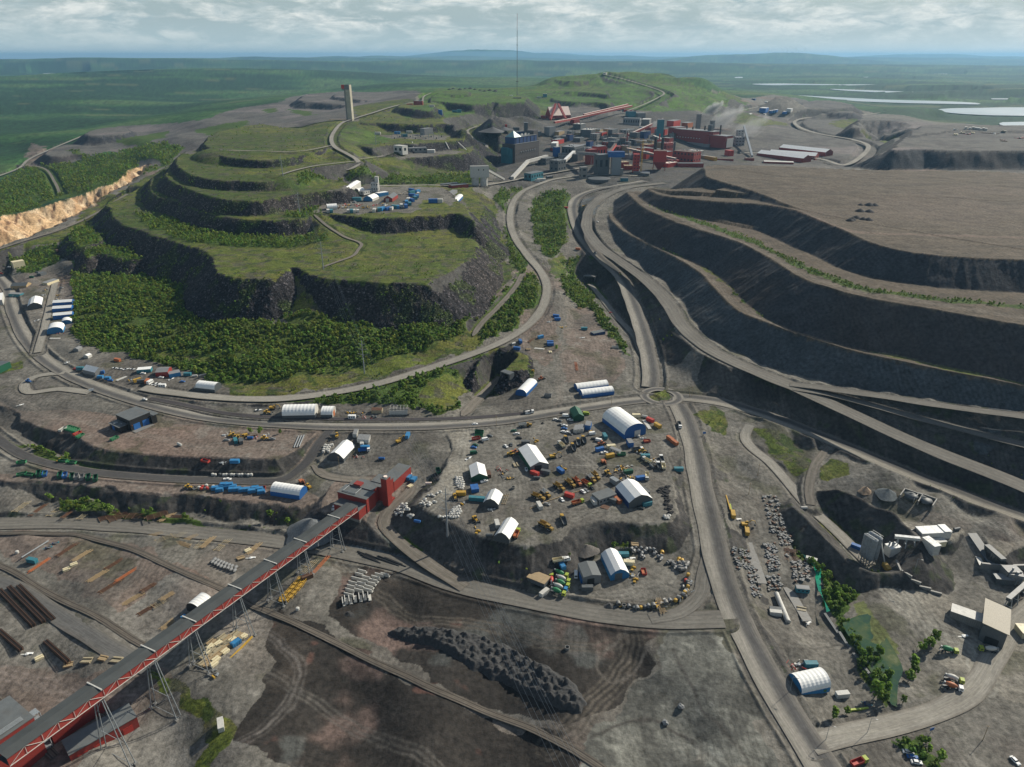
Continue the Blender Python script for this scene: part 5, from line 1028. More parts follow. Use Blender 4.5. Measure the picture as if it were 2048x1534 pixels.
def ex1(t):
 p=MB()
 for k in range(4): p.bar((-9,-8.2+k*.7,24.8),(9,-8.2+k*.7,24.8),.22,M('steel'),6)
 p.build('roof_pipe',t);m=MB();m.box((-5,1,24.3),(8,4,1.4),M('dgrey'));m.build('roof_hatch',t)
 s=MB()
 for k in range(6):
  s.bar((11+(k % 2)*3,-6,k*4),(11+((k+1) % 2)*3,-6,k*4+4),.2,M('steel'));s.bar((11+(k % 2)*3,-9,k*4),(11+((k+1) % 2)*3,-9,k*4+4),.2,M('steel'));s.box((12.5,-7.5,k*4+3.9),(4.4,3.4,.2),M('steel'))
 for x in (10.6,14.6):
  for y in (-9.2,-5.8): s.bar((x,y,-2),(x,y,24),.2,M('steel'))
 s.build('stairway',t)
red_block('transfer_house',15,1535,70,-50,-22,(24,20,24),'tall red transfer house with grey roof cut by the bottom left corner',ex1)
def ex2(t):
 d=MB().box((0,0,0),(4,.12,3.6),M('red','noise'));o=None
 for x in (-9,-2.5,9):
  if o is None: o=q=d.build('gate',t)
  else: q=o.copy();COL.objects.link(q);q.parent=t
  q.location=(x,-5.1,.3)
 k=MB();k.box((0,-6.2,-.2),(27,2,.5),M('conc'));k.build('apron',t)
red_block('loading_hall',207,1478,80,-46,-21,(27,10,6.4),'low red hall with bright red gates beneath the conveyor bridge',ex2)
red_block('drive_house',158,1450,80,-48,-21,(22,9,11),'dark red block under the conveyor bridge behind the low red hall')
# ================================================================ protos
for k in ('white','dgrey','blue','black','dgreen','red','steel'): car('car_'+k,{'steel':'grey'}.get(k,k))
car('van_white','white','van');car('van_lime','lime','van');car('van_dark','dgreen','van');car('pick_white','white','pickup');car('pick_silver','grey','pickup')
dumper('dump_y');dumper('dump_d','yellow','dgrey');dumper('dump_o','orange','orange');dumper('dump_w','dyellow','offwhite')
tipper('tip_lime','lime','orange');tipper('tip_white','white','dgrey');tipper('tip_red','lime','red');tipper('tip_cream','offwhite','cream');tipper('tip_blue','white','blue')
mixer('mix_g','lime','green');mixer('mix_w','lime','offwhite');mixer('mix_r','lime','red');mixer('mix_b','sky','offwhite');mixer('mix_y','white','orange')
loader('load_y');loader('load_o','orange');loader('load_b','blue');excavator('exc_y');excavator('exc_o','orange')
for k in ('blue','teal','orange','yellow','cream','dgreen','red','dgrey','offwhite','sky','rust','green'): container('cont_'+k,k)
container('hut_w','offwhite',8,2.9,2.9,'site_hut','grey',True,'site hut');container('hut_t','teal',7,2.9,2.9,'site_hut','grey',True,'site hut');container('hut_2','blue',9,5,5.4,'site_office','grey',True,'site office')
container('caravan','white',5.5,2.4,2.7,'caravan','white',True,'caravan')
skip('skip_g','green');skip('skip_b','sky','sky',4.4,2.6,2.4,True);skip('skip_dg','dgreen','dgrey',6,2.4,2.6);skip('skip_r','red','dgrey');skip('skip_w','offwhite','dgrey');skip('skip_gy','grey','offwhite',5.5,2.4,2.4);skip('skip_ro','red','orange',4.5,2.4,1.5);skip('skip_bo','blue','offwhite',5.5,2.4,2.2)
def simple(key,name,cat,f,part=None,smooth=False):
 """a thing that is one mesh"""
 mb=MB();f(mb);o=mb.build(name,None,smooth);o['category']=cat;PROTO[key]=o
def rock(mb,r,m,seed,sq=.7):
 rr=random.Random(seed);V=[];F=[];nu,nv=8,5
 for i in range(nv+1):
  for j in range(nu):
   a=math.pi*i/nv;b=2*math.pi*j/nu;k=r*rr.uniform(.75,1.2);V.append((k*math.sin(a)*math.cos(b),k*math.sin(a)*math.sin(b),r*sq*.8+k*sq*math.cos(a)))
 for i in range(nv):
  for j in range(nu): F.append((i*nu+j,(i+1)*nu+j,(i+1)*nu+(j+1) % nu,i*nu+(j+1) % nu))
 mb.add(V,F,m)
for i in range(4): simple('bag%d' % i,'bulk_bag','bulk bag',lambda mb,i=i: rock(mb,1.15,M('offwhite','dirty'),i,.75))
for i in range(3): simple('rock%d' % i,'boulder','boulder',lambda mb,i=i: rock(mb,1.5,M('grey'),20+i,.7))
def f_spoil(mb):
 mb.lathe([(-.3,2.2),(.2,1.7),(.7,.9),(1.0,.25)],pmat('spoil',(.035,.034,.035),rough=.95),'Z',11)
simple('spoil','spoil_heap','spoil heap',f_spoil)
def f_pipe(mb,m=None,r=1.15,l=2.2,ri=None):
 m=m or M('conc');n=14;ri=ri or r*.78
 V=[]
 for x in (-l/2,l/2):
  for rad in (r,ri):
   for k in range(n): V.append((x,rad*math.cos(2*math.pi*k/n),r+rad*math.sin(2*math.pi*k/n)))
 F=[]
 for k in range(n):
  q=(k+1) % n;F+=[(k,q,2*n+q,2*n+k),(n+q,n+k,3*n+k,3*n+q),(q,k,n+k,n+q),(2*n+k,2*n+q,3*n+q,3*n+k)]
 mb.add(V,F,m)
simple('pipe_c','culvert_pipe','concrete pipe',f_pipe)
simple('pipe_d','culvert_pipe','concrete pipe',lambda mb: f_pipe(mb,M('grey','dirty'),.95,1.7))
simple('pipe_y','culvert_pipe','pipe section',lambda mb: f_pipe(mb,M('yellow'),1.2,1.8))
simple('pipe_l','steel_pipe','steel pipe',lambda mb: f_pipe(mb,M('steel'),.42,17))
simple('pipe_k','black_pipe','plastic pipe',lambda mb: f_pipe(mb,M('black'),.45,13))
def f_tyres(mb):
 rr=random.Random(5)
 for (x,y,z) in ((0,0,0),(1.7,.3,0),(.7,1.6,0),(.8,.6,.55),(-1.3,1.2,0)):
  mb.lathe([(0,.45),(.05,.9),(.45,.9),(.5,.45)],M('tyre'),'Z',12,(x,y,z))
simple('tyres','tyre_heap','tyre heap',f_tyres)
def f_barrel(mb,c='offwhite'):
 mb.lathe([(0,.9),(.2,1.0),(1.4,1.0),(1.7,.8),(1.8,.3)],M(c,'dirty'),'Z',12)
simple('drum_w','cable_drum','drum',f_barrel);simple('drum_r','cable_drum','drum',lambda mb: f_barrel(mb,'red'));simple('drum_y','cable_drum','drum',lambda mb: f_barrel(mb,'yellow'));simple('drum_k','cable_drum','drum',lambda mb: f_barrel(mb,'dgrey'))
def f_ring(mb,c='conc',r=1.2,h=1.5):
 n=14;V=[]
 for z in (0,h):
  for rad in (r,r*.8):
   for k in range(n): V.append((rad*math.cos(2*math.pi*k/n),rad*math.sin(2*math.pi*k/n),z))
 F=[]
 for k in range(n):
  q=(k+1) % n;F+=[(k,q,2*n+q,2*n+k),(n+q,n+k,3*n+k,3*n+q),(2*n+k,2*n+q,3*n+q,3*n+k)]
 mb.add(V,F,M(c));mb.lathe([(.1,r*.8),(.14,r*.8)],M('black'),'Z',n)
simple('well','well_ring','well ring',f_ring)
def f_lblock(mb):
 m=M('offwhite','dirty',scale=.6);mb.box((0,0,0),(5.2,.45,2.3),m);mb.box((0,.8,0),(5.2,1.5,.3),m)
simple('lblock','retaining_wall_block','concrete block',f_lblock)
def f_timber(mb,col='tan',l=5.0,n=5,k=4):
 rr=random.Random(int(l*7+n))
 for i in range(n):
  for j in range(rr.randint(max(1,k-2),k)): mb.box((rr.uniform(-.3,.3),(i-n/2)*.75,j*.32),(l*rr.uniform(.85,1.05),.66,.28),M(col))
simple('timber','timber_stack','timber stack',f_timber);simple('timber2','timber_stack','timber stack',lambda mb: f_timber(mb,'wood',4.2,4,3));simple('timber3','timber_stack','timber stack',lambda mb: f_timber(mb,'cream',3.6,4,4))
def f_rails(mb,col='rust',l=16,n=6,j=.5):
 rr=random.Random(n*3+int(l))
 for i in range(n):
  a=rr.uniform(-.02,.02);mb.box((rr.uniform(-1.5,1.5),(i-n/2)*j,.25),(l*rr.uniform(.7,1.0),.16,.2),M(col),rz=a)
 for x in (-.35,0,.35): mb.box((x*l,0,0),(.25,n*j+.6,.25),M('wood'))
simple('rails','steel_beam_bundle','beam bundle',f_rails);simple('rails_o','steel_beam_bundle','beam bundle',lambda mb: f_rails(mb,'orange',20,5));simple('rails_w','steel_beam_bundle','beam bundle',lambda mb: f_rails(mb,'wood',12,7));simple('rails_t','steel_beam_bundle','beam bundle',lambda mb: f_rails(mb,'tan',13,4,1.1))
def f_rack(mb):
 for x in np.linspace(-6,6,4): mb.box((x,0,0),(.3,6,.4),M('wood'))
 for y in np.linspace(-2.6,2.6,7): mb.box((0,y,.4),(12.5,.25,.25),M('rust'))
simple('rack','beam_rack','beam rack',f_rack)
def f_track(mb,L_=44,lay=4):
 for j in range(lay):
  for s in (-.72,.72): mb.box((0,s,j*.55+.22),(L_,.16,.2),M('rust'))
  for i in range(int(L_/1.1)): mb.box((-L_/2+.5+i*1.1,0,j*.55),(.42,2.6,.22),pmat('sleeper',(.035,.026,.02)))
simple('track','track_panel_stack','track panels',f_track);simple('track_s','track_panel_stack','track panels',lambda mb: f_track(mb,24,4))
def f_pallet(mb,seed=0):
 rr=random.Random(seed);c=['dgrey','grey','dgrey','conc','dgrey','rust','grey']
 for i in range(rr.randint(2,4)):
  for j in range(rr.randint(1,2)): mb.box(((i-1)*1.25+rr.uniform(-.1,.1),(j-.5)*1.3,0),(1.1,1.15,rr.uniform(.5,1.2)),M(rr.choice(c)))
for i in range(4): simple('pallet%d' % i,'parts_pallet','pallet load',lambda mb,i=i: f_pallet(mb,i))
def f_scrap(mb,seed=0,cols=('dgrey','steel','rust','yellow','offwhite')):
 rr=random.Random(seed)
 for i in range(11):
  x,y=rr.gauss(0,1.4),rr.gauss(0,1.2);m=M(rr.choice(cols));k=rr.random()
  if k<.5: mb.box((x,y,0),(rr.uniform(.4,2.2),rr.uniform(.3,1.0),rr.uniform(.3,1.1)),m,rz=rr.uniform(0,3))
  else: mb.bar((x,y,rr.uniform(.1,.8)),(x+rr.uniform(-2,2),y+rr.uniform(-2,2),rr.uniform(.1,1.2)),rr.uniform(.08,.3),m,6)
for i in range(4): simple('scrap%d' % i,'scrap_heap','scrap heap',lambda mb,i=i: f_scrap(mb,i))
simple('scrap_r','scrap_heap','scrap heap',lambda mb: f_scrap(mb,9,('red','rust','dgrey','offwhite')));simple('scrap_w','scrap_heap','scrap heap',lambda mb: f_scrap(mb,8,('offwhite','white','steel')));simple('scrap_y','scrap_heap','machine parts',lambda mb: f_scrap(mb,7,('yellow','yellow','dyellow','dgrey')));simple('scrap_t','scrap_heap','steel coils',lambda mb: f_scrap(mb,6,('teal','dgrey','navy')))
def f_frame(mb):
 m=M('yellow')
 for x in (-1.6,1.6):
  for y in (-1.1,1.1): mb.bar((x,y,0),(x,y,1.5),.12,m)
  mb.bar((x,-1.1,.8),(x,1.1,1.4),.12,m)
 for y in (-1.1,1.1):
  for z in (.2,1.5): mb.bar((-1.6,y,z),(1.6,y,z),.14,m)
 mb.box((0,0,.7),(2.4,1.6,.35),m)
simple('frame_y','lifting_frame','steel frame',f_frame)
def f_boat(mb,c='white'):
 V=[(-2.8,-.9,.5),(-2.8,.9,.5),(1.2,1.0,.6),(3.0,0,.9),(1.2,-1.0,.6),(-2.6,0,.05),(2.2,0,.1)]
 mb.add(V,[(0,4,6,5),(4,3,6),(3,2,6),(2,1,5,6),(1,0,5),(0,1,2,3,4)],M(c));mb.box((-.4,0,.55),(1.5,1.2,.7),M('glass'),top=(.6,.8));mb.box((0,0,0),(3,.2,.3),M('dgrey'))
simple('boat','boat','boat',f_boat)
def f_tank(mb,c='offwhite'): mb.lathe([(-2.2,.3),(-2.0,.95),(2.0,.95),(2.2,.3)],M(c,'dirty'),'X',12,(0,0,1.1));mb.box((-1.3,0,0),(.3,1.5,.6),M('dgrey'));mb.box((1.3,0,0),(.3,1.5,.6),M('dgrey'))
simple('tank','storage_tank','tank',f_tank);simple('tank_p','storage_tank','tank',lambda mb: f_tank(mb,'pinkw'));simple('tank_k','storage_tank','tank',lambda mb: f_tank(mb,'dgrey'));simple('tank_b','storage_tank','tank',lambda mb: f_tank(mb,'blue'))
def f_silo_tube(mb):
 mb.lathe([(-11,.3),(-10.8,1.35),(10.8,1.35),(11,.3)],M('offwhite','dirty',scale=.3),'X',14,(0,0,1.6))
 for x in (-8,-3,3,8): mb.box((x,0,0),(.5,2.4,.9),M('dgrey'));
simple('tube','silo_tube','silo',f_silo_tube)
def f_board(mb):
 mb.box((0,0,1.0),(3.6,.12,2.0),M('white'));mb.box((-1.5,.1,0),(.15,.15,2.6),M('steel'));mb.box((1.5,.1,0),(.15,.15,2.6),M('steel'))
simple('board','sign_board','sign board',f_board);simple('bsign','road_sign','road sign',lambda mb: (mb.box((0,0,1.6),(2.2,.1,1.6),M('blue')),mb.box((0,.1,0),(.15,.15,2.6),M('steel'))))
def f_lamp(mb,h=9): mb.bar((0,0,0),(0,0,h),.13,M('steel'),6,.08);mb.bar((0,0,h),(1.8,0,h+.2),.07,M('steel'),5);mb.box((2.1,0,h+.1),(.9,.35,.16),M('offwhite'))
simple('lamp','street_lamp','street lamp',f_lamp)
simple('wpole','wooden_pole','utility pole',lambda mb: (mb.bar((0,0,0),(0,0,9),.16,M('wood'),6,.1),mb.bar((-.8,0,8.4),(.8,0,8.4),.08,M('wood'))))
def f_slab(mb,c='offwhite',l=14,wd=2.6): mb.box((0,0,-.1),(l,wd,.3),M(c,'dirty',scale=.5))
simple('slab','concrete_slab','concrete slab',f_slab);simple('plate','steel_plate','steel plate',lambda mb: f_slab(mb,'rust',5,4));simple('slab_l','concrete_slab','concrete slab',lambda mb: f_slab(mb,'conc',26,5))
simple('beam_y','painted_beam','steel beam',lambda mb: mb.box((0,0,0),(16,.7,.8),M('yellow')));simple('beam_l','painted_beam','steel beam',lambda mb: mb.box((0,0,0),(9,.9,.9),M('lime')))
simple('debris','debris_heap','debris heap',lambda mb: [rock(mb,1.0,M('white','dirty'),50,.4),mb.box((1.5,.5,0),(2,1,.4),M('white')),mb.box((-1.8,-.3,0),(2.4,.8,.3),M('offwhite'))])
# ================================================================ placing
def pl(key,zf,X,Y,dx=1,dy=0,label=None,group=None,s=1.0): px,py=zf(X,Y);return put(key,px,py,dx,dy,s,label,group)
T=lambda *a: a
LIST=[
 ('car_white',z4,265,205,1,.1,'white car leftmost beside the dark gabled office'),('car_dgrey',z4,300,217,1,.2,'dark grey car close beside the leftmost white car'),('car_black',z4,335,142,1,0,'black car near the road above the gabled office'),('van_white',z4,366,170,1,.05,'white van with long roof left of the gabled office'),
 ('car_white',z4,412,208,1,.1,'white car tight against the gabled office'),('car_steel',z4,318,258,1,.1,'silver car at the top of the parking row by the hut'),('car_white',z4,352,266,1,.1,'white car second in the parking row by the hut'),('car_blue',z4,350,296,1,.1,'blue car in the parking row by the hut'),
 ('car_white',z4,345,330,1,.15,'white car fourth in the parking row by the hut'),('pick_white',z4,378,338,1,.2,'white pickup in the parking row by the hut'),('car_dgrey',z4,408,352,1,.3,'grey car last in the parking row by the hut'),('van_lime',z4,575,148,1,.1,'lime yellow van behind the gabled office'),
 ('van_white',z4,637,352,1,-.1,'white van below the office huts'),('car_black',z4,655,402,1,0,'black car below the white van'),('van_white',z4,705,422,1,.2,'white van with open side near orange loader'),('pick_white',z4,760,545,1,-.1,'white pickup between blue and yellow containers'),
 ('car_white',z4,543,942,.8,.6,'white car right of the long row of dump trucks'),('car_steel',z4,575,930,.8,.5,'grey car beside the white car below the dump trucks'),('car_black',z4,630,905,.8,.6,'black car at the end of the timber rail'),
 ('car_white',z4,328,1025,.6,.8,'white car below the timber rail'),('car_steel',z4,172,1070,1,.3,'grey pickup like car by the white trailer'),('cont_offwhite',z4,97,1098,.6,1,'small white trailer below the timber rail'),
 ('cont_red',z4,402,990,1,.3,'red and white crate container beside the white car'),
 ('car_black',z4,1130,1110,1,.2,'dark car at the foot of the steel blue hall'),
 ('dump_d',z4,368,420,-.3,-1,'yellow cab dump truck with dark bed, left of a dark trio'),('dump_d',z4,440,497,-.3,-1,'yellow cab dump truck with dark bed, lowest of a dark trio'),('dump_d',z4,548,420,-.3,-1,'yellow cab dump truck with dark bed, right of a dark trio'),('dump_d',z4,492,445,-.1,-1,'dark bodied dump truck with muddy bed in the middle'),
 ('tip_cream',z4,322,472,-.7,-.7,'low grey trailer truck beside the dark dump trucks'),
 ('dump_y',z4,298,905,.8,.5,'dump truck with raised dark body, lowest of the long row'),('dump_y',z4,412,870,.8,.6,'ochre dump truck second in the long row'),('dump_o',z4,482,852,.7,.7,'orange bedded dump truck in the middle of the long row'),('tip_lime',z4,575,865,.8,.5,'lime cabbed truck in the long row of dump trucks'),('dump_w',z4,630,822,.7,.7,'dump truck with pale inner bed in the long row'),('dump_y',z4,672,792,.7,.7,'dump truck at the upper end of the long row'),
 ('dump_y',z4,85,1008,.9,.35,'ochre dump truck left of a pair below the timber rail'),('dump_w',z4,160,975,.7,.6,'yellow dump truck with whitish bed, right of a pair'),
 ('exc_o',z4,752,650,.5,.8,'orange excavator beside the heap of steel grids'),('load_y',z4,800,762,.8,.5,'yellow wheel loader below the orange excavator'),('load_o',z4,735,458,1,-.2,'orange wheel loader above the cream container'),
 ('tip_lime',z4,485,1062,1,-.28,'long tipper with orange bed and lime cab'),('dump_y',z4,155,1302,.9,.5,'dump truck standing low at the slope edge'),('dump_d',z4,338,1240,-.35,-1,'dump truck with grey bed at the slope edge'),
 ('exc_y',z4,238,590,1,-.1,'yellow excavator on the track right of the gable hall'),('scrap_y',z4,60,425,1,0,'yellow machine wreck behind the gable hall'),('dump_w',z3,1590,272,1,-.05,'yellow dump truck with white bed near the main road'),
 ('scrap_y',z4,610,330,1,0,'yellow and white plough parts near the huts'),
 ('cont_teal',z4,765,385,.6,1,'teal container with dark side left of the biggest hall'),('cont_red',z4,1228,218,.9,.4,'red container behind the biggest hall'),('cont_yellow',z4,1305,275,1,.6,'yellow container right of the biggest hall'),('slab',z4,1195,250,.7,1,'long trailer bed behind the biggest hall'),
 ('cont_orange',z4,1432,412,1,.7,'upper left of two orange containers end to end'),('cont_orange',z4,1478,450,1,.7,'lower right of two orange containers end to end'),('cont_blue',z4,712,520,1,-.25,'blue container beside the white pickup'),('cont_cream',z4,828,492,1,-.1,'cream container above the white store box'),
 ('hut_w',z4,872,538,1,.4,'large white store box in the middle of the containers'),('cont_yellow',z4,818,585,1,-.2,'yellow container below the white store box'),('skip_g',z4,935,562,1,0,'bright green bin beside the white store box'),('cont_teal',z4,1178,590,1,0,'teal container above the cream truck'),
 ('tip_cream',z4,1198,635,-.8,-.5,'cream truck below the teal container'),('tip_white',z4,1315,690,-.3,-1,'long truck with raised grey bed in the right scrap rows'),('tip_cream',z4,1362,690,-.2,-1,'cream bedded truck in the right scrap rows'),('tip_white',z4,1345,620,-.3,-1,'white fronted truck at the top of the right scrap rows'),
 ('cont_teal',z4,1518,725,1,0,'pale teal container alone on open gravel'),('cont_blue',z4,1128,815,1,-.15,'blue container right of the grid heap'),('tip_cream',z4,1195,795,0,1,'yellow cabbed truck beside the blue container'),('cont_dgreen',z4,1003,750,1,-.15,'dark green container in the heap of grids'),
 ('cont_offwhite',z4,650,1050,.7,1,'white container beside the grey flat office'),('cont_orange',z4,893,1040,1,.8,'bright orange container against the steel blue hall'),('cont_teal',z4,1195,1078,1,-.2,'teal container against the end of the steel blue hall'),('cont_dgrey',z4,832,1042,1,.3,'dark small box beside the orange container'),('plate',z4,768,1095,1,.3,'rusty steel plates lying on gravel by the flat office'),
 ('cont_blue',z4,312,738,.7,.5,'blue scrap bin on the curved track'),('scrap_y',z4,345,715,1,0,'yellow scrap beside the blue bin'),
 ('tip_white',z4,1527,268,.35,1,'white haul truck with black bed driving from the roundabout'),('cont_red',z4,48,765,1,.4,'small red box in front of the gable hall'),('tank_k',z4,68,808,1,0,'round black tank in front of the gable hall'),('cont_dgrey',z4,158,752,1,.2,'dark box right of the gable hall gateway'),
 ('skip_ro',z4,1195,428,1,-.1,'small red tray beside the blue office cabin'),('scrap_w',z4,1160,400,1,0,'white scrap near the door of the biggest hall'),('scrap_w',z4,1000,160,1,0,'pale rubble left behind the biggest hall'),('cont_cream',z4,1085,175,1,0,'cream crate behind the biggest hall'),('tank',z4,1172,180,1,.2,'small white tank above the red container'),
 ('drum_w',z4,1110,380,1,0,'white drum at the door of the biggest hall'),('load_y',z4,1155,535,1,0,'yellow loader among machines below the office cabin'),('tip_white',z4,1095,520,1,-.1,'white flatbed in the machine row'),('scrap0',z4,1055,515,1,0,'dark machine heap left of the white flatbed'),('scrap3',z4,1130,545,1,0,'machine parts between flatbed and loader'),
 ('car_white',z3,1072,252,1,-.1,'white car driving on the pale lane left of the truck yard'),('van_white',z3,1617,138,1,-.2,'white van driving on the dark lane near the truck yard'),('car_dgreen',z3,1470,320,1,-.1,'green car below the road near the yellow dump truck'),('car_white',z3,1500,350,1,-.1,'white car second below the yellow dump truck'),('car_black',z3,1525,392,1,.1,'black car above the dark grey container'),
 ('car_white',z3,1390,478,.8,.6,'white car alone on open gravel left of the gable hall'),('car_dgrey',z3,1445,462,.2,1,'dark car upright beside the lone white car'),('van_white',z3,1178,412,1,-.2,'silver van in the slanted parking row'),('car_dgrey',z3,1225,370,1,.2,'dark car at the upper end of the slanted row'),('car_black',z3,1140,432,1,.2,'black car beside the silver van'),
 ('car_dgreen',z3,1080,465,1,.2,'dark green car in the slanted row'),('car_blue',z3,1060,490,1,.1,'blue car at the lower end of the slanted row'),('van_dark',z3,1060,548,1,-.1,'dark green van with load below the slanted row'),('boat',z3,1008,602,1,-.5,'teal and white boat trailer below the green van'),
 ('skip_dg',z3,1118,342,1,.1,'dark open bin above the green bin by the slanted row'),('skip_g',z3,1115,378,1,0,'bright green bin in the slanted row'),('skip_r',z3,1085,402,1,-.2,'red bin in the slanted row'),
 ('load_y',z3,1445,565,1,0,'yellow loader against the left side of the gable hall'),('load_o',z3,1492,545,1,0,'orange loader touching the gable hall'),('cont_dgrey',z3,1590,450,1,0,'dark grey container behind the gable hall'),('timber',z3,1500,668,.5,1,'timber pallets left of the gable hall'),('boat',z3,1600,718,.2,1,'white boat standing at the corner of the gable hall'),
 ('skip_dg',z3,698,745,.25,1,'dark green open container alone on white gravel'),('skip_b',z3,400,808,.7,-.8,'blue closed skip left of a pair by the red station'),('skip_b',z3,450,828,.7,-.8,'blue closed skip right of a pair by the red station'),('timber3',z3,405,885,1,-.6,'pale timber below the pair of blue skips'),('bag0',z3,412,765,1,0,'big white bag above the pair of blue skips'),
 ('exc_y',z3,300,432,1,-.4,'small yellow excavator on the red gravel bank'),('scrap_y',z3,365,368,1,0,'yellow frame beside a sky blue cage'),('cont_sky',z3,385,378,.5,-1,'sky blue cage beside the yellow frame'),('pick_white',z3,1168,838,1,-.3,'white pickup in front of the dark green end wall'),
 ('cont_blue',z3,1052,925,.3,1,'blue container left of a pair below the green walled hall'),('cont_blue',z3,1090,920,.3,1,'blue container right of a pair below the green walled hall'),('cont_teal',z3,1062,1025,1,.08,'left teal container joined to the polygonal hall'),('cont_teal',z3,1125,1030,1,.08,'right teal container joined to the polygonal hall'),
 ('cont_rust',z3,1215,775,.25,1,'rusty orange container along the green walled hall'),('load_y',z3,870,1005,.2,1,'yellow loader between pylon and bag stacks'),('cont_yellow',z3,930,972,1,0,'small yellow box beside the bag stacks'),('load_y',z3,1080,1235,.6,.7,'big yellow loader in the lower left truck yard'),
 ('tip_lime',z3,1500,1385,.45,-1,'lime truck with cream bed beside the corner hall'),('cont_offwhite',z3,1300,1285,.3,1,'white container left of the corner hall'),('tank_k',z3,1220,1398,1,0,'dark tank below the white container'),('tank_b',z3,485,1255,1,.2,'blue and white tank on the brown bank'),('tank_p',z3,600,868,1,0,'pink tank right of the blue skips'),
 ('scrap1',z3,1350,760,1,0,'dark scrap left of the big polygonal curve'),('scrap2',z3,1420,800,1,0,'dark scrap right of the green shrub'),('scrap_r',z3,1315,715,1,0,'brown scrap above the dark heaps'),('well',z3,1465,905,1,0,'dark round cover lying on gravel'),('scrap_w',z3,1245,1130,1,0,'white ladder scrap before the polygonal hall'),('rails_t',z3,1365,1020,.4,-1,'timber and yellow crane parts along the polygonal hall'),
 ('scrap_y',z3,1095,1350,1,0,'small yellow wreck below the big loader'),('scrap0',z3,920,1055,1,0,'grey machine parts beside the bag stacks'),('dump_y',z3,1810,1310,.8,.5,'ochre dump truck at the left foot of the slope edge'),
 ('load_y',z2,425,445,1,0,'yellow loader in the middle of the machine park'),('load_y',z2,475,470,1,.2,'yellow loader right in the machine park'),('exc_y',z2,520,450,-1,.3,'yellow excavator at the right of the machine park'),('scrap_w',z2,335,440,1,0,'white machine parts at the left of the machine park'),('car_steel',z2,350,485,1,0,'grey blue car below the machine park'),('cont_teal',z2,440,500,.3,1,'teal box below the machine park'),('cont_dgrey',z2,490,505,.3,1,'dark box below the machine park'),
 ('scrap_r',z2,622,460,1,0,'red plough right of the machine park'),('load_y',z2,722,475,1,0,'lone yellow loader right of the red plough'),('pick_silver',z2,787,475,1,0,'silver pickup beside the lone yellow loader'),('tank_b',z2,580,470,1,0,'small blue tank left of the red plough'),('scrap_y',z2,385,430,1,0,'yellow buckets in the machine park'),('scrap_w',z2,730,440,1,0,'white parts above the lone yellow loader'),
 ('skip_r',z2,150,690,1,.2,'red plough blade on the left plateau edge'),('scrap_w',z2,315,705,1,0,'white machine on the left plateau edge'),('cont_sky',z2,432,700,1,0,'blue container on the left plateau'),('pick_white',z2,360,862,1,0,'white pickup driving on the dark service road'),
 ('load_y',z2,1130,935,-.8,-.5,'yellow machine right of the blue sided tunnel tent'),('exc_o',z2,1075,895,.6,.6,'orange machine behind the blue sided tunnel tent'),('pick_white',z2,1378,1138,.3,-1,'white pickup beside the red station'),
 ('caravan',z2,1555,272,1,0,'white caravan by the main road'),('scrap_r',z2,1665,270,1,0,'red wheels and parts by the main road'),('drum_k',z2,1750,262,1,0,'dark drum near the caravan'),('drum_k',z2,1782,268,1,0,'dark drum farther right of the caravan'),('drum_k',z2,1610,262,1,0,'dark drum close to the caravan'),('scrap0',z2,1500,212,1,0,'black scrap beside the short hall'),('scrap2',z2,1560,218,1,0,'black beams right of the short hall'),('scrap1',z2,1650,225,1,0,'grey beams between short hall and old shed'),
 ('load_y',z2,745,225,1,.1,'yellow loader left of the long hall'),('boat',z2,660,195,1,0,'white boat left of the long hall'),('exc_y',z2,795,182,1,0,'small yellow excavator left of the long hall'),('load_y',z2,1412,445,.3,-1,'yellow loader above the gambrel hall'),('tank_k',z2,1372,445,1,0,'dark tank beside the yellow loader above the gambrel hall'),
 ('hut_w',z2,1590,432,.35,-1,'tall pale hut behind the gambrel hall'),('hut_w',z2,1632,482,.35,-1,'first pale hut in the block of joined huts'),('hut_w',z2,1668,485,.35,-1,'second pale hut in the block of joined huts'),('hut_w',z2,1705,488,.35,-1,'last pale hut in the block of joined huts'),
 ('cont_offwhite',z2,1653,525,.2,-1,'white container below the joined huts'),('cont_sky',z2,1680,565,1,0,'bright blue container with cream roof below the huts'),('tip_blue',z2,1668,592,1,-.1,'white and blue truck below the huts'),('scrap_r',z2,1585,640,1,0,'red and white mast parts beside the gambrel hall'),('tank_b',z2,1838,668,1,0,'tiny blue tank on open gravel'),
 ('load_b',z1,265,22,1,.2,'blue wheel loader on the road loop'),('board',z1,828,108,1,-.2,'white board beside the left road'),('debris',z1,185,228,1,-.2,'white debris heap on the left plateau'),('tank',z1,1622,592,1,.5,'white tapered block with shadow on the left plateau'),
 ('skip_g',z1,1035,535,1,-.5,'single green skip beside the long ramp shadow'),('skip_w',z1,568,452,1,-.6,'white skips at the left of the stacked green skips'),('skip_r',z1,700,492,1,-.5,'red skip at the right of the stacked green skips'),('skip_g',z1,725,512,1,-.5,'last green skip below the red one'),
 ('skip_g',z1,197,750,1,-.1,'green skip alone beside the service road'),('scrap_y',z1,535,725,1,0,'yellow frame beside green skips on the bank'),('skip_g',z1,572,738,1,.1,'green skip on the far side of the service road'),('skip_g',z1,655,752,1,.1,'green skip with yellow frame on the far side'),
 ('skip_g',z1,200,858,1,-.2,'green skip left of three at the bank edge'),('skip_g',z1,270,862,1,.1,'flat green skip right of it at the bank edge'),('skip_dg',z1,352,858,.3,-1,'green skip with pale load left of a close trio'),('skip_g',z1,380,855,.3,-1,'green skip in the middle of a close trio'),('skip_bo',z1,408,858,.3,-1,'blue skip right of a close trio'),
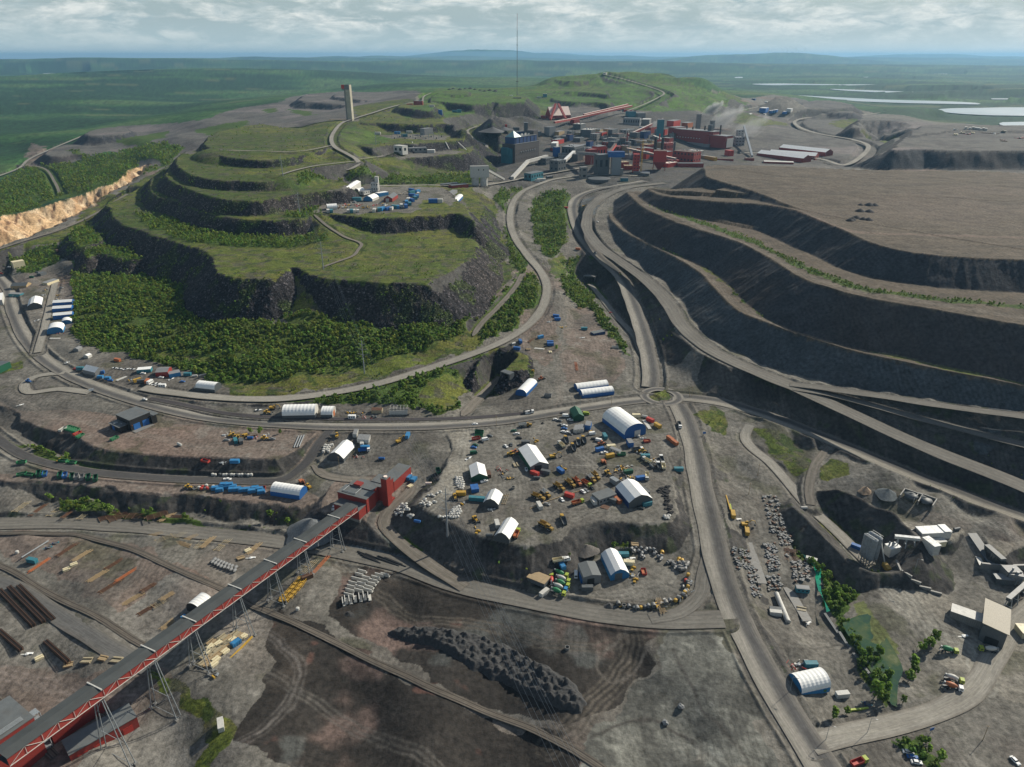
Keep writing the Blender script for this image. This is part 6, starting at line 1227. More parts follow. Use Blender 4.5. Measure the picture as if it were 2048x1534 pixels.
 ('skip_dg',z1,545,872,.3,-1,'large green skip left of the blue and white one'),('skip_bo',z1,588,872,.3,-1,'blue and white skip in the bank edge row'),('skip_dg',z1,655,885,.2,-1,'black green skip right of the blue and white one'),('skip_gy',z1,692,885,.2,-1,'grey topped skip second in the dark row'),('skip_gy',z1,742,890,.2,-1,'grey topped skip third in the dark row'),('skip_dg',z1,800,892,.2,-1,'green skip fourth in the dark row'),('skip_dg',z1,865,900,.2,-1,'green skip last in the dark row'),
 ('load_y',z1,1710,978,1,.1,'white and grey machine near the blue skips'),('scrap_w',z1,1690,975,1,0,'white parts beside the pale machine'),
 ('car_red',zF,580,1108,1,0,'red car beside the boat yard track'),('cont_teal',zF,618,1110,1,0,'teal trailer beside the red car'),('scrap_w',zF,520,1058,1,-.3,'white scrap at the left of the boat yard'),('cont_orange',zF,903,1045,1,.2,'orange container above the boats'),('boat',zF,885,1100,1,.1,'white boat left in the first boat row'),('boat',zF,922,1105,1,.1,'white boat second in the first boat row'),('boat',zF,970,1108,1,-.2,'white boat third in the first boat row'),('boat',zF,1020,1108,1,.1,'white boat fourth in the first boat row'),
 ('car_white',zF,1097,1142,1,0,'white car before the low white roofed shed'),('skip_b',zF,772,1175,1,0,'bright blue crate below the gable hall'),('skip_b',zF,828,1185,1,0,'blue and white crate below the gable hall'),('cont_blue',zF,772,1140,1,-.1,'blue container against the gable hall'),('rails_t',zF,900,1185,1,-.4,'pale timber and ladders in the boat yard'),('slab',zF,950,1170,1,-.4,'white slab pile in the boat yard'),
 ('cont_yellow',zF,1055,1200,1,-.3,'yellow container in the boat yard'),('cont_dgrey',zF,1085,1208,1,-.1,'dark container right of the yellow one'),('cont_orange',zF,1130,1208,.6,-.8,'orange red container in the boat yard'),('boat',zF,1185,1222,1,-.4,'white boat left in the lower boat pair'),('boat',zF,1212,1225,1,-.4,'white boat right in the lower boat pair'),('caravan',zF,1152,1215,1,-.6,'pale caravan beside the orange red container'),
 ('car_white',zF,1235,1172,1,0,'white car before the red hall'),('boat',zF,1315,1185,1,-.4,'white boat below the bright blue shed'),('car_blue',zF,1400,1205,1,0,'blue and white car right in the boat yard'),('cont_teal',zF,1440,1155,1,0,'dark teal container right of the blue shed'),('tank',zF,1495,1165,1,-.1,'white tank beside the black container'),('cont_dgrey',zF,1555,1168,1,-.3,'black container at the right of the boat yard'),('scrap_r',zF,1630,1170,1,0,'red scrap at the right of the boat yard'),('tank',zF,1510,1255,1,0,'white tank at the corner of the valley road hall'),
 ('caravan',zF,1248,1243,1,0,'small white trailer on the road verge'),('scrap0',zF,985,1190,1,0,'mixed scrap in the middle of the boat yard'),('tank_b',zF,848,1200,1,0,'blue tank in the boat yard'),('boat',zF,285,735,1,-.3,'white boat on the bank left of the strip yard'),('van_dark',zF,245,405,1,0,'dark van near the cream building'),('car_dgrey',zF,285,365,1,0,'dark car behind the cream building'),('car_white',zF,70,325,1,0,'white car beside the cream building'),('car_red',zF,10,375,1,0,'orange red car at the left edge'),
 ('cont_rust',zF,440,205,.2,1,'rust red tall tank at the thicket corner'),('car_white',zF,1110,1340,1,.2,'white car driving on the dark lane of the left road'),('car_steel',zF,470,485,1,0,'grey car on the strip yard'),('scrap1',zF,345,500,1,0,'scrap pile left of the strip yard'),('scrap_w',zF,330,540,1,0,'white cars and scrap left of the strip yard'),('scrap2',zF,440,540,1,0,'scrap pile right of the strip yard'),('scrap3',zF,445,570,1,0,'lower scrap pile right of the strip yard'),('scrap_r',zF,450,830,1,0,'brown pallets before the wide arched tent'),('slab',zF,440,870,1,0,'pale slab below the wide arched tent'),
 ('tip_white',zH,718,370,.6,1,'dark truck climbing the curved road'),('tip_lime',zH,887,512,.5,1,'lime and white truck on the curved road'),('cont_orange',zH,600,340,1,.1,'orange shed beside the curved road'),('cont_red',zH,518,58,1,.1,'red shed beside the upper curved road'),('exc_y',zH,640,48,1,0,'yellow crusher machine on the pale fork between roads'),('car_white',zH,732,150,.8,.2,'white car on the haul road'),
 ('cont_blue',zH,450,798,1,.1,'blue container at the upper pipe yard'),('cont_blue',zH,460,820,1,0,'lower blue container at the upper pipe yard'),('scrap_w',zH,405,835,1,0,'white bags at the upper pipe yard'),('scrap_y',zH,490,870,.2,1,'yellow barrier pieces at the upper pipe yard'),('cont_teal',zH,642,885,1,0,'teal container left of the dark flat shed'),('debris',zH,630,940,1,0,'white debris below the teal container'),
 ('cont_sky',zH,345,942,1,-.3,'bright blue container beside rusty beams'),('cont_blue',zH,207,972,.6,1,'blue container near the valley road'),('cont_blue',zH,183,1020,1,.1,'larger blue container above the green mound'),('cont_blue',zH,410,978,1,0,'upper blue container right of the rusty beams'),('cont_blue',zH,412,992,1,0,'lower blue container right of the rusty beams'),('rails',zH,280,955,1,-.8,'rusty beams between blue containers'),('tank',zH,160,985,1,-.3,'pale blue tank near the valley road'),('slab',zH,320,1012,1,.1,'pale panels below the rusty beams'),
 ('timber2',zH,260,1020,1,0,'wooden frame left of the pale panels'),('timber3',zH,415,1040,.2,1,'pale timber below the blue containers'),('skip_w',zH,853,1008,1,0,'white skip at the lower terrace edge'),('rails_o',zH,590,1135,.2,1,'orange bent beams on the pink terrace'),('scrap_y',zH,290,1168,1,-.4,'yellow and orange hoses above the tunnel tent'),('load_o',zH,350,1225,1,-.3,'orange machine beside the tunnel tent'),('skip_gy',zH,395,1342,1,.1,'grey green bin below the tunnel tent'),('car_red',zH,825,772,1,0,'red car on the bank left of the curved road'),('timber2',zH,610,740,1,0,'stack of boards at the top of the terraces'),
 ('tip_white',zH,262,1455,1,-.1,'white flatbed truck on the dark lane towards the roundabout'),
 ('tip_cream',z5,675,272,1,-.15,'cream tank truck above the blue skip'),('van_white',z5,732,258,1,-.1,'white van fronting the cream tank truck'),('skip_b',z5,702,322,.5,.8,'small blue skip below the cream tank truck'),('van_white',z5,818,392,0,1,'white van in the shadow of the grey workshop'),('skip_ro',z5,1397,365,-.3,-1,'red skip with orange load beside the bright blue hall'),
 ('mix_g',z5,690,390,1,.3,'top green drum mixer truck with lime cab'),('mix_r',z5,608,440,0,-1,'red drum mixer truck standing upright at the left'),('mix_w',z5,705,438,1,.3,'pale drum mixer truck with white cab'),('mix_g',z5,700,475,1,.3,'middle green drum mixer truck with lime cab'),('mix_b',z5,680,508,1,.3,'pale drum mixer truck with light blue cab'),('mix_g',z5,665,545,1,.3,'lowest green drum mixer truck with lime cab'),
 ('cont_offwhite',z5,548,550,1,-.8,'white container left of the mixer trucks'),('cont_dgrey',z5,915,510,1,0,'small dark trailer below the grey workshop'),('cont_blue',z5,870,425,.3,1,'blue container against the grey workshop'),
 ('scrap_y',z5,1300,330,1,0,'yellow machine parts right of the bright blue hall'),('scrap3',z5,1300,385,1,0,'blue grey machine parts right of the bright blue hall'),('scrap_y',z5,1320,430,1,0,'yellow and black machine heap below the parts'),('cont_cream',z5,1270,295,1,.1,'cream crate beside the bright blue hall'),('debris',z5,1290,245,1,0,'pale debris behind the bright blue hall'),('cont_teal',z5,1222,225,1,0,'pale teal box behind the bright blue hall'),('timber2',z5,1320,125,1,.1,'flat timber at the foot of the slope'),
 ('cont_yellow',z6,435,1020,.15,1,'yellow container on the supply yard'),('exc_y',z6,425,965,1,0,'yellow machine behind the yellow container'),('beam_l',z6,312,835,.2,1,'short yellow beam on the supply yard edge'),('beam_y',z6,292,790,.3,1,'pale yellow beam on the supply yard edge'),('tank',z6,872,838,1,0,'round white tank on the bank below the side road'),('cont_yellow',z6,328,890,.2,1,'small yellow crate on the supply yard edge'),('debris',z6,365,918,1,0,'white bags behind the yellow machine'),
 ('slab_l',z6,480,1200,.35,1,'upper pale concrete slab on the supply yard'),('slab_l',z6,515,1290,.35,1,'lower pale concrete slab on the supply yard'),('hut_t',z6,858,1465,1,.1,'dark hut beside the pallet field'),('cont_offwhite',z6,927,1240,1,.3,'white shed at the green stream'),
 ('cont_blue',z7,325,890,.8,.3,'bright blue container left of the silo row'),('cont_yellow',z7,597,1075,.6,.8,'yellow container right of the silo row'),('tank_k',z7,1230,725,1,-.2,'dark loader at the corner of the white batching house'),('slab',z7,1430,975,.45,1,'long white slab on the upper gravel yard'),
 ('car_white',z8,1265,1162,1,.15,'white car at the top of three in the bottom right yard'),('car_blue',z8,1295,1197,1,.15,'dark blue car in the middle of three'),('car_white',z8,1322,1232,1,.15,'white car at the bottom of three'),('car_white',z8,1985,1222,.7,.7,'white car at the right bottom edge'),('tip_red',z8,930,1240,1,-.4,'red truck with lime cab cut by the bottom edge'),
 ('mix_g',z8,1535,485,1,.15,'green drum mixer truck beside the dark trees'),('mix_w',z8,1805,482,-1,-.15,'white drum mixer truck under the brown roofed plant'),('mix_w',z8,1570,680,1,.25,'white drum mixer truck, upper of a pair'),('mix_y',z8,1562,732,1,.25,'orange drum mixer truck, lower of a pair'),('tube',z8,415,200,.42,1,'long white silo tube lying on the supply yard'),('cont_dgrey',z8,370,215,1,.1,'dark container left of the silo tube'),('cont_offwhite',z8,372,235,1,.1,'grey white container below the dark one'),
 ('hut_t',z8,552,78,1,.1,'dark teal hut left of the stream'),('debris',z8,560,275,1,.3,'white bags heap near the yard corner'),('debris',z8,590,295,1,-.3,'white rubble beside the bags heap'),('timber',z8,545,195,1,.2,'timber frame on a pale slab'),('slab_l',z8,520,160,.6,1,'grey slab under the timber frame'),('skip_g',z8,665,742,1,0,'lime green skip with cream cover against the hall'),('cont_teal',z8,610,582,1,0,'teal container behind the lower right hall'),
 ('cont_offwhite',z8,820,785,1,-.1,'silver box alone on the lower right yard'),('beam_l',z8,935,875,1,-.1,'lime yellow beam at the yard edge'),('scrap_t',z8,990,832,1,0,'blue grey scrap beside the bush'),('scrap_r',z8,480,590,1,0,'brown crates behind the lower right hall'),('scrap_w',z8,540,578,1,0,'pale crates behind the lower right hall'),('pipe_c',z8,575,562,1,0,'concrete ring behind the lower right hall'),
 ('bsign',z8,1420,1030,1,-.3,'blue sign beside the bottom right road'),('bsign',z4,1780,365,1,0,'blue sign beside the south road'),('debris',z8,1640,380,1,0,'dark rubble on the concrete yard'),
 ('boat',y2,880,725,0,1,'bright blue object behind the conveyor bridge'),('cont_sky',y1,1920,1135,1,.4,'blue and yellow container beside the arched shelter'),('scrap0',y4,262,310,1,0,'pale scrap at the foot of a trestle'),('cont_offwhite',y4,318,632,.1,1,'white open crate on the lower left bank'),
 ('pipe_l',y1,362,405,1,-.62,'long pale blue pipe on the pink yard'),('scrap_t',y1,490,385,1,-.5,'lower teal steel crates on the pink yard'),('scrap_t',y1,560,340,1,-.5,'upper teal steel crates on the pink yard'),('cont_teal',y1,335,535,1,.2,'single teal crate on the pink yard'),('timber3',y1,755,560,1,-.4,'upper cream pallet pile on the pink yard'),('timber3',y1,680,610,1,-.4,'lower cream pallet pile on the pink yard'),('drum_w',y1,178,442,1,0,'small white drum alone on the pink yard'),
 ('rails_o',y1,440,540,1,-.66,'orange beams left of the pink yard'),('rails',y1,680,410,1,-.66,'rust red beams above the orange beams'),('rails_w',y1,840,465,1,-.62,'grey timber bundle above the cream pallets'),('rails',y1,1180,545,1,-.62,'rusty beams with white blocks on the pink yard'),('rails_w',y1,1000,675,1,-.62,'rusty beams below the white blocks'),('rails_o',y1,1330,640,1,-.62,'upper part of a long orange beam line'),('rails',y1,1130,780,1,-.62,'lower part of a long orange beam line'),('rails',y1,1560,770,1,-.6,'red beams at the edge of the paved yard'),('rails_w',y1,1360,910,1,-.6,'grey beams at the edge of the paved yard'),
 ('rails_w',y1,1750,860,1,-.6,'rusty frame beams on the paved yard'),('rails_t',y1,1650,940,1,-.6,'pale frame beams on the paved yard'),('rails',y1,1530,1005,1,-.6,'rusty beams low on the paved yard'),('rails_w',y1,1745,1150,1,-.8,'small brown beam bundle near the blue container'),
 ('rails_t',z1,180,1150,1,-.72,'first slanted timber line from the left on the upper yard'),('rails',z1,340,1175,1,-.72,'second slanted timber line on the upper yard'),('rails_t',z1,490,1190,1,-.72,'third slanted timber line on the upper yard'),('rails',z1,630,1195,1,-.72,'fourth slanted timber line on the upper yard'),('rails_t',z1,760,1215,1,-.8,'fifth slanted timber line on the upper yard'),
 ('rack',z1,990,1232,1,-.35,'grey beam rack left of the rusty rack'),('rack',z1,1075,1238,1,-.35,'second grey beam rack beside the rusty rack'),('rack',z1,1235,1230,1,0,'wide rusty rack below the bank'),('rack',z1,1420,1225,1,-.3,'narrow rusty rack below the bank'),('rails_w',z1,1510,1235,1,-.6,'pale frame right of the rusty racks'),('rails',z1,1640,1232,1,0,'dark beams along the foot of the bank'),
 ('track',y1,170,1010,1,1.03,'first long stack of track panels, lower left'),('track',y1,270,975,1,1.0,'second long stack of track panels'),('track',y1,370,960,1,.98,'third long stack of track panels'),('track_s',y1,110,1350,1,.85,'short stack of track panels at the left edge'),('track_s',y2,590,290,1,.9,'broken track panels beside the scrub bank'),
 ('timber',y2,895,360,1,0,'grey timber stack above the scrub bank'),('timber2',y2,1060,340,1,.2,'long boards right of the grey timber stack'),('timber',y2,1200,355,1,.1,'last timber stack above the scrub bank'),('timber3',y2,400,340,1,-.5,'pale boards on the grey yard'),('debris',y2,280,300,1,0,'white rubble beside short track panels'),('timber2',y2,700,410,1,-.2,'dark boards above the scrub bank'),
 ('timber2',y3,620,510,1,-.3,'pale slab pile above the conveyor bridge'),('timber3',y3,680,445,1,-.5,'cream and rust pile above the conveyor bridge'),('rails_w',y3,735,425,1,-.9,'brown beams beside the cream pile'),('rails_t',y3,450,400,1,-.9,'brown trough beams left of the cream pile'),('scrap_r',y3,885,545,1,-.2,'rust scrap right against the conveyor bridge'),('debris',y3,710,510,1,0,'pale debris below the cream pile'),
 ('rails_o',y3,1310,580,1,-1.1,'timber and orange beams beside a trestle'),('rails_t',y3,1210,590,1,-1,'white boards left of the timber beams'),('cont_rust',y3,1205,690,1,-.4,'red box at the end of yellow frames'),('scrap_t',y3,1180,665,1,0,'blue scrap above the red box'),('beam_y',y3,625,1300,1,-1,'long yellow beam beside the timber stacks'),('drum_w',y3,1120,965,1,0,'small white drum on the dark ground'),
 ('rails_t',y3,45,330,1,-.6,'timber heap at the far left of the bridge'),('rails_w',y3,160,340,1,-.5,'timber heap with white patch'),('rails_t',y3,250,400,1,-.9,'timber heap right of the white patch'),('rails_w',y3,330,370,1,-.9,'timber heap nearest the brown trough beams'),('rails_w',y1,1560,260,1,-.3,'old timber heap along the gravel road'),('rails_t',y1,1680,290,1,-.4,'scattered boards along the gravel road'),('rails_w',y1,1880,350,1,.3,'grey boards at the end of the gravel road heap'),
 ('well',y5,800,335,1,0,'concrete well ring on the dark ground'),('rock1',y5,1470,845,1,0,'dark boulder on the pale waste ground'),('rock2',y5,1575,735,1,0,'dark boulder with yellow marks on the waste ground'),
]
for it in LIST: pl(*it)
def rowpl(keys,zf,pts,dx,dy,fmt,group,jit=0,s=(1,1)):
 n=len(pts)
 for i,(X,Y) in enumerate(pts):
  k=keys[i % len(keys)];px,py=zf(X,Y)
  ddx,ddy=(dx,dy) if not jit else (math.cos(random.uniform(0,6.28)),math.sin(random.uniform(0,6.28)))
  put(k,px+random.uniform(-jit,jit),py+random.uniform(-jit,jit),ddx,ddy,random.uniform(*s),(fmt % NTH[i]) if '%s' in fmt else fmt,group)
rowpl(['skip_b'],z2,[(245,955),(285,972),(310,942),(326,922),(365,942),(376,922),(412,942),(408,968),(455,965),(505,972),(550,968),(595,982),(625,955),(665,965),(685,990)],1,-.1,'%s blue skip from the left beside the tunnel tent','blue skips on the bank edge')
pl('skip_r',z2,703,962,.3,-1,'red skip at the right end of the blue skips')
rowpl(['skip_g'],z1,[(615,440),(635,446),(655,452),(672,458),(690,464)],1,-.7,'%s green skip in the tight stack on the left plateau','stacked green skips')
rowpl(['drum_w','drum_w','drum_k'],z2,[(220,820),(245,824),(290,820),(325,824),(350,822),(375,824),(400,822),(425,824),(450,822),(475,824),(500,822),(530,822),(560,824),(590,822)],1,0,'%s drum from the left in the long row by the service road','row of drums')
rowpl(['drum_w','drum_r','drum_r','drum_k','drum_w','drum_r','drum_k','drum_w'],z2,[(90,945),(110,955),(125,938),(145,955),(160,925),(165,950),(200,955),(225,935)],1,0,'%s reel from the left in the heap of red and white reels','heap of cable reels')
rowpl(['drum_w'],z2,[(1300,540),(1325,545),(1350,540),(1290,560),(1315,565),(1340,562),(1285,580),(1310,585),(1330,582),(1365,535),(1280,600),(1330,600)],1,0,'%s white drum left of the gambrel hall','white drums by the gambrel hall')
rowpl(['bag0','bag1','bag2','bag3'],z3,[(885,800),(910,800),(935,805),(890,820),(912,822),(938,825),(880,842),(902,845),(925,845),(948,848),(885,865),(908,868),(932,868),(952,872),(900,890),(925,892),(950,892),(925,912),(945,910)],1,0,'cream bulk bag in the block beside the small gable hall','block of bulk bags',.4)
rowpl(['bag1','bag2','bag3','bag0'],z3,[(330,1075),(350,1085),(370,1070),(300,1105),(320,1100),(345,1110),(370,1100),(280,1130),(300,1135),(325,1130),(350,1135),(380,1125),(400,1130),(265,1160),(285,1165),(310,1160),(335,1160),(275,1180),(320,1185)],1,0,'pale bulk bag in the left heap above the wooded bank','left heap of bulk bags',.7,(.8,1.2))
rowpl(['bag2','bag0','bag1','bag3'],z3,[(530,1040),(560,1025),(575,1045),(545,1060),(600,1055),(620,1065),(650,1050),(560,1080),(585,1075),(610,1085),(520,1065),(670,1045)],1,0,'pale bulk bag in the middle heap left of the pylon','middle heap of bulk bags',.8,(.7,1.1))
rowpl(['bag3','bag1','bag0','bag2'],z3,[(860,1110),(885,1105),(905,1100),(840,1135),(865,1130),(890,1130),(915,1125),(830,1155),(855,1155),(880,1152),(905,1150),(928,1148),(815,1175),(840,1178),(865,1175),(890,1175),(912,1172),(820,1200),(845,1205),(870,1205),(900,1195),(790,1200),(765,1200),(740,1203),(712,1203)],1,0,'pale bulk bag in the heap at the foot of the pylon','heap of bulk bags at the pylon',.6,(.8,1.15))
rowpl(['bag3','bag1'],z3,[(395,1190),(420,1210),(440,1190),(415,1180),(630,980),(655,985),(600,980),(690,960),(720,945)],1,0,'single pale bag lying on open ground of the bag yard','single bulk bags',.6,(.8,1.1))
rowpl(['pipe_d'],z5,[(1250,160),(1290,170),(1325,160),(1310,185),(1380,165),(1355,190),(1378,205),(1418,170),(1410,195),(1375,230),(1395,245),(1452,172),(1482,180),(1495,205),(1485,215),(1520,235),(1548,225),(1545,250)],.1,1,'grey concrete pipe ring in the curved row behind the blue hall','curved row of concrete pipes',.8)
rowpl(['pipe_y'],z5,[(1553,205),(1697,265),(1722,275)],.2,1,'%s yellow pipe ring from the left in the curved row','yellow pipe rings')
rowpl(['pipe_d','pipe_c'],z5,[(1600,290),(1620,280),(1640,285),(1655,310),(1680,300),(1700,290),(1720,300),(1740,295),(1690,325),(1712,330),(1735,325),(1760,315),(1700,345),(1725,350),(1750,340),(1770,300),(1665,330)],1,.4,'small concrete ring in the right cluster of the pipe yard','right cluster of concrete rings',.8)
rowpl(['drum_y','scrap0','drum_k','drum_r','pipe_c','drum_y','scrap3','drum_y','pipe_d','scrap1','pipe_c','drum_y'],z5,[(1775,390),(1765,430),(1770,450),(1755,440),(1785,480),(1775,490),(1765,510),(1745,540),(1735,560),(1720,575),(1695,590),(1668,610)],1,.4,'%s piece from the top in the string along the yard curb','scrap along the yard curb')
rowpl(['pipe_c','well','pipe_d','scrap1','drum_k','pipe_c','drum_k','pipe_d','pipe_c','scrap2','rails_w','pipe_c','pipe_d','scrap3'],z5,[(1180,640),(1228,655),(1270,660),(1200,650),(1315,675),(1340,678),(1405,665),(1435,655),(1480,655),(1510,640),(1545,650),(1585,630),(1620,610),(1565,625)],.4,1,'%s piece from the left in the row along the bottom curb','scrap along the bottom curb')
pl('drum_y',z5,1372,672,1,0,'orange drum in the row along the bottom curb')
rowpl(['tyres'],z4,[(1330,905),(1350,915),(1335,935),(1365,930),(1395,885),(1385,915),(1400,930),(1380,955),(1405,965),(1390,990),(1410,1000),(1395,1025),(1415,1040),(1405,1070),(1420,1090),(1415,1120),(1425,1145)],1,0,'heap of tyres along the yard edge beside the steel blue hall','tyre heaps along the yard edge',.8)
rowpl(['bag0','bag1'],z4,[(1375,1195),(1400,1200),(1420,1190),(1385,1212),(1410,1212)],1,0,'white bag at the lower end of the tyre heaps','white bags below the tyres',.5)
rowpl(['scrap0','scrap1','scrap2','scrap3'],z4,[(915,700),(950,690),(980,700),(1010,690),(930,735),(960,760),(895,725),(990,790),(950,800),(920,815),(1040,800)],1,0,'%s steel grid heap from the left below the containers','steel grid heaps',.4)
rowpl(['scrap1','scrap3','tank_k','scrap0'],z4,[(1270,610),(1290,640),(1240,690),(1350,650),(1275,680),(1250,625)],1,0,'%s dark machine heap in the right scrap rows','right scrap rows',.4)
rowpl(['pipe_d'],y3,[(x+0,y+0) for (x,y) in [(395,530),(420,542),(445,553),(470,562),(495,572),(520,582),(545,590),(580,600),(375,552),(400,565),(425,578),(450,590),(480,598),(510,608),(538,618),(570,628)]],.9,-.8,'dark culvert pipe in the double row beside the gravel road','double row of culvert pipes')
rowpl(['frame_y'],y3,[(1135,705),(1170,720),(1110,735),(1150,750),(1080,770),(1125,780),(1050,805),(1095,815),(1020,835),(1065,850),(990,865),(1030,880),(1170,700),(985,885)],.8,-1,'bright yellow steel frame in the slanted block under the bridge','block of yellow frames')
pts=[(1685,640),(1660,668),(1720,695),(1835,672),(1805,695),(1630,705),(1700,722),(1785,722),(1605,742),(1680,748),(1765,748),(1590,775),(1665,778),(1745,778),(1578,808),(1655,808),(1735,805),(1565,845),(1885,670)]
rowpl(['lblock'],y3,pts,1,.25,'white concrete block lying in the slanted field of blocks','white concrete blocks')
rowpl(['lblock'],y3,[(1535,890),(1572,888),(1612,872),(1660,868),(1697,855),(1738,858),(1515,905)],.12,1,'%s upright white block from the left in the front row','upright white blocks')
rowpl(['timber','timber2','timber3'],y3,[(560,1180),(600,1190),(640,1200),(450,1210),(500,1215),(540,1225),(590,1235),(360,1250),(420,1260),(470,1265),(520,1275),(350,1290),(400,1310),(450,1310),(330,1330),(370,1345),(420,1355),(480,1330),(300,1370),(340,1390),(400,1400),(290,1430),(330,1440),(380,1440)],1,-.75,'pale timber stack in the storage field under the bridge trestles','timber stacks under the bridge')
pl('skip_b',y3,582,1268,1,-.7,'blue crate among the timber stacks')
rowpl(['pipe_k'],y3,[(1730,500),(1750,515),(1770,530),(1790,505),(1880,540),(1900,525),(1930,555),(1960,540),(1990,560),(1720,485)],1,.4,'long black pipe at the foot of the grey gravel slope','black pipes along the gravel road')
rowpl(['pipe_l'],z2,[(1020,500),(1045,498),(1070,492)],.42,-1,'%s long white pipe from the left beside the junction','three long white pipes')
def grid_px(x0,y0,x1,y1,nx,ny,skew=0): return [(x0+(x1-x0)*i/max(1,nx-1)+skew*j,y0+(y1-y0)*j/max(1,ny-1)) for j in range(ny) for i in range(nx)]
PK=['pallet0','pallet1','pallet2','pallet3']
PALS=.75
rowpl(PK,z6,grid_px(570,745,660,1015,3,9,8),1,.1,'pallet of pale parts in the upper field of the supply yard','upper pallet field',.9)
rowpl(PK,z6,grid_px(580,1115,640,1300,3,9,5),1,.1,'pallet of grey parts in the middle field of the supply yard','middle pallet field',.8)
rowpl(PK,z6,grid_px(690,1040,750,1110,3,4,6),1,.5,'pallet of dark parts beside the stream bushes','pallets by the stream bushes',.7)
rowpl(['rails','pallet1','rails'],z6,grid_px(730,1150,775,1200,2,3,6),.5,1,'bundle of red pipes beside the stream bushes','red pipe bundles',.5)
rowpl(PK,z6,grid_px(795,1250,890,1380,3,6,3),1,0,'pallet of silver parts in the right field of the supply yard','right pallet field',.7)
rowpl(PK,z6,grid_px(340,1155,430,1290,3,6,8),.5,.4,'pallet of dark parts at the left edge of the supply yard','left edge pallets',.9)
rowpl(PK,z6,grid_px(455,1300,500,1500,2,9,4),.5,.4,'pallet of dark rods along the left edge bank','pallets along the left bank',.8)
rowpl(PK,z6,grid_px(600,1360,680,1450,3,4,2),1,0,'pallet of steel parts in the lower field of the supply yard','lower pallet field',.9)
rowpl(['cont_blue','cont_sky','cont_teal','cont_offwhite'],zB,[(1240,1085),(1285,1092),(1240,1105),(1290,1112),(1245,1125),(1285,1130),(1265,1145),(1215,1160),(1240,1162),(1200,1180),(1225,1190),(1165,1205),(1195,1208),(1135,1215),(1110,1215),(1085,1225),(1060,1228),(1015,1232),(990,1235),(955,1240)],1,-.15,'%s container from the top along the edge of the hill yard','containers along the hill yard edge',.5,(1.4,1.7))
rowpl(['cont_offwhite','cont_teal','cont_offwhite','cont_offwhite'],zB,[(755,1245),(780,1247),(800,1246),(828,1244),(600,1245),(625,1247)],.3,1,'%s container from the right at the near edge of the hill yard','containers at the near hill edge',0,(1.3,1.6))
rowpl(['scrap_r','scrap0','scrap_w','scrap1','scrap2','scrap3'],zB,[(960,1190),(1000,1185),(1040,1190),(870,1212),(900,1210),(700,1205),(730,1195),(770,1190),(800,1170),(680,1215),(1130,1115),(1165,1110),(820,1190),(750,1210)],1,0,'%s machine heap on the hill yard','machine heaps on the hill yard',.5,(1.5,2.2))
for (X,Y,k,lb) in [(1405,1172,'cont_blue','blue container on the bare spur right of the hill yard'),(1445,1172,'cont_offwhite','white container on the bare spur right of the hill yard'),(820,1160,'cont_teal','teal container left of the white hill hall'),(980,650,'cont_offwhite','white container near the substation on the hill'),(1130,645,'cont_sky','bright blue container near the substation'),(1185,665,'cont_teal','teal container near the substation'),(1222,640,'cont_offwhite','pale hut behind the substation'),(1395,438,'cont_offwhite','white hut below the dark block on the mound'),(1570,478,'cont_teal','teal hut on the green bench')]: pl(k,zB,X,Y,1,0,lb,None,2.0)
# ================================================================ ore works, towers, masts, lines
def gallery(name,a,ha,b,hb,w_,h_,wall,roof,label,legs=0,cat='conveyor gallery',legc='steel',parent=None):
 """an enclosed belt gallery between two photo points, ha / hb metres above the ground there"""
 p=G(*a);q=G(*b);A_=Vector((p[0],p[1],p[2]+ha));B_=Vector((q[0],q[1],q[2]+hb));d=B_-A_;rz=math.atan2(d.y,d.x);Lx=d.xy.length;sl=d.z/Lx
 t=empty(name,A_,rz);tag(t,label,cat);W=w_/2
 m=MB();m.add([(0,-W,0),(Lx,-W,Lx*sl),(Lx,W,Lx*sl),(0,W,0),(0,-W,h_),(Lx,-W,Lx*sl+h_),(Lx,W,Lx*sl+h_),(0,W,h_)],[(0,3,2,1),(0,1,5,4),(1,2,6,5),(2,3,7,6),(3,0,4,7)],M(wall,'corr'));m.build('wall',t)
 r=MB();r.add([(0,-W-.2,h_+.02),(Lx,-W-.2,Lx*sl+h_+.02),(Lx,W+.2,Lx*sl+h_+.02),(0,W+.2,h_+.02)],[(0,1,2,3)],M(roof,'dirty',scale=.3));r.build('roof',t)
 for i in range(legs):
  x=Lx*(i+.5)/legs;wx=A_.x+math.cos(rz)*x;wy=A_.y+math.sin(rz)*x;zb=float(zat(wx,wy))-A_.z
  g=MB()
  for s in (-1,1): g.bar((x,s*(W+1),zb),(x,s*W*.7,x*sl),.3,M(legc))
  g.bar((x,-W-.8,zb+(x*sl-zb)*.4),(x,W+.8,zb+(x*sl-zb)*.4),.2,M(legc));g.build('trestle',t)
 return t
def B(X,Y,dx,dy,dims,wall,roof,label,zf=None,**k):
 px,py=(zf or zC)(X,Y);return boxb(k.pop('name','plant_building'),px,py,dx,dy,dims,wall,roof,label,k.pop('cat','industrial building'),dz=-1.5,**k)
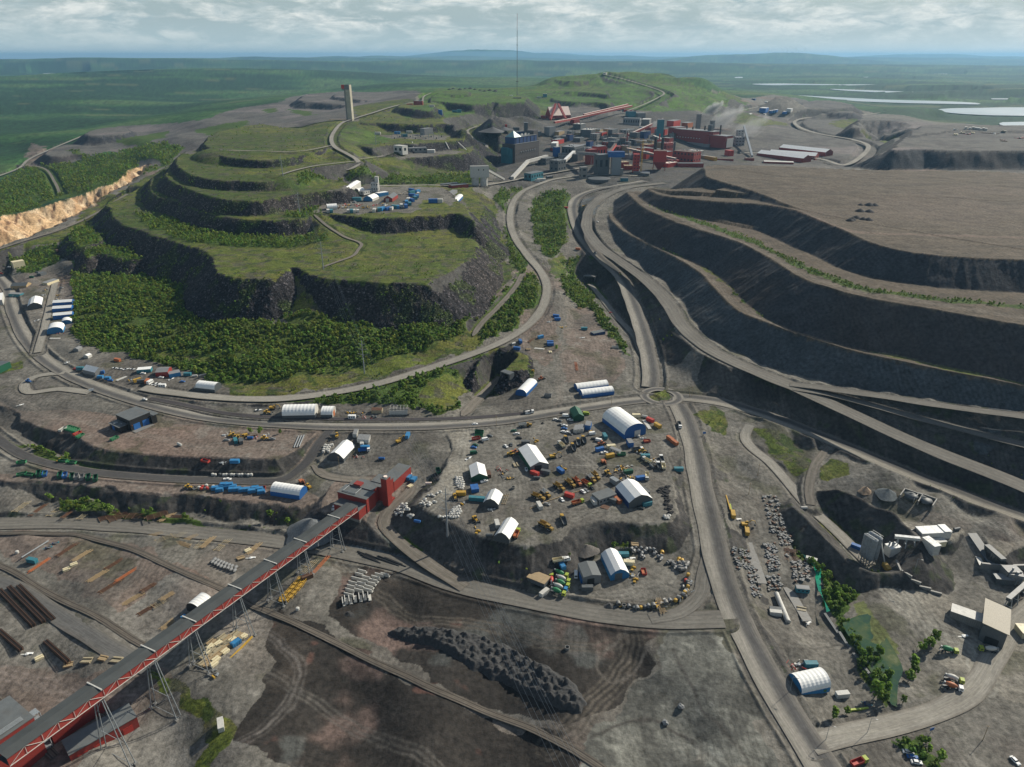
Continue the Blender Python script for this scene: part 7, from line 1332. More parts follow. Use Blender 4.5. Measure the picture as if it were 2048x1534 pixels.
def concentrator():
 px,py=zC(470,1160);a=G(px,py);z=47.0;a=P(px,py,z);rz=head(px,py,58,-11);t=empty('concentrator',a,rz);tag(t,'huge dark brown concentrator with blue upper storey and pyramid glass roof','industrial building')
 w=M('dgrey','corr');n=M('navy','corr')
 b=MB();b.box((0,0,0),(86,32,42),pmat('brown_cladding',(.075,.068,.066),kind='corr'));b.box((-46,2,0),(7,24,34),M('teal','corr'));b.box((-51,3,20),(6,16,16),M('teal','corr'));b.build('wall',t)
 u=MB();u.box((3,2,42),(78,24,12),n)
 for k in range(6): u.box((-32+k*13,-10.2,42),(1,.6,12),M('black'))
 u.build('upper_storey',t)
 r=MB();r.box((3,2,54),(79,25,.6),M('roofgrey','dirty',scale=.1));r.box((0,-14,42.1),(86,5,.4),M('roofgrey'));r.build('roof',t)
 g=MB();g.add([(-36,-9,54.6),(-12,-9,54.6),(-12,14,54.6),(-36,14,54.6),(-24,2,66)],[(0,1,4),(1,2,4),(2,3,4),(3,0,4)],pmat('pale_glass',(.22,.36,.36),rough=.3));g.build('glass_roof',t)
 s=MB();s.box((47,6,0),(16,20,62),pmat('brown_cladding',(.075,.068,.066),kind='corr'));s.build('hoist_tower',t)
 v=MB()
 for k in range(7): v.box((-22+k*8,-16.5,25+k*.2),(2.2,1.2,2.2),M('steel'))
 for k in range(8): v.box((2+k*4.4,2+(k % 3)*2,54.6),(2.4,3,1.5+k % 3),M('offwhite'))
 v.build('vent',t)
 g=MB()
 for k in range(9):
  for j in range(4): g.box((-38+k*9,-16.1,5+j*8),(1.6,.2,1.4),M('black'))
 g.build('window',t)
concentrator()
B(725,1165,290,-60,(30,20,14),'dgrey','roofgrey','dark flat hall at the right foot of the concentrator',win=(4,2))
B(845,1232,200,-40,(26,20,21),'dgrey','roofgrey','dark cube block in front of the concentrator annex',win=(3,2),flues=3)
B(600,1318,290,-60,(36,16,13),'teal','roofgrey','teal and dark low hall by the works gate',win=(5,1))
B(680,1335,1,0,(15,6,5),'offwhite','offwhite','pair of white huts near the works gate',name='hut',cat='hut');B(760,1310,1,-.1,(12,6,5),'dgrey','grey','dark hut right of the white huts',name='hut',cat='hut');B(640,1348,1,0,(9,5,5),'offwhite','grey','small pale hut below the teal hall',name='hut',cat='hut')
B(1000,1072,270,-70,(50,30,20),'dgrey','grey','big dark hall with pale grey roof and window bays',win=(8,1),flues=6)
B(815,1010,110,-90,(34,12,15),'offwhite','white','white roofed inclined hall beside the hoist tower');B(832,1085,100,-10,(12,10,20),'blue','grey','narrow blue tower right of the concentrator');B(900,1098,100,-10,(16,12,10),'offwhite','grey','pale block beside the narrow blue tower',win=(3,2))
B(935,925,200,-40,(28,18,12),'dgrey','roofgrey','dark two step hall in the middle of the works',flues=3);B(1060,930,200,-50,(26,18,9),'dgrey','roofgrey','lower dark hall in the middle of the works',flues=3)
B(1165,868,200,-40,(38,28,15),'dgrey','offwhite','hall with white roof and dark pipes on it',flues=9);B(1065,800,200,-40,(32,22,13),'dgrey','offwhite','smaller white roofed hall behind the piped one',flues=7);B(1230,915,100,-20,(22,18,15),'conc','grey','weathered beige block with openings',win=(4,3))
B(765,868,100,-10,(22,18,20),'grey','roofgrey','grey cube with brown side behind the concentrator');B(860,862,200,-40,(32,14,9),'wood','grey','long brown low hall behind the concentrator');B(520,880,1,0,(9,9,32),'dgrey','steel','slim dark chimney tower behind the concentrator',name='chimney_tower',cat='tower');B(445,860,100,-5,(24,14,8),'navy','roofgrey','navy low hall behind the glass pyramid');B(625,870,100,-5,(22,14,10),'dgrey','roofgrey','dark hall behind the upper storey',flues=2);B(420,815,1,0,(16,8,7),'dgrey','roofgrey','dark shed above the glass pyramid');B(318,790,1,0,(5,5,8),'red','red','small red hut at the grey stockyard',name='hut',cat='hut')
B(1185,1168,100,-10,(20,14,30),'brick','brick','left red silo block with ribs',flues=1);B(1262,1130,100,-12,(24,16,30),'red','grey','middle red block with pale roof',win=(3,1));B(1318,1110,100,-12,(9,9,24),'brick','brick','narrow red tower right of the middle red block')
B(1020,1118,100,-10,(10,8,12),'blue','grey','blue box at the end of the blue gallery');B(1290,1272,100,-5,(22,20,37),'dgrey','roofgrey','dark square silo house by the haul road fork',win=(2,1));
def blue_tower():
 px,py=zC(1435,1275);a=G(px,py);t=empty('hoist_tower',(a[0],a[1],a[2]-2),0);tag(t,'grey hoist tower with a wide blue head house','tower')
 b=MB();b.box((0,0,0),(17,16,34),M('steel','corr'));b.box((10,-6,0),(6,6,14),M('conc'));b.build('shaft',t);h=MB();h.box((-1,0,34),(30,17,9),M('blue','corr'));h.build('head_house',t);r=MB();r.box((-1,0,43),(30.4,17.4,.4),M('navy'));r.build('roof',t)
blue_tower()
B(1105,1312,100,-5,(12,10,21),'conc','conc','narrow concrete headframe at the road fork',win=(1,2));B(1525,1340,1,0,(13,8,7),'teal','dgrey','teal box on gravel beside the fork',name='hut',cat='hut')
def tank_at(X,Y,r,h,c,label,zf=None,roof=None,cat='tank'):
 px,py=(zf or zC)(X,Y);a=G(px,py);t=empty('storage_tank',(a[0],a[1],a[2]-1),0);tag(t,label,cat);m=MB();m.lathe([(0,r),(h,r)],M(c,'dirty',scale=.3),'Z',24);m.build('shell',t);k=MB();k.lathe([(h,r*1.02),(h+.5,r*.9),(h+r*.12,.3)],M(roof or c,'dirty',scale=.2),'Z',24);k.build('lid',t)
tank_at(1270,1335,20,5,'dgrey','wide flat dark thickener tank by the headframe');tank_at(420,905,8,10,'dgrey','dark round tank left of the chimney tower');tank_at(1735,1285,9,6,'dgrey','dark tank at the foot of the yellow crane');tank_at(1560,1010,7,16,'dgrey','dark tank below the red chimney')
B(1640,1250,1,0,(11,10,34),'red','red','red latticed structure with ribs near the yellow crane',win=(2,6));B(1600,1215,1,0,(30,16,8),'brick','wood','red and brown low platform around the ribbed structure',flues=6);B(1500,1200,100,-5,(22,16,12),'brick','wood','brick red hall left of the ribbed structure',flues=4)
def crane():
 px,py=zC(1695,1262);a=G(px,py);t=empty('tower_crane',(a[0],a[1],a[2]-1),R(10));tag(t,'yellow tower crane standing among the red works','crane');m=MB();y=M('yellow')
 for sx in (-1,1):
  for sy in (-1,1): m.bar((sx,sy,0),(sx,sy,56),.22,y)
 for k in range(14):
  m.bar((-1,-1,k*4),(1,-1,k*4+4),.15,y);m.bar((1,1,k*4),(-1,1,k*4+4),.15,y)
 m.build('mast',t);j=MB();j.bar((-12,0,57),(6,0,57),.5,y);j.bar((0,0,56),(0,0,63),.4,y);j.bar((0,0,63),(6,0,57.5),.15,y);j.box((-11,0,54),(3,2,3),M('conc'));j.build('jib',t)
crane()
def hopper(X,Y,zf,label,s=1.0,c='red'):
 px,py=zf(X,Y);a=G(px,py);t=empty('ore_hopper',(a[0],a[1],a[2]-1),R(-12));tag(t,label,'hopper');b=MB();b.box((0,0,16*s),(24*s,18*s,20*s),M(c,'corr'));b.build('bin',t)
 c_=MB();V=[(-12,-9,16),(12,-9,16),(12,9,16),(-12,9,16),(-3,-3,2),(3,-3,2),(3,3,2),(-3,3,2)];c_.add([(x*s,y*s,z*s) for x,y,z in V],[(0,4,5,1),(1,5,6,2),(2,6,7,3),(3,7,4,0)],M('brick'));c_.build('outlet_cone',t)
 l=MB()
 for sx in (-1,1):
  for sy in (-1,1): l.bar((sx*11*s,sy*8*s,0),(sx*11*s,sy*8*s,17*s),.5,M('brick'))
 l.build('leg',t);r=MB();r.box((0,0,36*s),(24.5*s,18.5*s,.5),M('rust'));r.build('roof',t)
hopper(1880,1225,zC,'big red hopper with a tapered outlet between tall black stacks')
def stack(X,Y,zf,r,h,c,label,cap=None):
 px,py=zf(X,Y);a=G(px,py);t=empty('chimney',(a[0],a[1],a[2]-1),0);tag(t,label,'chimney');m=MB();m.cyl((0,0,0),r,h,M(c,'dirty',scale=.3),14,r*.85);m.build('shaft',t);k=MB();k.cyl((0,0,h),r*.95,1.2,M(cap or 'dgrey'),14);k.build('cap',t)
stack(1832,1115,zC,3.4,44,'black','left of two tall black stacks behind the red hopper');stack(1905,1110,zC,3.4,42,'black','right of two tall black stacks behind the red hopper');stack(1550,1000,zC,2.0,34,'brick','slim red chimney in the middle of the works');stack(1568,1075,zC,1.5,26,'steel','thin steel chimney beside the dark tank');stack(1880,1000,zC,1.6,30,'red','thin red stack between black stacks','red')
stack(1240,1090,zC,1.2,30,'dgrey','thin dark mast by the red blocks');stack(2030,1090,zC,2.6,30,'dgrey','dark stack at the right of the red works');stack(1690,1130,zC,1.2,30,'steel','thin steel stack beside the crane')
for i,(X,Y,l,w_,h,c,rf,lb) in enumerate([(1355,975,26,14,10,'brick','grey','small red hall with grey roof left of the slim chimney'),(1420,985,24,16,13,'dgrey','roofgrey','dark stepped hall left of the slim chimney'),(1500,960,34,14,11,'grey','steel','striped grey hall behind the slim chimney'),(1490,1040,36,16,14,'brick','brick','dark red hall with three red silos'),(1720,1070,28,16,16,'orange','grey','pale orange block behind the crane'),(1600,1100,40,20,9,'grey','conc','grey flat roof left of the crane'),(1770,1010,34,20,12,'brick','wood','brown red hall behind the crane'),(1950,1120,20,18,18,'red','grey','red block right of the hopper'),(1990,1190,30,14,9,'red','pinkw','bright red low hall right of the hopper'),(1960,1040,26,14,20,'brick','brick','red tower block behind black stacks'),(1370,850,46,18,7,'grey','conc','long grey slab hall with yellow rust edge'),(1250,1000,16,12,9,'conc','grey','small beige hut by the green trees'),(1560,840,46,20,8,'grey','roofgrey','grey flat hall before the grey depot'),(1310,905,18,12,8,'offwhite','grey','white low block in the centre of the works'),(1110,1030,20,12,9,'grey','grey','grey low block at the corner of the big dark hall'),(1060,1090,26,10,7,'grey','conc','grey low hall before the red silo block'),(1420,900,22,14,7,'dgrey','roofgrey','dark low hall above the red hall'),(1700,960,30,18,9,'grey','conc','pale concrete hall behind the crane'),(1850,950,30,10,6,'conc','offwhite','cream roof strip left of the long red mill')]): B(X,Y,200,-30,(l,w_,h),c,rf,lb,flues=3 if i % 2 else 5,win=(5,1) if i % 3==0 else (0,0))
B(1605,765,170,5,(46,24,19),'grey','roofgrey','long grey blue depot in the back of the works',win=(7,1));B(1750,765,130,-80,(40,22,17),'conc','offwhite','pale depot with sloping white roof in the back');B(1590,680,60,-2,(24,18,16),'teal','roofgrey','teal block at the top of the red galleries');B(1690,690,80,-2,(26,16,14),'conc','grey','tan block beside the teal block')
B(1760,800,1,0,(40,6,5),'sky','offwhite','long bright blue shed before the depot',name='shed',cat='shed')
rr=random.Random(4);FB=sorted([(rr.uniform(760,2040),rr.uniform(830,1150)) for _ in range(34)]+[(950+0*rr.random()+5.113*60+i*42+330,rr.uniform(880,1000)) for i in range(10)])
for i,(X,Y) in enumerate(FB):
 c=rr.choice(['dgrey','dgrey','grey','brick','brick','red','navy','wood','conc','dgrey']);B(X,Y,200,rr.choice([-30,-40,20]),(rr.uniform(14,34),rr.uniform(10,20),rr.uniform(6,19)),c,rr.choice(['roofgrey','grey','roofgrey','conc','rust']),'small %s block, number %d from the left in the crowded middle of the works' % ({'dgrey': 'dark','grey': 'grey','brick': 'dark red','red': 'red','navy': 'navy','wood': 'brown','conc': 'concrete'}[c],i+1),flues=2,group='small blocks of the works')
hall('ore_store',*zC(745,700),*zC(950,690),30,30,8,'brick','great pale pink roofed ore store with red ends','industrial building',roof='pinkw',prof='gable',seams=8,endmat='red')
gallery('belt_gallery',zC(770,720),0,zC(820,690),32,5,5,'red','brick','left red leg gallery leaning on the pink roof');gallery('belt_gallery',zC(930,735),4,zC(850,690),32,5,5,'red','brick','right red leg gallery leaning on the pink roof')
B(700,695,1,0,(14,10,8),'brick','brick','small red house left of the pink roofed store',name='hut',cat='hut')
gallery('belt_gallery',zC(980,750),8,zC(1600,640),16,5,5,'brick','pinkw','long red belt gallery, nearer of two climbing right',8);gallery('belt_gallery',zC(1110,720),12,zC(1560,622),16,5,5,'brick','pinkw','long red belt gallery, farther of two climbing right',6);gallery('belt_gallery',zC(810,810),14,zC(980,752),8,5,5,'brick','pinkw','short red belt gallery reaching the grey cube',2)
B(1020,760,100,-10,(24,14,14),'brick','brick','red junction house of the belt galleries');B(1560,635,1,0,(26,10,9),'red','brick','red head house at the end of the galleries')
gallery('belt_gallery',zC(380,1325),0,zC(540,1195),8,6,5,'offwhite','offwhite','cream belt gallery rising from the works gate',2);gallery('belt_gallery',zC(540,1195),8,zC(735,1150),10,6,5,'offwhite','offwhite','upper cream belt gallery into the dark flat hall',2)
gallery('belt_gallery',zC(915,1180),6,zC(1010,1105),10,6,5,'offwhite','white','white belt gallery with blue side',1);gallery('belt_gallery',zC(1040,1150),16,zC(1255,1250),30,5,5,'grey','grey','grey gallery into the dark silo house',2);gallery('belt_gallery',zC(1345,1240),26,zC(1430,1080),20,5,5,'red','rust','red gallery between silo house and red works',0)
gallery('belt_gallery',zC(1570,900),4,zC(1800,860),20,5,5,'red','pinkw','red gallery rising to the teal tower of the mill',2);gallery('belt_gallery',zC(1550,1080),12,zC(2048,1180),10,4,4,'conc','pinkw','long pale pipe bridge through the red works',5)
gallery('belt_gallery',zC(1820,930),8,zC(2040,1000),4,6,5,'conc','offwhite','cream roofed gallery below the mill',2)
def mill():
 px,py=zD(690,862);a=G(px,py);rz=head(px,py,130,13);t=empty('red_mill',(a[0],a[1],a[2]-2),rz);tag(t,'long red mill building with black stacks on its flat roof','industrial building')
 w=M('brick','corr');b=MB();b.box((-18,6,0),(112,34,34),w);b.box((52,2,0),(46,30,27),w);b.box((24,-12,0),(16,8,24),w);b.box((-84,14,0),(22,40,36),w);b.build('wall',t)
 r=MB();r.box((-18,6,34),(113,35,.8),M('grey','dirty',scale=.1));r.box((52,2,27),(47,31,.8),M('grey','dirty',scale=.1));r.box((-84,14,36),(22.5,40.5,.8),M('grey','dirty',scale=.1));r.build('roof',t)
 for i,(x,y,rr,h) in enumerate(((-50,8,1.6,9),(-30,4,1.6,8),(0,10,1.8,12),(46,6,1.6,16))):
  m=MB();m.cyl((x,y,27),rr,h+6,M('black'),10);m.build('roof_stack',t)
 m=MB();m.box((18,8,27.5),(10,10,20),M('dgrey'));m.build('penthouse',t)
 g=MB()
 for k in range(9): g.box((-62+k*8,-11.2,16),(3,.2,1.6),M('offwhite'))
 g.build('window',t);s=MB();s.box((76,4,2),(1,26,20),M('offwhite','corr'));s.build('end_louvre',t)
 f=MB();f.box((-20,-16,0),(110,8,7),M('grey'));f.build('side_aisle',t)
mill()
B(312,812,1,0,(15,12,46),'teal','grey','teal tower at the left end of the red mill',zD,name='lift_tower',cat='tower');B(440,695,170,-30,(46,20,17),'red','grey','bright red upper hall behind the mill',zD);B(565,700,130,-20,(34,18,13),'orange','grey','pinkish red wall hall behind the mill',zD);B(660,735,1,0,(11,10,42),'conc','conc','broad grey square chimney behind the mill',zD,name='chimney_tower',cat='chimney');B(790,715,1,0,(12,10,22),'dgrey','dgrey','dark square vent house behind the mill',zD);B(1040,815,1,0,(16,14,24),'offwhite','steel','pale machinery tower at the right end of the mill',zD,win=(2,4));B(1035,865,1,0,(22,16,20),'steel','grey','grey lattice block at the right foot of the mill',zD,win=(3,3))
gallery('belt_gallery',zD(1070,800),26,zD(1155,985),2,4,4,'grey','steel','steep grey belt gallery leaning right of the mill',0)
B(560,1015,100,10,(46,30,22),'brick','rust','dark red rounded works below the mill',zD,flues=6,win=(6,2));B(945,962,60,10,(16,12,13),'red','red','small red cube below the right end of the mill',zD);B(640,960,100,10,(30,16,12),'conc','offwhite','cream roofed pipe works below the mill',zD,flues=6);B(720,985,100,18,(44,10,7),'wood','conc','rust brown rack below the mill',zD,flues=4);B(780,1000,100,18,(30,8,8),'yellow','wood','yellow framed rack right of the rust brown rack',zD);B(870,1000,200,6,(52,6,4),'brick','rust','long low brick strip at the edge of the dump',zD);B(1130,1003,1,0,(18,10,6),'brick','rust','small rust shed at the dump edge',zD);B(590,1060,200,0,(50,14,8),'brick','dgrey','dark low hall hidden behind the dump shoulder',zD);B(430,1040,100,0,(24,14,10),'brick','brick','red block right of the hopper foot',zD);B(150,1120,200,5,(30,12,4),'conc','grey','concrete ramp at the crane foot',zD)
for i,(n,f,lb) in enumerate([((1655,1022),(1235,955),'front red store with white roof, nearest of three'),((1745,998),(1325,932),'middle red store with white roof of three'),((1855,965),(1435,900),'back red store with white roof, highest of three')]): hall('pellet_store',*zD(*n),*zD(*f),30,15,9,'brick',lb,'warehouse',roof='white',prof='gable',seams=3,band=0)
hall('pellet_store',*zD(1530,1036),*zD(1260,1024),20,5,4,'brick','low white roof half hidden behind the dump edge','warehouse',roof='offwhite',prof='gable',seams=3)
for k,(X,Y,l,w_,h,c,rf,lb) in enumerate([(1172,455,30,14,8,'navy','roofgrey','dark blue shed beyond the green hill'),(1285,478,22,10,6,'offwhite','white','white sheds beyond the green hill'),(1262,565,44,22,16,'blue','white','blue walled hall with white roof on the far yard'),(1330,572,22,12,9,'blue','white','left of three small far blue and white halls'),(1352,568,22,12,9,'sky','white','middle of three small far blue and white halls'),(1370,562,22,12,9,'blue','white','right of three small far blue and white halls'),(1455,578,28,12,9,'blue','white','lower far hall with blue wall at right'),(1495,562,30,16,12,'offwhite','white','upper far hall with white roof at right'),(1270,590,16,8,5,'offwhite','white','little white hut below the far blue hall'),(1140,585,30,5,4,'offwhite','white','row of white vans on the far yard')]): B(X,Y,1,-.25,(l,w_,h),c,rf,lb,zD,name='far_hall',cat='hall')
def steam(X,Y,r,h,dens,seed):
 px,py=zD(X,Y);a=G(px,py);mb=MB();mb.lathe([(-1,.05),(-.7,.6),(0,1),(.7,.75),(1,.05)],M('white'),'X',14);m=bpy.data.materials.new('steam_cloud');m.use_nodes=True;nt=m.node_tree;nt.nodes.clear();o=nt.nodes.new('ShaderNodeOutputMaterial');v=nt.nodes.new('ShaderNodeVolumePrincipled');v.inputs['Color'].default_value=(.95,.95,.93,1)
 tc=nt.nodes.new('ShaderNodeTexCoord');n=N(nt,'ShaderNodeTexNoise',Scale=2.2,Detail=4,Roughness=.65);L(nt,tc.outputs['Object'],n.inputs['Vector']);ln=N(nt,'ShaderNodeVectorMath',_operation='LENGTH');L(nt,tc.outputs['Object'],ln.inputs[0]);f=mth(nt,'SUBTRACT',1.0,ln.outputs['Value']);d=mth(nt,'MULTIPLY',mth(nt,'MAXIMUM',mth(nt,'ADD',f,mth(nt,'MULTIPLY',mth(nt,'SUBTRACT',n.outputs[0],.56),2.6)),0.0),dens);L(nt,d,v.inputs['Density']);L(nt,v.outputs[0],o.inputs['Volume'])
 ob=mb.build('steam');ob.data.materials.clear();ob.data.materials.append(m);ob.location=(a[0],a[1],a[2]+h);ob.scale=(r,r*.5,r*.42);ob.rotation_euler=(0,R(-28),R(12));ob['kind']='stuff'
steam(785,690,40,46,.22,1);steam(900,720,70,26,.05,2);steam(1120,790,70,20,.03,3);steam(278,800,22,34,.12,4)
B(1293,420,1,0,(24,14,11),'brick','dgrey','dark brown block on the mound below the old tip',zB);B(1225,418,1,0,(16,6,3),'red','red','low red shed left of the dark brown block',zB,name='shed',cat='shed');B(1460,495,1,0,(9,8,12),'blue','blue','small blue house on the green bench',zB,name='house',cat='house');B(1605,480,1,0,(10,6,9),'teal','teal','teal tall box on the green bench',zB,name='hut',cat='hut');B(1355,648,1,-.1,(24,14,14),'grey','grey','grey house on stilts in the substation',zB);B(1158,792,1,.1,(22,14,15),'offwhite','offwhite','white cube on the terrace with white ramps',zB,win=(2,1));B(1285,780,1,-.05,(34,10,9),'grey','grey','grey flat block right of the white cube',zB,win=(4,1));B(1390,788,1,0,(14,8,7),'offwhite','white','small white house right of the grey flat block',zB,name='house',cat='house')
B(1530,1045,1,-.1,(30,10,6),'dgrey','dgrey','left dark shed beside the twin silo house',zB,name='shed',cat='shed');B(1600,1058,1,-.1,(30,12,7),'brick','dgrey','brown shed beside the twin silo house',zB,name='shed',cat='shed')
def twin():
 px,py=zB(1762,1045);a=G(px,py);t=empty('silo_house',(a[0],a[1],a[2]-1),R(8));tag(t,'pale block standing on two round concrete silos','silo house');q=M('offwhite','dirty',scale=.2)
 for x in (-7,7):
  m=MB();m.cyl((x,0,0),6,16,q,20);m.build('silo',t)
 b=MB();b.box((0,0,16),(30,14,17),M('offwhite','panel'));b.build('wall',t);g=MB()
 for x in (-2,6): g.box((x,-7.1,27),(1.6,.2,2),M('black'))
 g.build('window',t);r=MB();r.box((0,0,33),(30.4,14.4,.5),M('conc'));r.build('roof',t)
twin();gallery('belt_gallery',zB(1815,1020),20,zB(1945,1003),1,5,4,'offwhite','offwhite','white gallery from the twin silo house down to the road',1)
def tower():
 px,py=zB(770,540);a=G(px,py);h=80;t=empty('shaft_tower',(a[0],a[1],a[2]-3),R(-8));tag(t,'tall narrow concrete shaft tower with a red corner at the top','tower')
 b=MB();b.box((0,0,0),(14,13,h),pmat('tower_concrete',(.40,.37,.28),kind='dirty',scale=.08),top=(.98,.98));b.build('shaft',t);k=MB();k.box((-3,0,h-10),(17,15,10),pmat('tower_grey',(.16,.165,.16),kind='panel'));k.build('head_house',t);r=MB();r.box((-8.5,-5,h-8),(7,7,8),M('red'));r.build('red_corner',t)
 s=MB();s.box((-5,-6.8,0),(3,1,h-10),M('conc'));s.build('stair_shaft',t);f=MB();f.box((-30,2,0),(44,5,5),M('wood'));f.build('low_annex',t)
tower()
def mast():
 a=G(1034,191);hh=238;t=empty('radio_mast',(a[0],a[1],a[2]),0);tag(t,'very tall thin radio mast rising above the horizon','radio mast');m=MB();q=M('dgrey')
 for k in range(3):
  an=2*math.pi*k/3;m.bar((1.2*math.cos(an),1.2*math.sin(an),0),(1.2*math.cos(an),1.2*math.sin(an),hh*.8),.34,q)
 for k in range(40): m.bar((1.2,0,k*hh*.02),(-.6,1.04,(k+1)*hh*.02),.2,q)
 m.build('lattice',t);m=MB();m.bar((0,0,hh*.8),(0,0,hh),.5,M('brick'),6);m.build('antenna',t);p=MB();p.box((0,0,42),(9,9,1.5),q);p.box((0,0,hh*.62),(4,4,2),q);p.build('platform',t)
mast()
B(430,495,1,0,(26,8,4),'dgrey','dgrey','low dark base building at the foot of the mast');B(715,480,1,0,(14,12,12),'teal','offwhite','teal hut with white side right of the mast',name='hut',cat='hut');B(655,488,1,0,(16,8,5),'offwhite','grey','low pale hut left of the teal hut',name='hut',cat='hut');B(370,468,1,0,(10,6,3),'white','white','tiny white hut left of the mast',name='hut',cat='hut');B(1330,250,1,-.1,(28,14,9),'offwhite','white','white station on top of the green hill',win=(3,1))
for i,X in enumerate(range(1110,1480,40)):
 px,py=zB(X,682-(i % 2)*14);a=G(px,py);m=MB();q=M('steel')
 for x in (-5,5): m.bar((x,0,0),(x,0,9),.35,q)
 m.bar((-5,0,9),(5,0,9),.3,q);m.box((0,0,0),(2.5,2,3),M('grey'));o=m.build('switchyard_portal',None);o.location=a;tag(o,'%s steel portal from the left in the hill substation' % NTH[i],'portal frame','switchyard portals')
for i,(x0,y0,x1,y1_) in enumerate([(1245,708,1256,750),(1500,708,1528,762),(1598,712,1660,770)]):
 a=G(*zB(x0,y0));b=G(*zB(x1,y1_));m=MB();m.bar(Vector(a)+Vector((0,0,.6)),Vector(b)+Vector((0,0,.6)),1.0,M('offwhite'));o=m.build('penstock_pipe');tag(o,'%s white pipe from the left down the grassy slope' % NTH[i],'pipe','white slope pipes')
for i,(X,Y) in enumerate([(1610,305),(1650,300),(1690,298),(1725,305),(1765,310),(1800,318),(1840,312),(1880,318),(1560,300),(1530,305)]):
 px,py=zB(X,Y);put('spoil',px,py,1,.3,random.uniform(4,6),'%s dark rubble mound from the left on the old tip' % NTH[i],'rubble mounds on the old tip')
rowpl(['cont_offwhite'],zE,[(1270,608),(1300,610),(1325,608),(1345,612),(1365,614),(1385,616),(1405,614),(1425,618)],.4,1,'%s white truck box from the left on the far right dump' ,'white boxes on the far dump',0,(1.6,2.2))
rowpl(['scrap_w','timber','scrap_r','timber3','rails'],zE,[(1180,615),(1240,640),(1290,650),(1330,640),(1450,640),(1500,645),(1560,625),(1690,680),(1200,655),(1560,695)],1,0,'%s material stack from the left on the far right dump','stacks on the far dump',.4,(2.5,3.5))
rowpl(['spoil'],zE,[(465,1190),(530,1192),(570,1193),(460,1238),(530,1243),(400,1300),(432,1290),(485,1300),(525,1305),(385,1310)],1,0,'%s heap of black spoil on the tan dump top','black spoil heaps',0,(2.0,3.4))
for i,(px,py,h) in enumerate([(1527,110,150),(1533,110,150),(1560,111,140),(1571,112,140),(1583,112,140),(1588,113,140),(1605,114,140)]):
 d=23500;x=(px-1024)/FPX*_wid(d);z=float(zat(x,d));m=MB();m.bar((0,0,0),(0,0,h),5,M('white'),6,3);
 for k in range(3): m.bar((0,-4,h),(60*math.sin(k*2.09+i),-4,h+60*math.cos(k*2.09+i)),3,M('white'),4,1)
 o=m.build('wind_turbine');o.location=(x,d,z);tag(o,'tiny white wind turbine on the far blue ridge','wind turbine','wind turbines on the ridge')
PYL=[(895,1072,33,'nearest pylon, standing in the bag yard'),(729,747,30,'pylon in the grass beside the valley road'),(647,539,29,'pylon on the lowest grassy bench'),(600,430,29,'pylon on the second grassy bench'),(566,352,29,'pylon beside the white pad on the upper bench'),(752,290,26,'distant pylon near the hill substation')]
tops=[]
for px,py,h,lb in PYL:
 a=G(px,py);t=empty('transmission_pylon',a,R(-20));tag(t,'tall slim steel '+lb,'pylon');q=M('steel');m=MB();m.bar((0,0,-.5),(0,0,h),.62,q,8,.22);m.build('pole',t);arms=[]
 for k,(z,w_) in enumerate(((h*.56,4.6),(h*.72,4.0),(h*.87,3.3))):
  c=MB();c.bar((-w_,0,z+.9),(0,0,z),.13,q);c.bar((w_,0,z+.9),(0,0,z),.13,q);c.build('crossarm',t);arms+=[(-w_,z+.7),(w_,z+.7)]
 tops.append((a,arms))
off=P(1192,1720,0);tops=[(np.array([off[0],off[1],-4]),tops[0][1])]+tops[:5]
for i in range(5):
 (a,A0),(b,B0)=tops[i],tops[i+1];m=MB()
 for (w0,z0),(w1,z1) in zip(A0,B0):
  cx,sx=math.cos(R(-20)),math.sin(R(-20));p=Vector((a[0]+w0*cx,a[1]+w0*sx,a[2]+z0));q_=Vector((b[0]+w1*cx,b[1]+w1*sx,b[2]+z1));n=12;prev=p
  for k in range(1,n+1):
   f=k/n;c=p.lerp(q_,f)-Vector((0,0,22*f*(1-f)*(1 if i<2 else .6)));m.bar(prev,c,.045,M('steel'),3);prev=c
 o=m.build('power_line');tag(o,['overhead wires in the span crossing the dark ore yard','overhead wires between bag yard and valley road','overhead wires from valley road to the lowest bench','overhead wires between the two lower benches','overhead wires to the upper bench'][i],'power line')
for zf,X,Y,k,lb in [(z8,1770,1078,'wpole','wooden pole with long shadow on the bottom right bank'),(z8,470,752,'lamp','lamp beside the lower right hall'),(z8,712,1080,'lamp','lamp at the junction, left of two'),(z8,992,1030,'lamp','lamp on the bend, right of two'),(z7,850,1100,'lamp','lamp on the slope below the batching house'),(zH,617,1400,'lamp','lamp between roundabout road and the twin tents'),(zH,1358,1345,'wpole','left pole of a pair right of the roundabout'),(zH,1376,1340,'wpole','right pole of a pair right of the roundabout'),(z4,830,62,'wpole','short post at the road bend'),(z2,1432,745,'wpole','post below the gambrel hall'),(z6,518,580,'wpole','pole on the rough bank left of the side road'),(z6,450,725,'wpole','pole at the top of the supply yard'),(zF,112,600,'lamp','lamp beside the left road'),(z3,1292,270,'wpole','post on the verge left of the truck yard')]: pl(k,zf,X,Y,1,.3,lb)
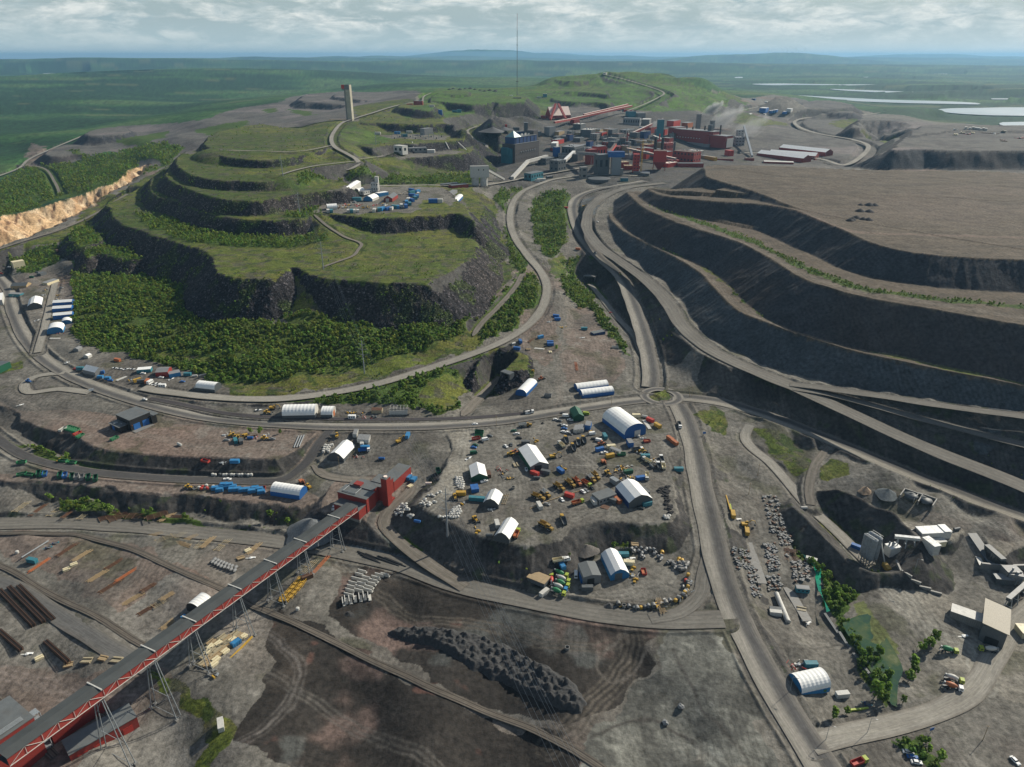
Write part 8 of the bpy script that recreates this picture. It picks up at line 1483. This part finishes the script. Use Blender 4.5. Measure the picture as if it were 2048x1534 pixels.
# ================================================================ batching plant on the lower right
def silos():
 base=[z7(375,985),z7(398,1003),z7(421,1021),z7(444,1036),z7(467,1052)];p0=G(*base[0]);p1=G(*base[-1]);rz=math.atan2(p1[1]-p0[1],p1[0]-p0[0]);c=(p0+p1)/2;L_=np.linalg.norm((p1-p0)[:2])
 t=empty('cement_silos',(c[0],c[1],c[2]),rz);tag(t,'row of tall grey cement silos with a stair frame','silo row');q=M('steel','dirty',scale=.2)
 for row in (-1.9,1.9):
  for k in range(4):
   m=MB();x=-L_/2+L_*(k+.5)/4;m.lathe([(3.2,.5),(5.5,1.75),(19,1.75),(19.8,.6)],q,'Z',14,(x,row,0));m.build('silo',t)
 g=MB()
 for k in range(5):
  for y in (-3.6,0,3.6): x=-L_/2+L_*k/4;g.bar((x,y,0),(x,y,6),.2,M('steel'))
 for z in (3,19.9):
  for y in (-3.7,3.7): g.bar((-L_/2,y,z),(L_/2,y,z),.15,M('offwhite'))
 g.build('frame',t);s=MB();s.bar((L_/2+6,4,1),(L_/2-2,3,20),.35,M('offwhite'));s.bar((L_/2+5,5,1),(L_/2-2,4.4,19),.2,M('offwhite'));s.build('feed_pipe',t)
silos()
def batch():
 p0=P(*z7(905,815),-10);p1=P(*z7(1175,800),-10);rz=math.atan2(p1[1]-p0[1],p1[0]-p0[0]);L_=np.linalg.norm((p1-p0)[:2]);t=empty('batching_house',(*((p0+p1)/2)[:2],-17.5),rz);tag(t,'long white sheet clad batching house set against the bank','industrial building')
 b=MB();b.box((0,3.5,0),(L_,7,12),M('offwhite','panel'));b.build('wall',t);r=MB()
 for k in range(4): r.box((-L_/2+L_*(k+.5)/4,3.5,12+(k==3)*.5),(L_/4-.15,7.3,.35),M('white'));
 r.build('roof',t);w=MB();w.box((-L_/2-3,6,0),(7,.8,11),M('conc'));w.build('wing_wall',t)
batch()
boxb('control_cabin',*z7(985,905),.9,.7,(9,4.5,6.5),'offwhite','white','white box block below the batching house','industrial building',z=None);boxb('control_cabin',*z7(1065,855),1,-.15,(7,4,3.5),'cream','offwhite','small cream hut right of the white box block','hut');boxb('mixer_house',*z7(640,935),1,-.2,(7,5,6),'offwhite','white','white mixer house beside the silo row','industrial building',flues=2)
gallery('belt_gallery',z7(640,905),9,z7(890,840),2,1.8,1.8,'offwhite','white','white tube belt from the mixer house to the batching house',3)
for i,(X,Y) in enumerate([(818,432),(945,470)]):
 px,py=z7(X,Y);a=G(px,py);t=empty('aggregate_bay',a,head(px,py,1,.35));tag(t,['left','right'][i]+' concrete aggregate bay with dark gravel heap','aggregate bay');m=MB()
 for s in (-1,1): m.box((s*5.2,0,-.5),(.6,10,3),M('conc'))
 m.box((0,5,-.5),(11,.6,3),M('conc'));m.build('bay_wall',t);h=MB();rock(h,4.6,M('dgrey'),70+i,.42);h.build('gravel',t,True)
def pile(name,px,py,r,sq,c,label,seed):
 a=G(px,py);mb=MB();V=[];F=[];rr=random.Random(seed);nu=28;nv=7
 for i in range(nv+1):
  for j in range(nu):
   f=i/nv;b=2*math.pi*j/nu;k=r*f*(1+.12*math.sin(3*b+seed)+rr.uniform(-.03,.03));V.append((k*math.cos(b),k*math.sin(b),r*sq*(1-f)**1.1-1.0*f+rr.uniform(-.15,.15)))
 for i in range(nv):
  for j in range(nu): F.append((i*nu+j,(i+1)*nu+j,(i+1)*nu+(j+1) % nu,i*nu+(j+1) % nu))
 mb.add(V,F,pmat('gravel_'+name+str(seed),c,rough=.95,var=.35,scale=.8,bump=.5));o=mb.build(name,None,True);o.location=a;tag(o,label,'gravel pile');return o
pile('gravel_pile',625,1062,17,.52,(.13,.14,.145),'grey gravel cone spilling off the bank behind the conveyor bridge',1);pile('gravel_pile',*z7(610,390),8,.4,(.10,.115,.12),'dark grey gravel heap on the aggregate yard',2);pile('gravel_pile',*z7(410,360),5,.5,(.30,.22,.15),'tan sand heap on the aggregate yard',3);pile('gravel_pile',*z5(1105,655),5,.4,(.06,.06,.06),'small dark heap at the left end of the scrap row',4)
pile('gravel_pile',*zC(180,830),30,.3,(.09,.09,.092),'dark coal grey stockpile behind the concentrator',5);pile('gravel_pile',*zC(290,810),22,.3,(.075,.078,.082),'second dark stockpile touching the first behind the concentrator',6);pile('gravel_pile',*z4(130,240),2.5,.5,(.05,.05,.048),'small dark heap on the curved track',7);pile('gravel_pile',*z5(910,160),7,.35,(.11,.10,.09),'low earth heap at the foot of the big bank',8);pile('gravel_pile',*y3(1560,1000),4,.3,(.03,.03,.03),'small black heap below the white blocks',9)
def plantb():
 px,py=z8(1815,430);a=G(px,py);p1=G(*z8(1740,425));p2=G(*z8(1765,230));rz=math.atan2(p2[1]-p1[1],p2[0]-p1[0]);t=empty('mixing_plant',(G(*z8(1820,400))[0],G(*z8(1820,400))[1],a[2]-.3),rz);tag(t,'brown roofed concrete plant with dark gateway at the right edge','industrial building')
 b=MB();b.box((5,0,0),(20,10.5,11),M('dgrey','panel'));b.build('wall',t);r=MB();r.add([(-6,-6,10.6),(16,-6,10.6),(16,6,12.4),(-6,6,12.4),(-6,-6,11),(16,-6,11),(16,6,12.8),(-6,6,12.8)],[(4,5,6,7),(0,1,5,4),(1,2,6,5),(2,3,7,6),(3,0,4,7),(0,3,2,1)],pmat('tan_roof',(.25,.22,.16),kind='panel'));r.build('roof',t);d=MB();d.box((-5.05,0,0),(.15,6,5),M('black'));d.build('door',t)
plantb();boxb('open_shed',*z8(1670,275),1,.35,(17,7,5),'conc','offwhite','long low shed with pale roof left of the brown roofed plant','shed');boxb('pump_house',*z8(2035,365),.8,1,(7,5,4),'cream','cream','yellow cream hut at the right edge','hut')
gallery('belt_gallery',z8(1900,240),10,z8(2048,70),4,2,2,'dgrey','grey','dark belt gallery behind the brown roofed plant',3)
B(1710,1130,1,0,(8,6,6),'conc','grey','concrete crusher block at the right edge',z7);B(1640,1190,1,.1,(9,5,5),'dgrey','grey','dark crusher block left of the concrete one',z7);B(1740,1180,1,.2,(7,5,7),'grey','grey','grey crusher block with chute',z7,flues=2);gallery('belt_gallery',z7(1740,1190),5,z7(1860,1300),1,1.5,1.2,'steel','conc','thin crusher belt running off the right edge',2);gallery('belt_gallery',z7(1500,870),0,z7(1640,1040),3,3,1.5,'dgrey','dgrey','dark ramp conveyor on the upper gravel yard',0);gallery('belt_gallery',z7(1370,760),.2,z7(1560,1040),.5,5,.6,'navy','dgrey','sunken concrete trench on the upper gravel yard',0)
def wall_line(name,pts,th,h,c,label,cat='wall'):
 W=[G(*p) for p in pts];mb=MB()
 for a,b in zip(W[:-1],W[1:]):
  d=Vector(b)-Vector(a);mb.box(((a[0]+b[0])/2,(a[1]+b[1])/2,(a[2]+b[2])/2-.6),(d.xy.length+th*.5,th,h+.6),M(c),rz=math.atan2(d.y,d.x))
 o=mb.build(name);tag(o,label,cat)
wall_line('barrier_wall',[z7(680,1030),z7(740,1090),z7(820,1160),z7(900,1225),z7(990,1275),z7(1090,1312)],1.0,1.2,'conc','curved row of concrete barriers along the dusty yard');wall_line('retaining_wall',[z7(1450,1062),z7(1640,1070),z7(1841,1080)],1.2,3,'conc','long concrete wall above the crushers');wall_line('curb_berm',[z8(705,238),z8(800,370),z8(900,500),z8(1000,640),z8(1075,720)],1.4,1.0,'dgrey','dark earth curb between yard and green pond')
wall_line('timber_rail',[z4(0,1115),z4(200,1030),z4(360,975),z4(520,930),z4(640,890)],.4,.5,'wood','long timber rail below the row of dump trucks')
wall_line('open_frame_wall',[(779,829),(815,829)],.3,3.4,'offwhite','front of the white open scaffold shelter by the road','frame wall')
def shelter():
 a=G(797,828);t=empty('scaffold_shelter',a,head(797,828,1,0));tag(t,'white open scaffold shelter by the main road','shelter');m=MB();q=M('offwhite')
 for i in range(6):
  for j in range(3): m.bar((-6.5+i*2.6,j*2.4+.4,0),(-6.5+i*2.6,j*2.4+.4,4+j*.5),.1,q)
 for j in range(3): m.bar((-6.5,j*2.4+.4,4+j*.5),(6.5,j*2.4+.4,4+j*.5),.1,q)
 for i in range(6): m.bar((-6.5+i*2.6,.4,4),(-6.5+i*2.6,5.2,5),.1,q)
 m.build('frame',t);c=MB();c.box((0,5.4,0),(13.4,.15,2),M('grey'));c.build('back_panel',t)
shelter()
hall('office',*z4(500,215),*z4(455,140),8,7,4.6,'dgreen','dark green gabled office among parked cars','office',roof='dgreen',prof='gable',win=3)
for i in range(3): put('hut_w',*z4(470+i*32,315-i*4),.35,-1,1.0,'%s grey roofed hut from the left in the joined office row' % NTH[i],'joined office huts')
put('hut_2',*z4(595,290),.35,-1,.8,'pale taller office hut at the right of the joined row');put('hut_2',*z4(1020,465),.6,1,.72,'blue office cabin at the foot of the biggest hall');boxb('flat_office',*z4(755,1015),1,-.35,(13,8,4.2),'grey','roofgrey','grey flat office beside the steel blue hall','office',win=(5,1));boxb('awning',*z4(1175,955),.8,.7,(7,2.5,3),'dgrey','roofgrey','dark awning along the steel blue hall','awning');boxb('awning',*z4(862,850),.8,.5,(6,3,3.4),'steel','steel','steel canopy at the far corner of the steel blue hall','awning')
boxb('loading_pocket',*z5(500,430),1,.4,(11,7,2.6),'dgrey','wood','dark timber loading pocket dug into the bank','loading bay')
def portal(px,py,dx,dy,w_,h,d,label,c='conc'):
 a=G(px,py);t=empty('tunnel_portal',(a[0],a[1],a[2]-.5),head(px,py,dx,dy));tag(t,label,'tunnel portal');m=MB();q=M(c,'dirty')
 for s in (-1,1): m.box((s*(w_/2+.6),d/2,0),(1.2,d,h),q)
 m.box((0,d/2,h),(w_+2.4,d,1.0),q);m.build('frame',t);k=MB();k.box((0,d*.8,0),(w_,.3,h),M('black'));k.build('opening',t)  # black panel across the passage stands in for the darkness inside
portal(1010,756,1,.35,8,4.2,6,'dark tunnel mouth under the round green mound','dgrey');portal(1178,562,1,.1,13,5.5,12,'concrete underpass mouth below the curved road')
# ================================================================ rails
RC=[(.09,.08,.068),(.13,.115,.095),(.04,.034,.03),(.14,.122,.10),(.10,.087,.072),(.14,.122,.10),(.04,.034,.03),(.13,.115,.095),(.09,.08,.068)]
def drape(name,pts,width,cols,lift=.38,step=3):
 W=[G(*p) for p in pts];W=smooth_line(W,step);W=[np.array([q[0],q[1],float(zat(q[0],q[1]))]) for q in W];zs=np.array([q[2] for q in W]);zs=np.convolve(np.pad(zs,3,'edge'),np.ones(7)/7,'valid')
 W=[np.array([q[0],q[1],max(z,q[2]-.05)]) for q,z in zip(W,zs)];return ribbon(name,W,width,None,lift=lift,cols=cols)
R1=[(-60,1066),(0,1067),(117,1069),(176,1075),(254,1096),(332,1129),(400,1159),(464,1188),(504,1212),(538,1226),(614,1258),(705,1303),(800,1347),(868,1379),(950,1415),(1046,1452),(1134,1493),(1200,1535),(1260,1580)]
R2=[(-60,1105),(0,1132),(29,1145),(78,1176),(137,1207),(215,1246),(273,1284),(320,1308),(390,1350),(470,1400)]
R3=[(-40,1370),(0,1406),(39,1445),(72,1476),(110,1515)]
for r_ in (R1,R2[:8],R3): drape('railway_track',r_,3.8,RC)
drape('road',[(-60,1150),(0,1165),(60,1195),(140,1245),(210,1290),(260,1318),(300,1335)],10,[(.11,.10,.09),(.13,.125,.115),(.12,.118,.112),(.11,.108,.103),(.12,.118,.112),(.13,.125,.115),(.15,.14,.12)],.3)
# ================================================================ dark ore stockpile tipped in rows of cones
def stockpile():
 V=[(772,1262),(800,1252),(850,1252),(905,1258),(960,1268),(1020,1290),(1080,1322),(1130,1352),(1165,1385),(1175,1410),(1168,1432),(1130,1425),(1070,1402),(1000,1370),(930,1332),(880,1302),(820,1288),(785,1278)]
 W=smooth_line([G(*p)[:2] for p in V],4,True);xs=[q[0] for q in W];ys=[q[1] for q in W];st=.6
 x=np.arange(min(xs)-6,max(xs)+6,st);y=np.arange(min(ys)-6,max(ys)+6,st);X_,Y_=np.meshgrid(x,y);D,T_=sdf_poly(W,X_+(fbm(X_/5,Y_/5,2,3)-.5)*3,Y_+(fbm(X_/5,Y_/5+7,2,4)-.5)*3)
 a0=G(790,1262)[:2];a1=G(1160,1420)[:2];u=(a1-a0)/np.linalg.norm(a1-a0);v=np.array([-u[1],u[0]]);U=(X_*u[0]+Y_*u[1])/4.2;Vv=(X_*v[0]+Y_*v[1])/3.8
 best=np.zeros(X_.shape)
 for du in (-1,0,1):
  for dv in (-1,0,1):
   cv=np.floor(Vv)+dv;cu=np.floor(U-.5*(cv % 2))+du;j1=(_h(cu,cv,7)-.5)*1.7;j2=(_h(cu,cv,8)-.5)*1.5;hh=1.0+1.4*_h(cu,cv,9)
   r=np.sqrt(((U-.5*(cv % 2)-cu-.5-j1*.5)*4.2)**2+((Vv-cv-.5-j2*.5)*3.8)**2);best=np.maximum(best,hh-r*1.0)
 top=2.6*sst(0,4,-D);H_=np.where(D<0,top+np.maximum(best,0)*sst(1,4,-D)+(1-np.abs(fbm(X_/4,Y_/4,3,5)-.5)*5)*.8*sst(0,4,-D),np.maximum(-D*.5,-3));Z_=zat(X_,Y_)-.4+H_
 me=grid_mesh('ore_stockpile',np.stack([X_,Y_,Z_],-1).reshape(-1,3),len(y),len(x));me.polygons.foreach_set('use_smooth',np.zeros(len(me.polygons),bool));me.materials.append(pmat('dark_ore',(.052,.052,.052),rough=.95,var=.35,scale=.9,bump=.4,spec=.2));o=bpy.data.objects.new('ore_stockpile',me);COL.objects.link(o);tag(o,'long black ore stockpile tipped in rows of small cones','stockpile')
stockpile()
# ================================================================ green pond by the supply yard
pm,pnt,pb=newmat('pond_water');pb.inputs['Roughness'].default_value=.12;ptc=pnt.nodes.new('ShaderNodeTexCoord');pn=N(pnt,'ShaderNodeTexNoise',Scale=.07,Detail=6,Roughness=.65);L(pnt,ptc.outputs['Object'],pn.inputs['Vector']);L(pnt,ramp(pnt,pn.outputs[0],[(.36,(.012,.040,.03)),(.5,(.025,.065,.025)),(.62,(.075,.10,.032)),(.72,(.16,.17,.08))]),pb.inputs['Base Color'])
def flatwater(name,V,lift,mat,cls):
 W=[G(*p) for p in V];z=np.mean([q[2] for q in W]);P_=smooth_line([P(a,b,z)[:2] for a,b in V],4,True);zz=np.mean([float(zat(q[0],q[1])) for q in P_]);o=mobj(name,[(q[0],q[1],zz+lift) for q in P_],[tuple(range(len(P_)))],mat);o['kind']='structure'
flatwater('pond',[z8(820,300),z8(880,270),z8(990,240),z8(1060,280),z8(1090,340),z8(1130,420),z8(1190,520),z8(1230,620),z8(1200,700),z8(1190,800),z8(1190,868),z8(1150,850),z8(1090,740),z8(1020,640),z8(940,520),z8(870,400)],1.2,pm,0)
wg,gnt,gb=newmat('stream_water');gb.inputs['Roughness'].default_value=.1;gtc=gnt.nodes.new('ShaderNodeTexCoord');gn=N(gnt,'ShaderNodeTexNoise',Scale=.2,Detail=4);L(gnt,gtc.outputs['Object'],gn.inputs['Vector']);L(gnt,ramp(gnt,gn.outputs[0],[(.35,(.008,.16,.10)),(.65,(.02,.30,.17))]),gb.inputs['Base Color'])
flatwater('stream',[z6(835,1085),z6(870,1130),z6(905,1170),z6(900,1200),z6(985,1250),z6(1005,1330),z6(1000,1420),z6(1020,1534),z8(740,215),z8(715,225),z8(705,160),z8(665,80),z6(985,1480),z6(960,1380),z6(945,1280),z6(880,1220),z6(850,1160)],.5,wg,0)
# ================================================================ birches and scrub
lm,lnt,lb_=newmat('birch_leaves');lb_.inputs['Roughness'].default_value=.7;lb_.inputs['Specular IOR Level'].default_value=.25
lv=N(lnt,'ShaderNodeVertexColor',_layer_name='Col');oi=lnt.nodes.new('ShaderNodeObjectInfo');lh=N(lnt,'ShaderNodeHueSaturation');L(lnt,lv.outputs[0],lh.inputs['Color'])
L(lnt,ramp(lnt,oi.outputs['Random'],[(0,(.65,)*3),(1,(1.35,)*3)]),lh.inputs['Value']);L(lnt,lh.outputs[0],lb_.inputs['Base Color']);ltr=lnt.nodes.new('ShaderNodeBsdfTranslucent');L(lnt,lh.outputs[0],ltr.inputs[0]);lmx=N(lnt,'ShaderNodeMixShader');lmx.inputs[0].default_value=.42;L(lnt,lb_.outputs[0],lmx.inputs[1]);L(lnt,ltr.outputs[0],lmx.inputs[2]);L(lnt,lmx.outputs[0],[n for n in lnt.nodes if n.type=='OUTPUT_MATERIAL'][0].inputs[0])
bark=pmat('birch_bark',(.16,.14,.11))
def crown(rng,n,rx,rz,z0,leaf):
 """leaf clumps through an uneven crown: n small quads"""
 nb=6;bc=rng.normal(0,1,(nb,3));bc /= np.linalg.norm(bc,axis=1)[:,None];bc *= rng.uniform(.25,.75,(nb,1));br=rng.uniform(.35,.6,nb)
 k=rng.integers(0,nb,n);d=rng.normal(0,1,(n,3));d /= np.linalg.norm(d,axis=1)[:,None];p=bc[k]+d*br[k][:,None]*rng.uniform(.6,1,(n,1));p *= np.array([rx,rx,rz]);p[:,2]+=z0+rz
 nr=d+rng.normal(0,.5,(n,3))+np.array([0,0,.35]);nr /= np.linalg.norm(nr,axis=1)[:,None];u=np.cross(nr,rng.normal(0,1,(n,3)));u /= np.linalg.norm(u,axis=1)[:,None];v=np.cross(nr,u);s=leaf*rng.uniform(.6,1.25,(n,1))
 Q=np.stack([p-u*s-v*s*.6,p+u*s-v*s*.7,p+u*s*.8+v*s,p-u*s*.7+v*s*.8],1);c=np.array([.130,.215,.034])*rng.uniform(.6,1.5,(n,1))*np.array([1,1,1])+rng.uniform(0,.018,(n,1))*np.array([1,.6,0]);return Q,c
TR=np.random.default_rng(11)
def quads_obj(name,Q,C,parent=None):
 n=len(Q);me=bpy.data.meshes.new(name);me.vertices.add(n*4);me.vertices.foreach_set('co',Q.reshape(-1).astype(np.float32));me.loops.add(n*4);me.loops.foreach_set('vertex_index',np.arange(n*4,dtype=np.int32));me.polygons.add(n)
 me.polygons.foreach_set('loop_start',np.arange(0,n*4,4,dtype=np.int32));me.polygons.foreach_set('loop_total',np.full(n,4,np.int32));me.update(calc_edges=True);attr(me,'Col',np.repeat(C,4,0).astype(np.float32));me.materials.append(lm)
 o=bpy.data.objects.new(name,me);COL.objects.link(o);o.parent=parent;return o
for i in range(5):
 t=empty('birch_tree');Q,c=crown(TR,120,1.9,2.1,.9,.42);quads_obj('crown',Q,c,t);m=MB()
 m.bar((0,0,-.4),(.1,0,2.6),.14,bark,5,.07)
 for k in range(4): a=k*1.6+i;m.bar((.05,0,1.2+k*.3),(1.1*math.cos(a),1.1*math.sin(a),2.6+k*.3),.06,bark,4,.02)
 m.build('trunk',t);t['category']='tree';PROTO['tree%d' % i]=t
def cls_at(x,y):
 fi=np.interp(y,YS,np.arange(NR));i=np.clip(np.rint(fi).astype(int),0,NR-1);j=np.clip(np.rint((x/_wid(y)-SS[0])/(SS[1]-SS[0])).astype(int),0,NC-1);return CLS[i,j],FACE[i,j],rd_mask[i,j]
def sample(y0,y1,dens):
 """random points between two distances, dens per square metre"""
 w1=.86*_wid(y1);n=int((y1-y0)*2*w1*dens);x=TR.uniform(-w1,w1,n);y=TR.uniform(y0,y1,n);k=np.abs(x)<.86*_wid(y);return x[k],y[k]
pts=[]
for y0,y1,d,sc in ((150,420,.15,.85),(420,800,.17,.85),(800,1250,.08,1.0),(1250,1900,.022,1.4)):
 x,y=sample(y0,y1,d);c,f,r=cls_at(x,y);nn=fbm(x/16,y/16,3,701);ok=(c==9) & (f==0) & (r>2.5) & (nn>.30);k=TR.uniform(0,1,len(x));ok |= (c==1) & (f==0) & (r>3) & (nn>.60) & (k<.16);ok |= (f==1) & (fbm(x/20,y/20,4,511)>.60) & (k<.30) & (r>3);ok |= (f==3) & (nn>.66) & (k<.10) & (r>3)
 x,y=x[ok],y[ok];low=(cls_at(x,y)[0] != 9);s=sc*TR.uniform(.4,1.25,len(x))*np.where(low,.55,1.0)*np.where((x>150) & (y>330),.55,1.0);pts.append(np.stack([x,y,zat(x,y),s],1))
pts=np.concatenate(pts);BIG=[]
for X,Y,s,lb in [(1040,790,1.9,'big dark bush at the lower end of the green pond'),(1085,830,1.5,'smaller bush right beside the big pond bush'),(760,930,1.3,'round bush near the bottom junction'),(850,905,1.0,'small bush right of the round bush'),(1400,470,1.7,'dark tree left of the green mixer truck'),(1440,420,1.5,'tree above the green mixer truck'),(1350,480,1.3,'left tree of the clump by the green mixer truck'),(1290,600,1.7,'dark upright tree on the pond shore'),(1270,680,1.5,'low dark tree on the pond shore'),(1310,640,1.2,'third tree on the pond shore'),(1230,830,.9,'small shrub at the pond outflow'),
  (1385,1100,.9,'shrub on the bank left of three parked cars, upper'),(1400,1160,.9,'shrub on the bank left of three parked cars, lower'),(1480,1215,1.3,'bush at the bottom edge right of three parked cars')]: BIG.append((*z8(X,Y),s,lb))
for px,py,s,lb in [(826,826,1.6,'round bush at the right end of the scaffold shelter'),(1112,700,1.0,'small bush on the pink terraces'),(500,867,1.1,'left bush behind the machine park'),(520,868,1.2,'right bush behind the machine park'),(540,1035,1.3,'bush at the end of the bank above the gravel road'),(576,1050,1.2,'second bush near the gravel heap'),(560,868,.8,'small bush right of the machine park bushes'),(100,1000,1.2,'scrub bush on the lower left bank')]: BIG.append((px,py,s,lb))
for i,(px,py,s,lb) in enumerate(BIG): put('tree%d' % (i % 5),px,py,1,0,s,lb)
def keep(o):
 d=np.sqrt(o[:,0]**2+o[:,1]**2+230**2);pxs=o[:,0]/(o[:,1]*CP+(CAM_H-o[:,2])*SP);b=np.arctan2(CAM_H-o[:,2],o[:,1]);return np.where((np.abs(pxs)<.70) & (b<R(51)),o[:,3]/d,0)
order=np.argsort(-keep(pts));near=pts[order[:265]];rest=pts[order[265:]]
ANCH=[(P(300,620,14),'small birch in the broad thicket below the dark rock face','birches in the thicket below the rock face'),(P(760,790,4),'small birch in the strip between valley road and main road','birches between the two roads'),(P(1680,1180,-20),'small birch along the green stream','birches along the green stream'),(P(860,1090,-10),'small birch on the bank below the bag yard','birches on the bank below the bag yard'),(P(1200,620,5),'small birch along the underpass cutting','birches along the underpass cutting'),(P(330,1380,-20),'low scrub birch on the bank beside the conveyor trestles','scrub beside the trestles'),(P(200,1010,-14),'low scrub birch on the banks left of the blue skips','scrub on the left banks'),(P(1580,900,-4),'low scrub birch on the rough ground right of the south road','scrub right of the south road'),(P(1720,660,45),'low shrub on the terraces of the brown dump','shrubs on the brown dump'),(P(1840,1490,-20),'small shrub on the bank at the bottom right','shrubs at the bottom right'),(P(1220,1090,-8),'small birch at the foot of the truck yard slope','birches at the foot of the truck yard slope')]
for i,p in enumerate(near):
 a=min(ANCH,key=lambda q: (q[0][0]-p[0])**2+(q[0][1]-p[1])**2);inst('tree%d' % (i % 5),(p[0],p[1],p[2]),random.uniform(0,6.28),p[3]*(.95+.1*random.random()),a[1],a[2])
QS=[];CS=[];TP=[crown(TR,60,1.8,2.1,.5,.52) for _ in range(6)]
for p,k,a in zip(rest,TR.integers(0,6,len(rest)),TR.uniform(0,6.28,len(rest))):
 Q,c=TP[k]
 if p[1]>750: Q,c=Q[:30],c[:30]
 ca,sa=math.cos(a)*p[3],math.sin(a)*p[3];q=np.empty_like(Q);q[...,0]=Q[...,0]*ca-Q[...,1]*sa+p[0];q[...,1]=Q[...,0]*sa+Q[...,1]*ca+p[1];q[...,2]=Q[...,2]*p[3]+p[2];QS.append(q);CS.append(c*(.6+.95*TR.random())*np.array([.8+.6*TR.random(),1,1]))
o=quads_obj('birch_scrub',np.concatenate(QS),np.concatenate(CS));o['kind']='stuff';
for k in [k for k in PROTO if k not in USED]:
 for c in list(PROTO[k].children_recursive)+[PROTO[k]]: bpy.data.objects.remove(c)
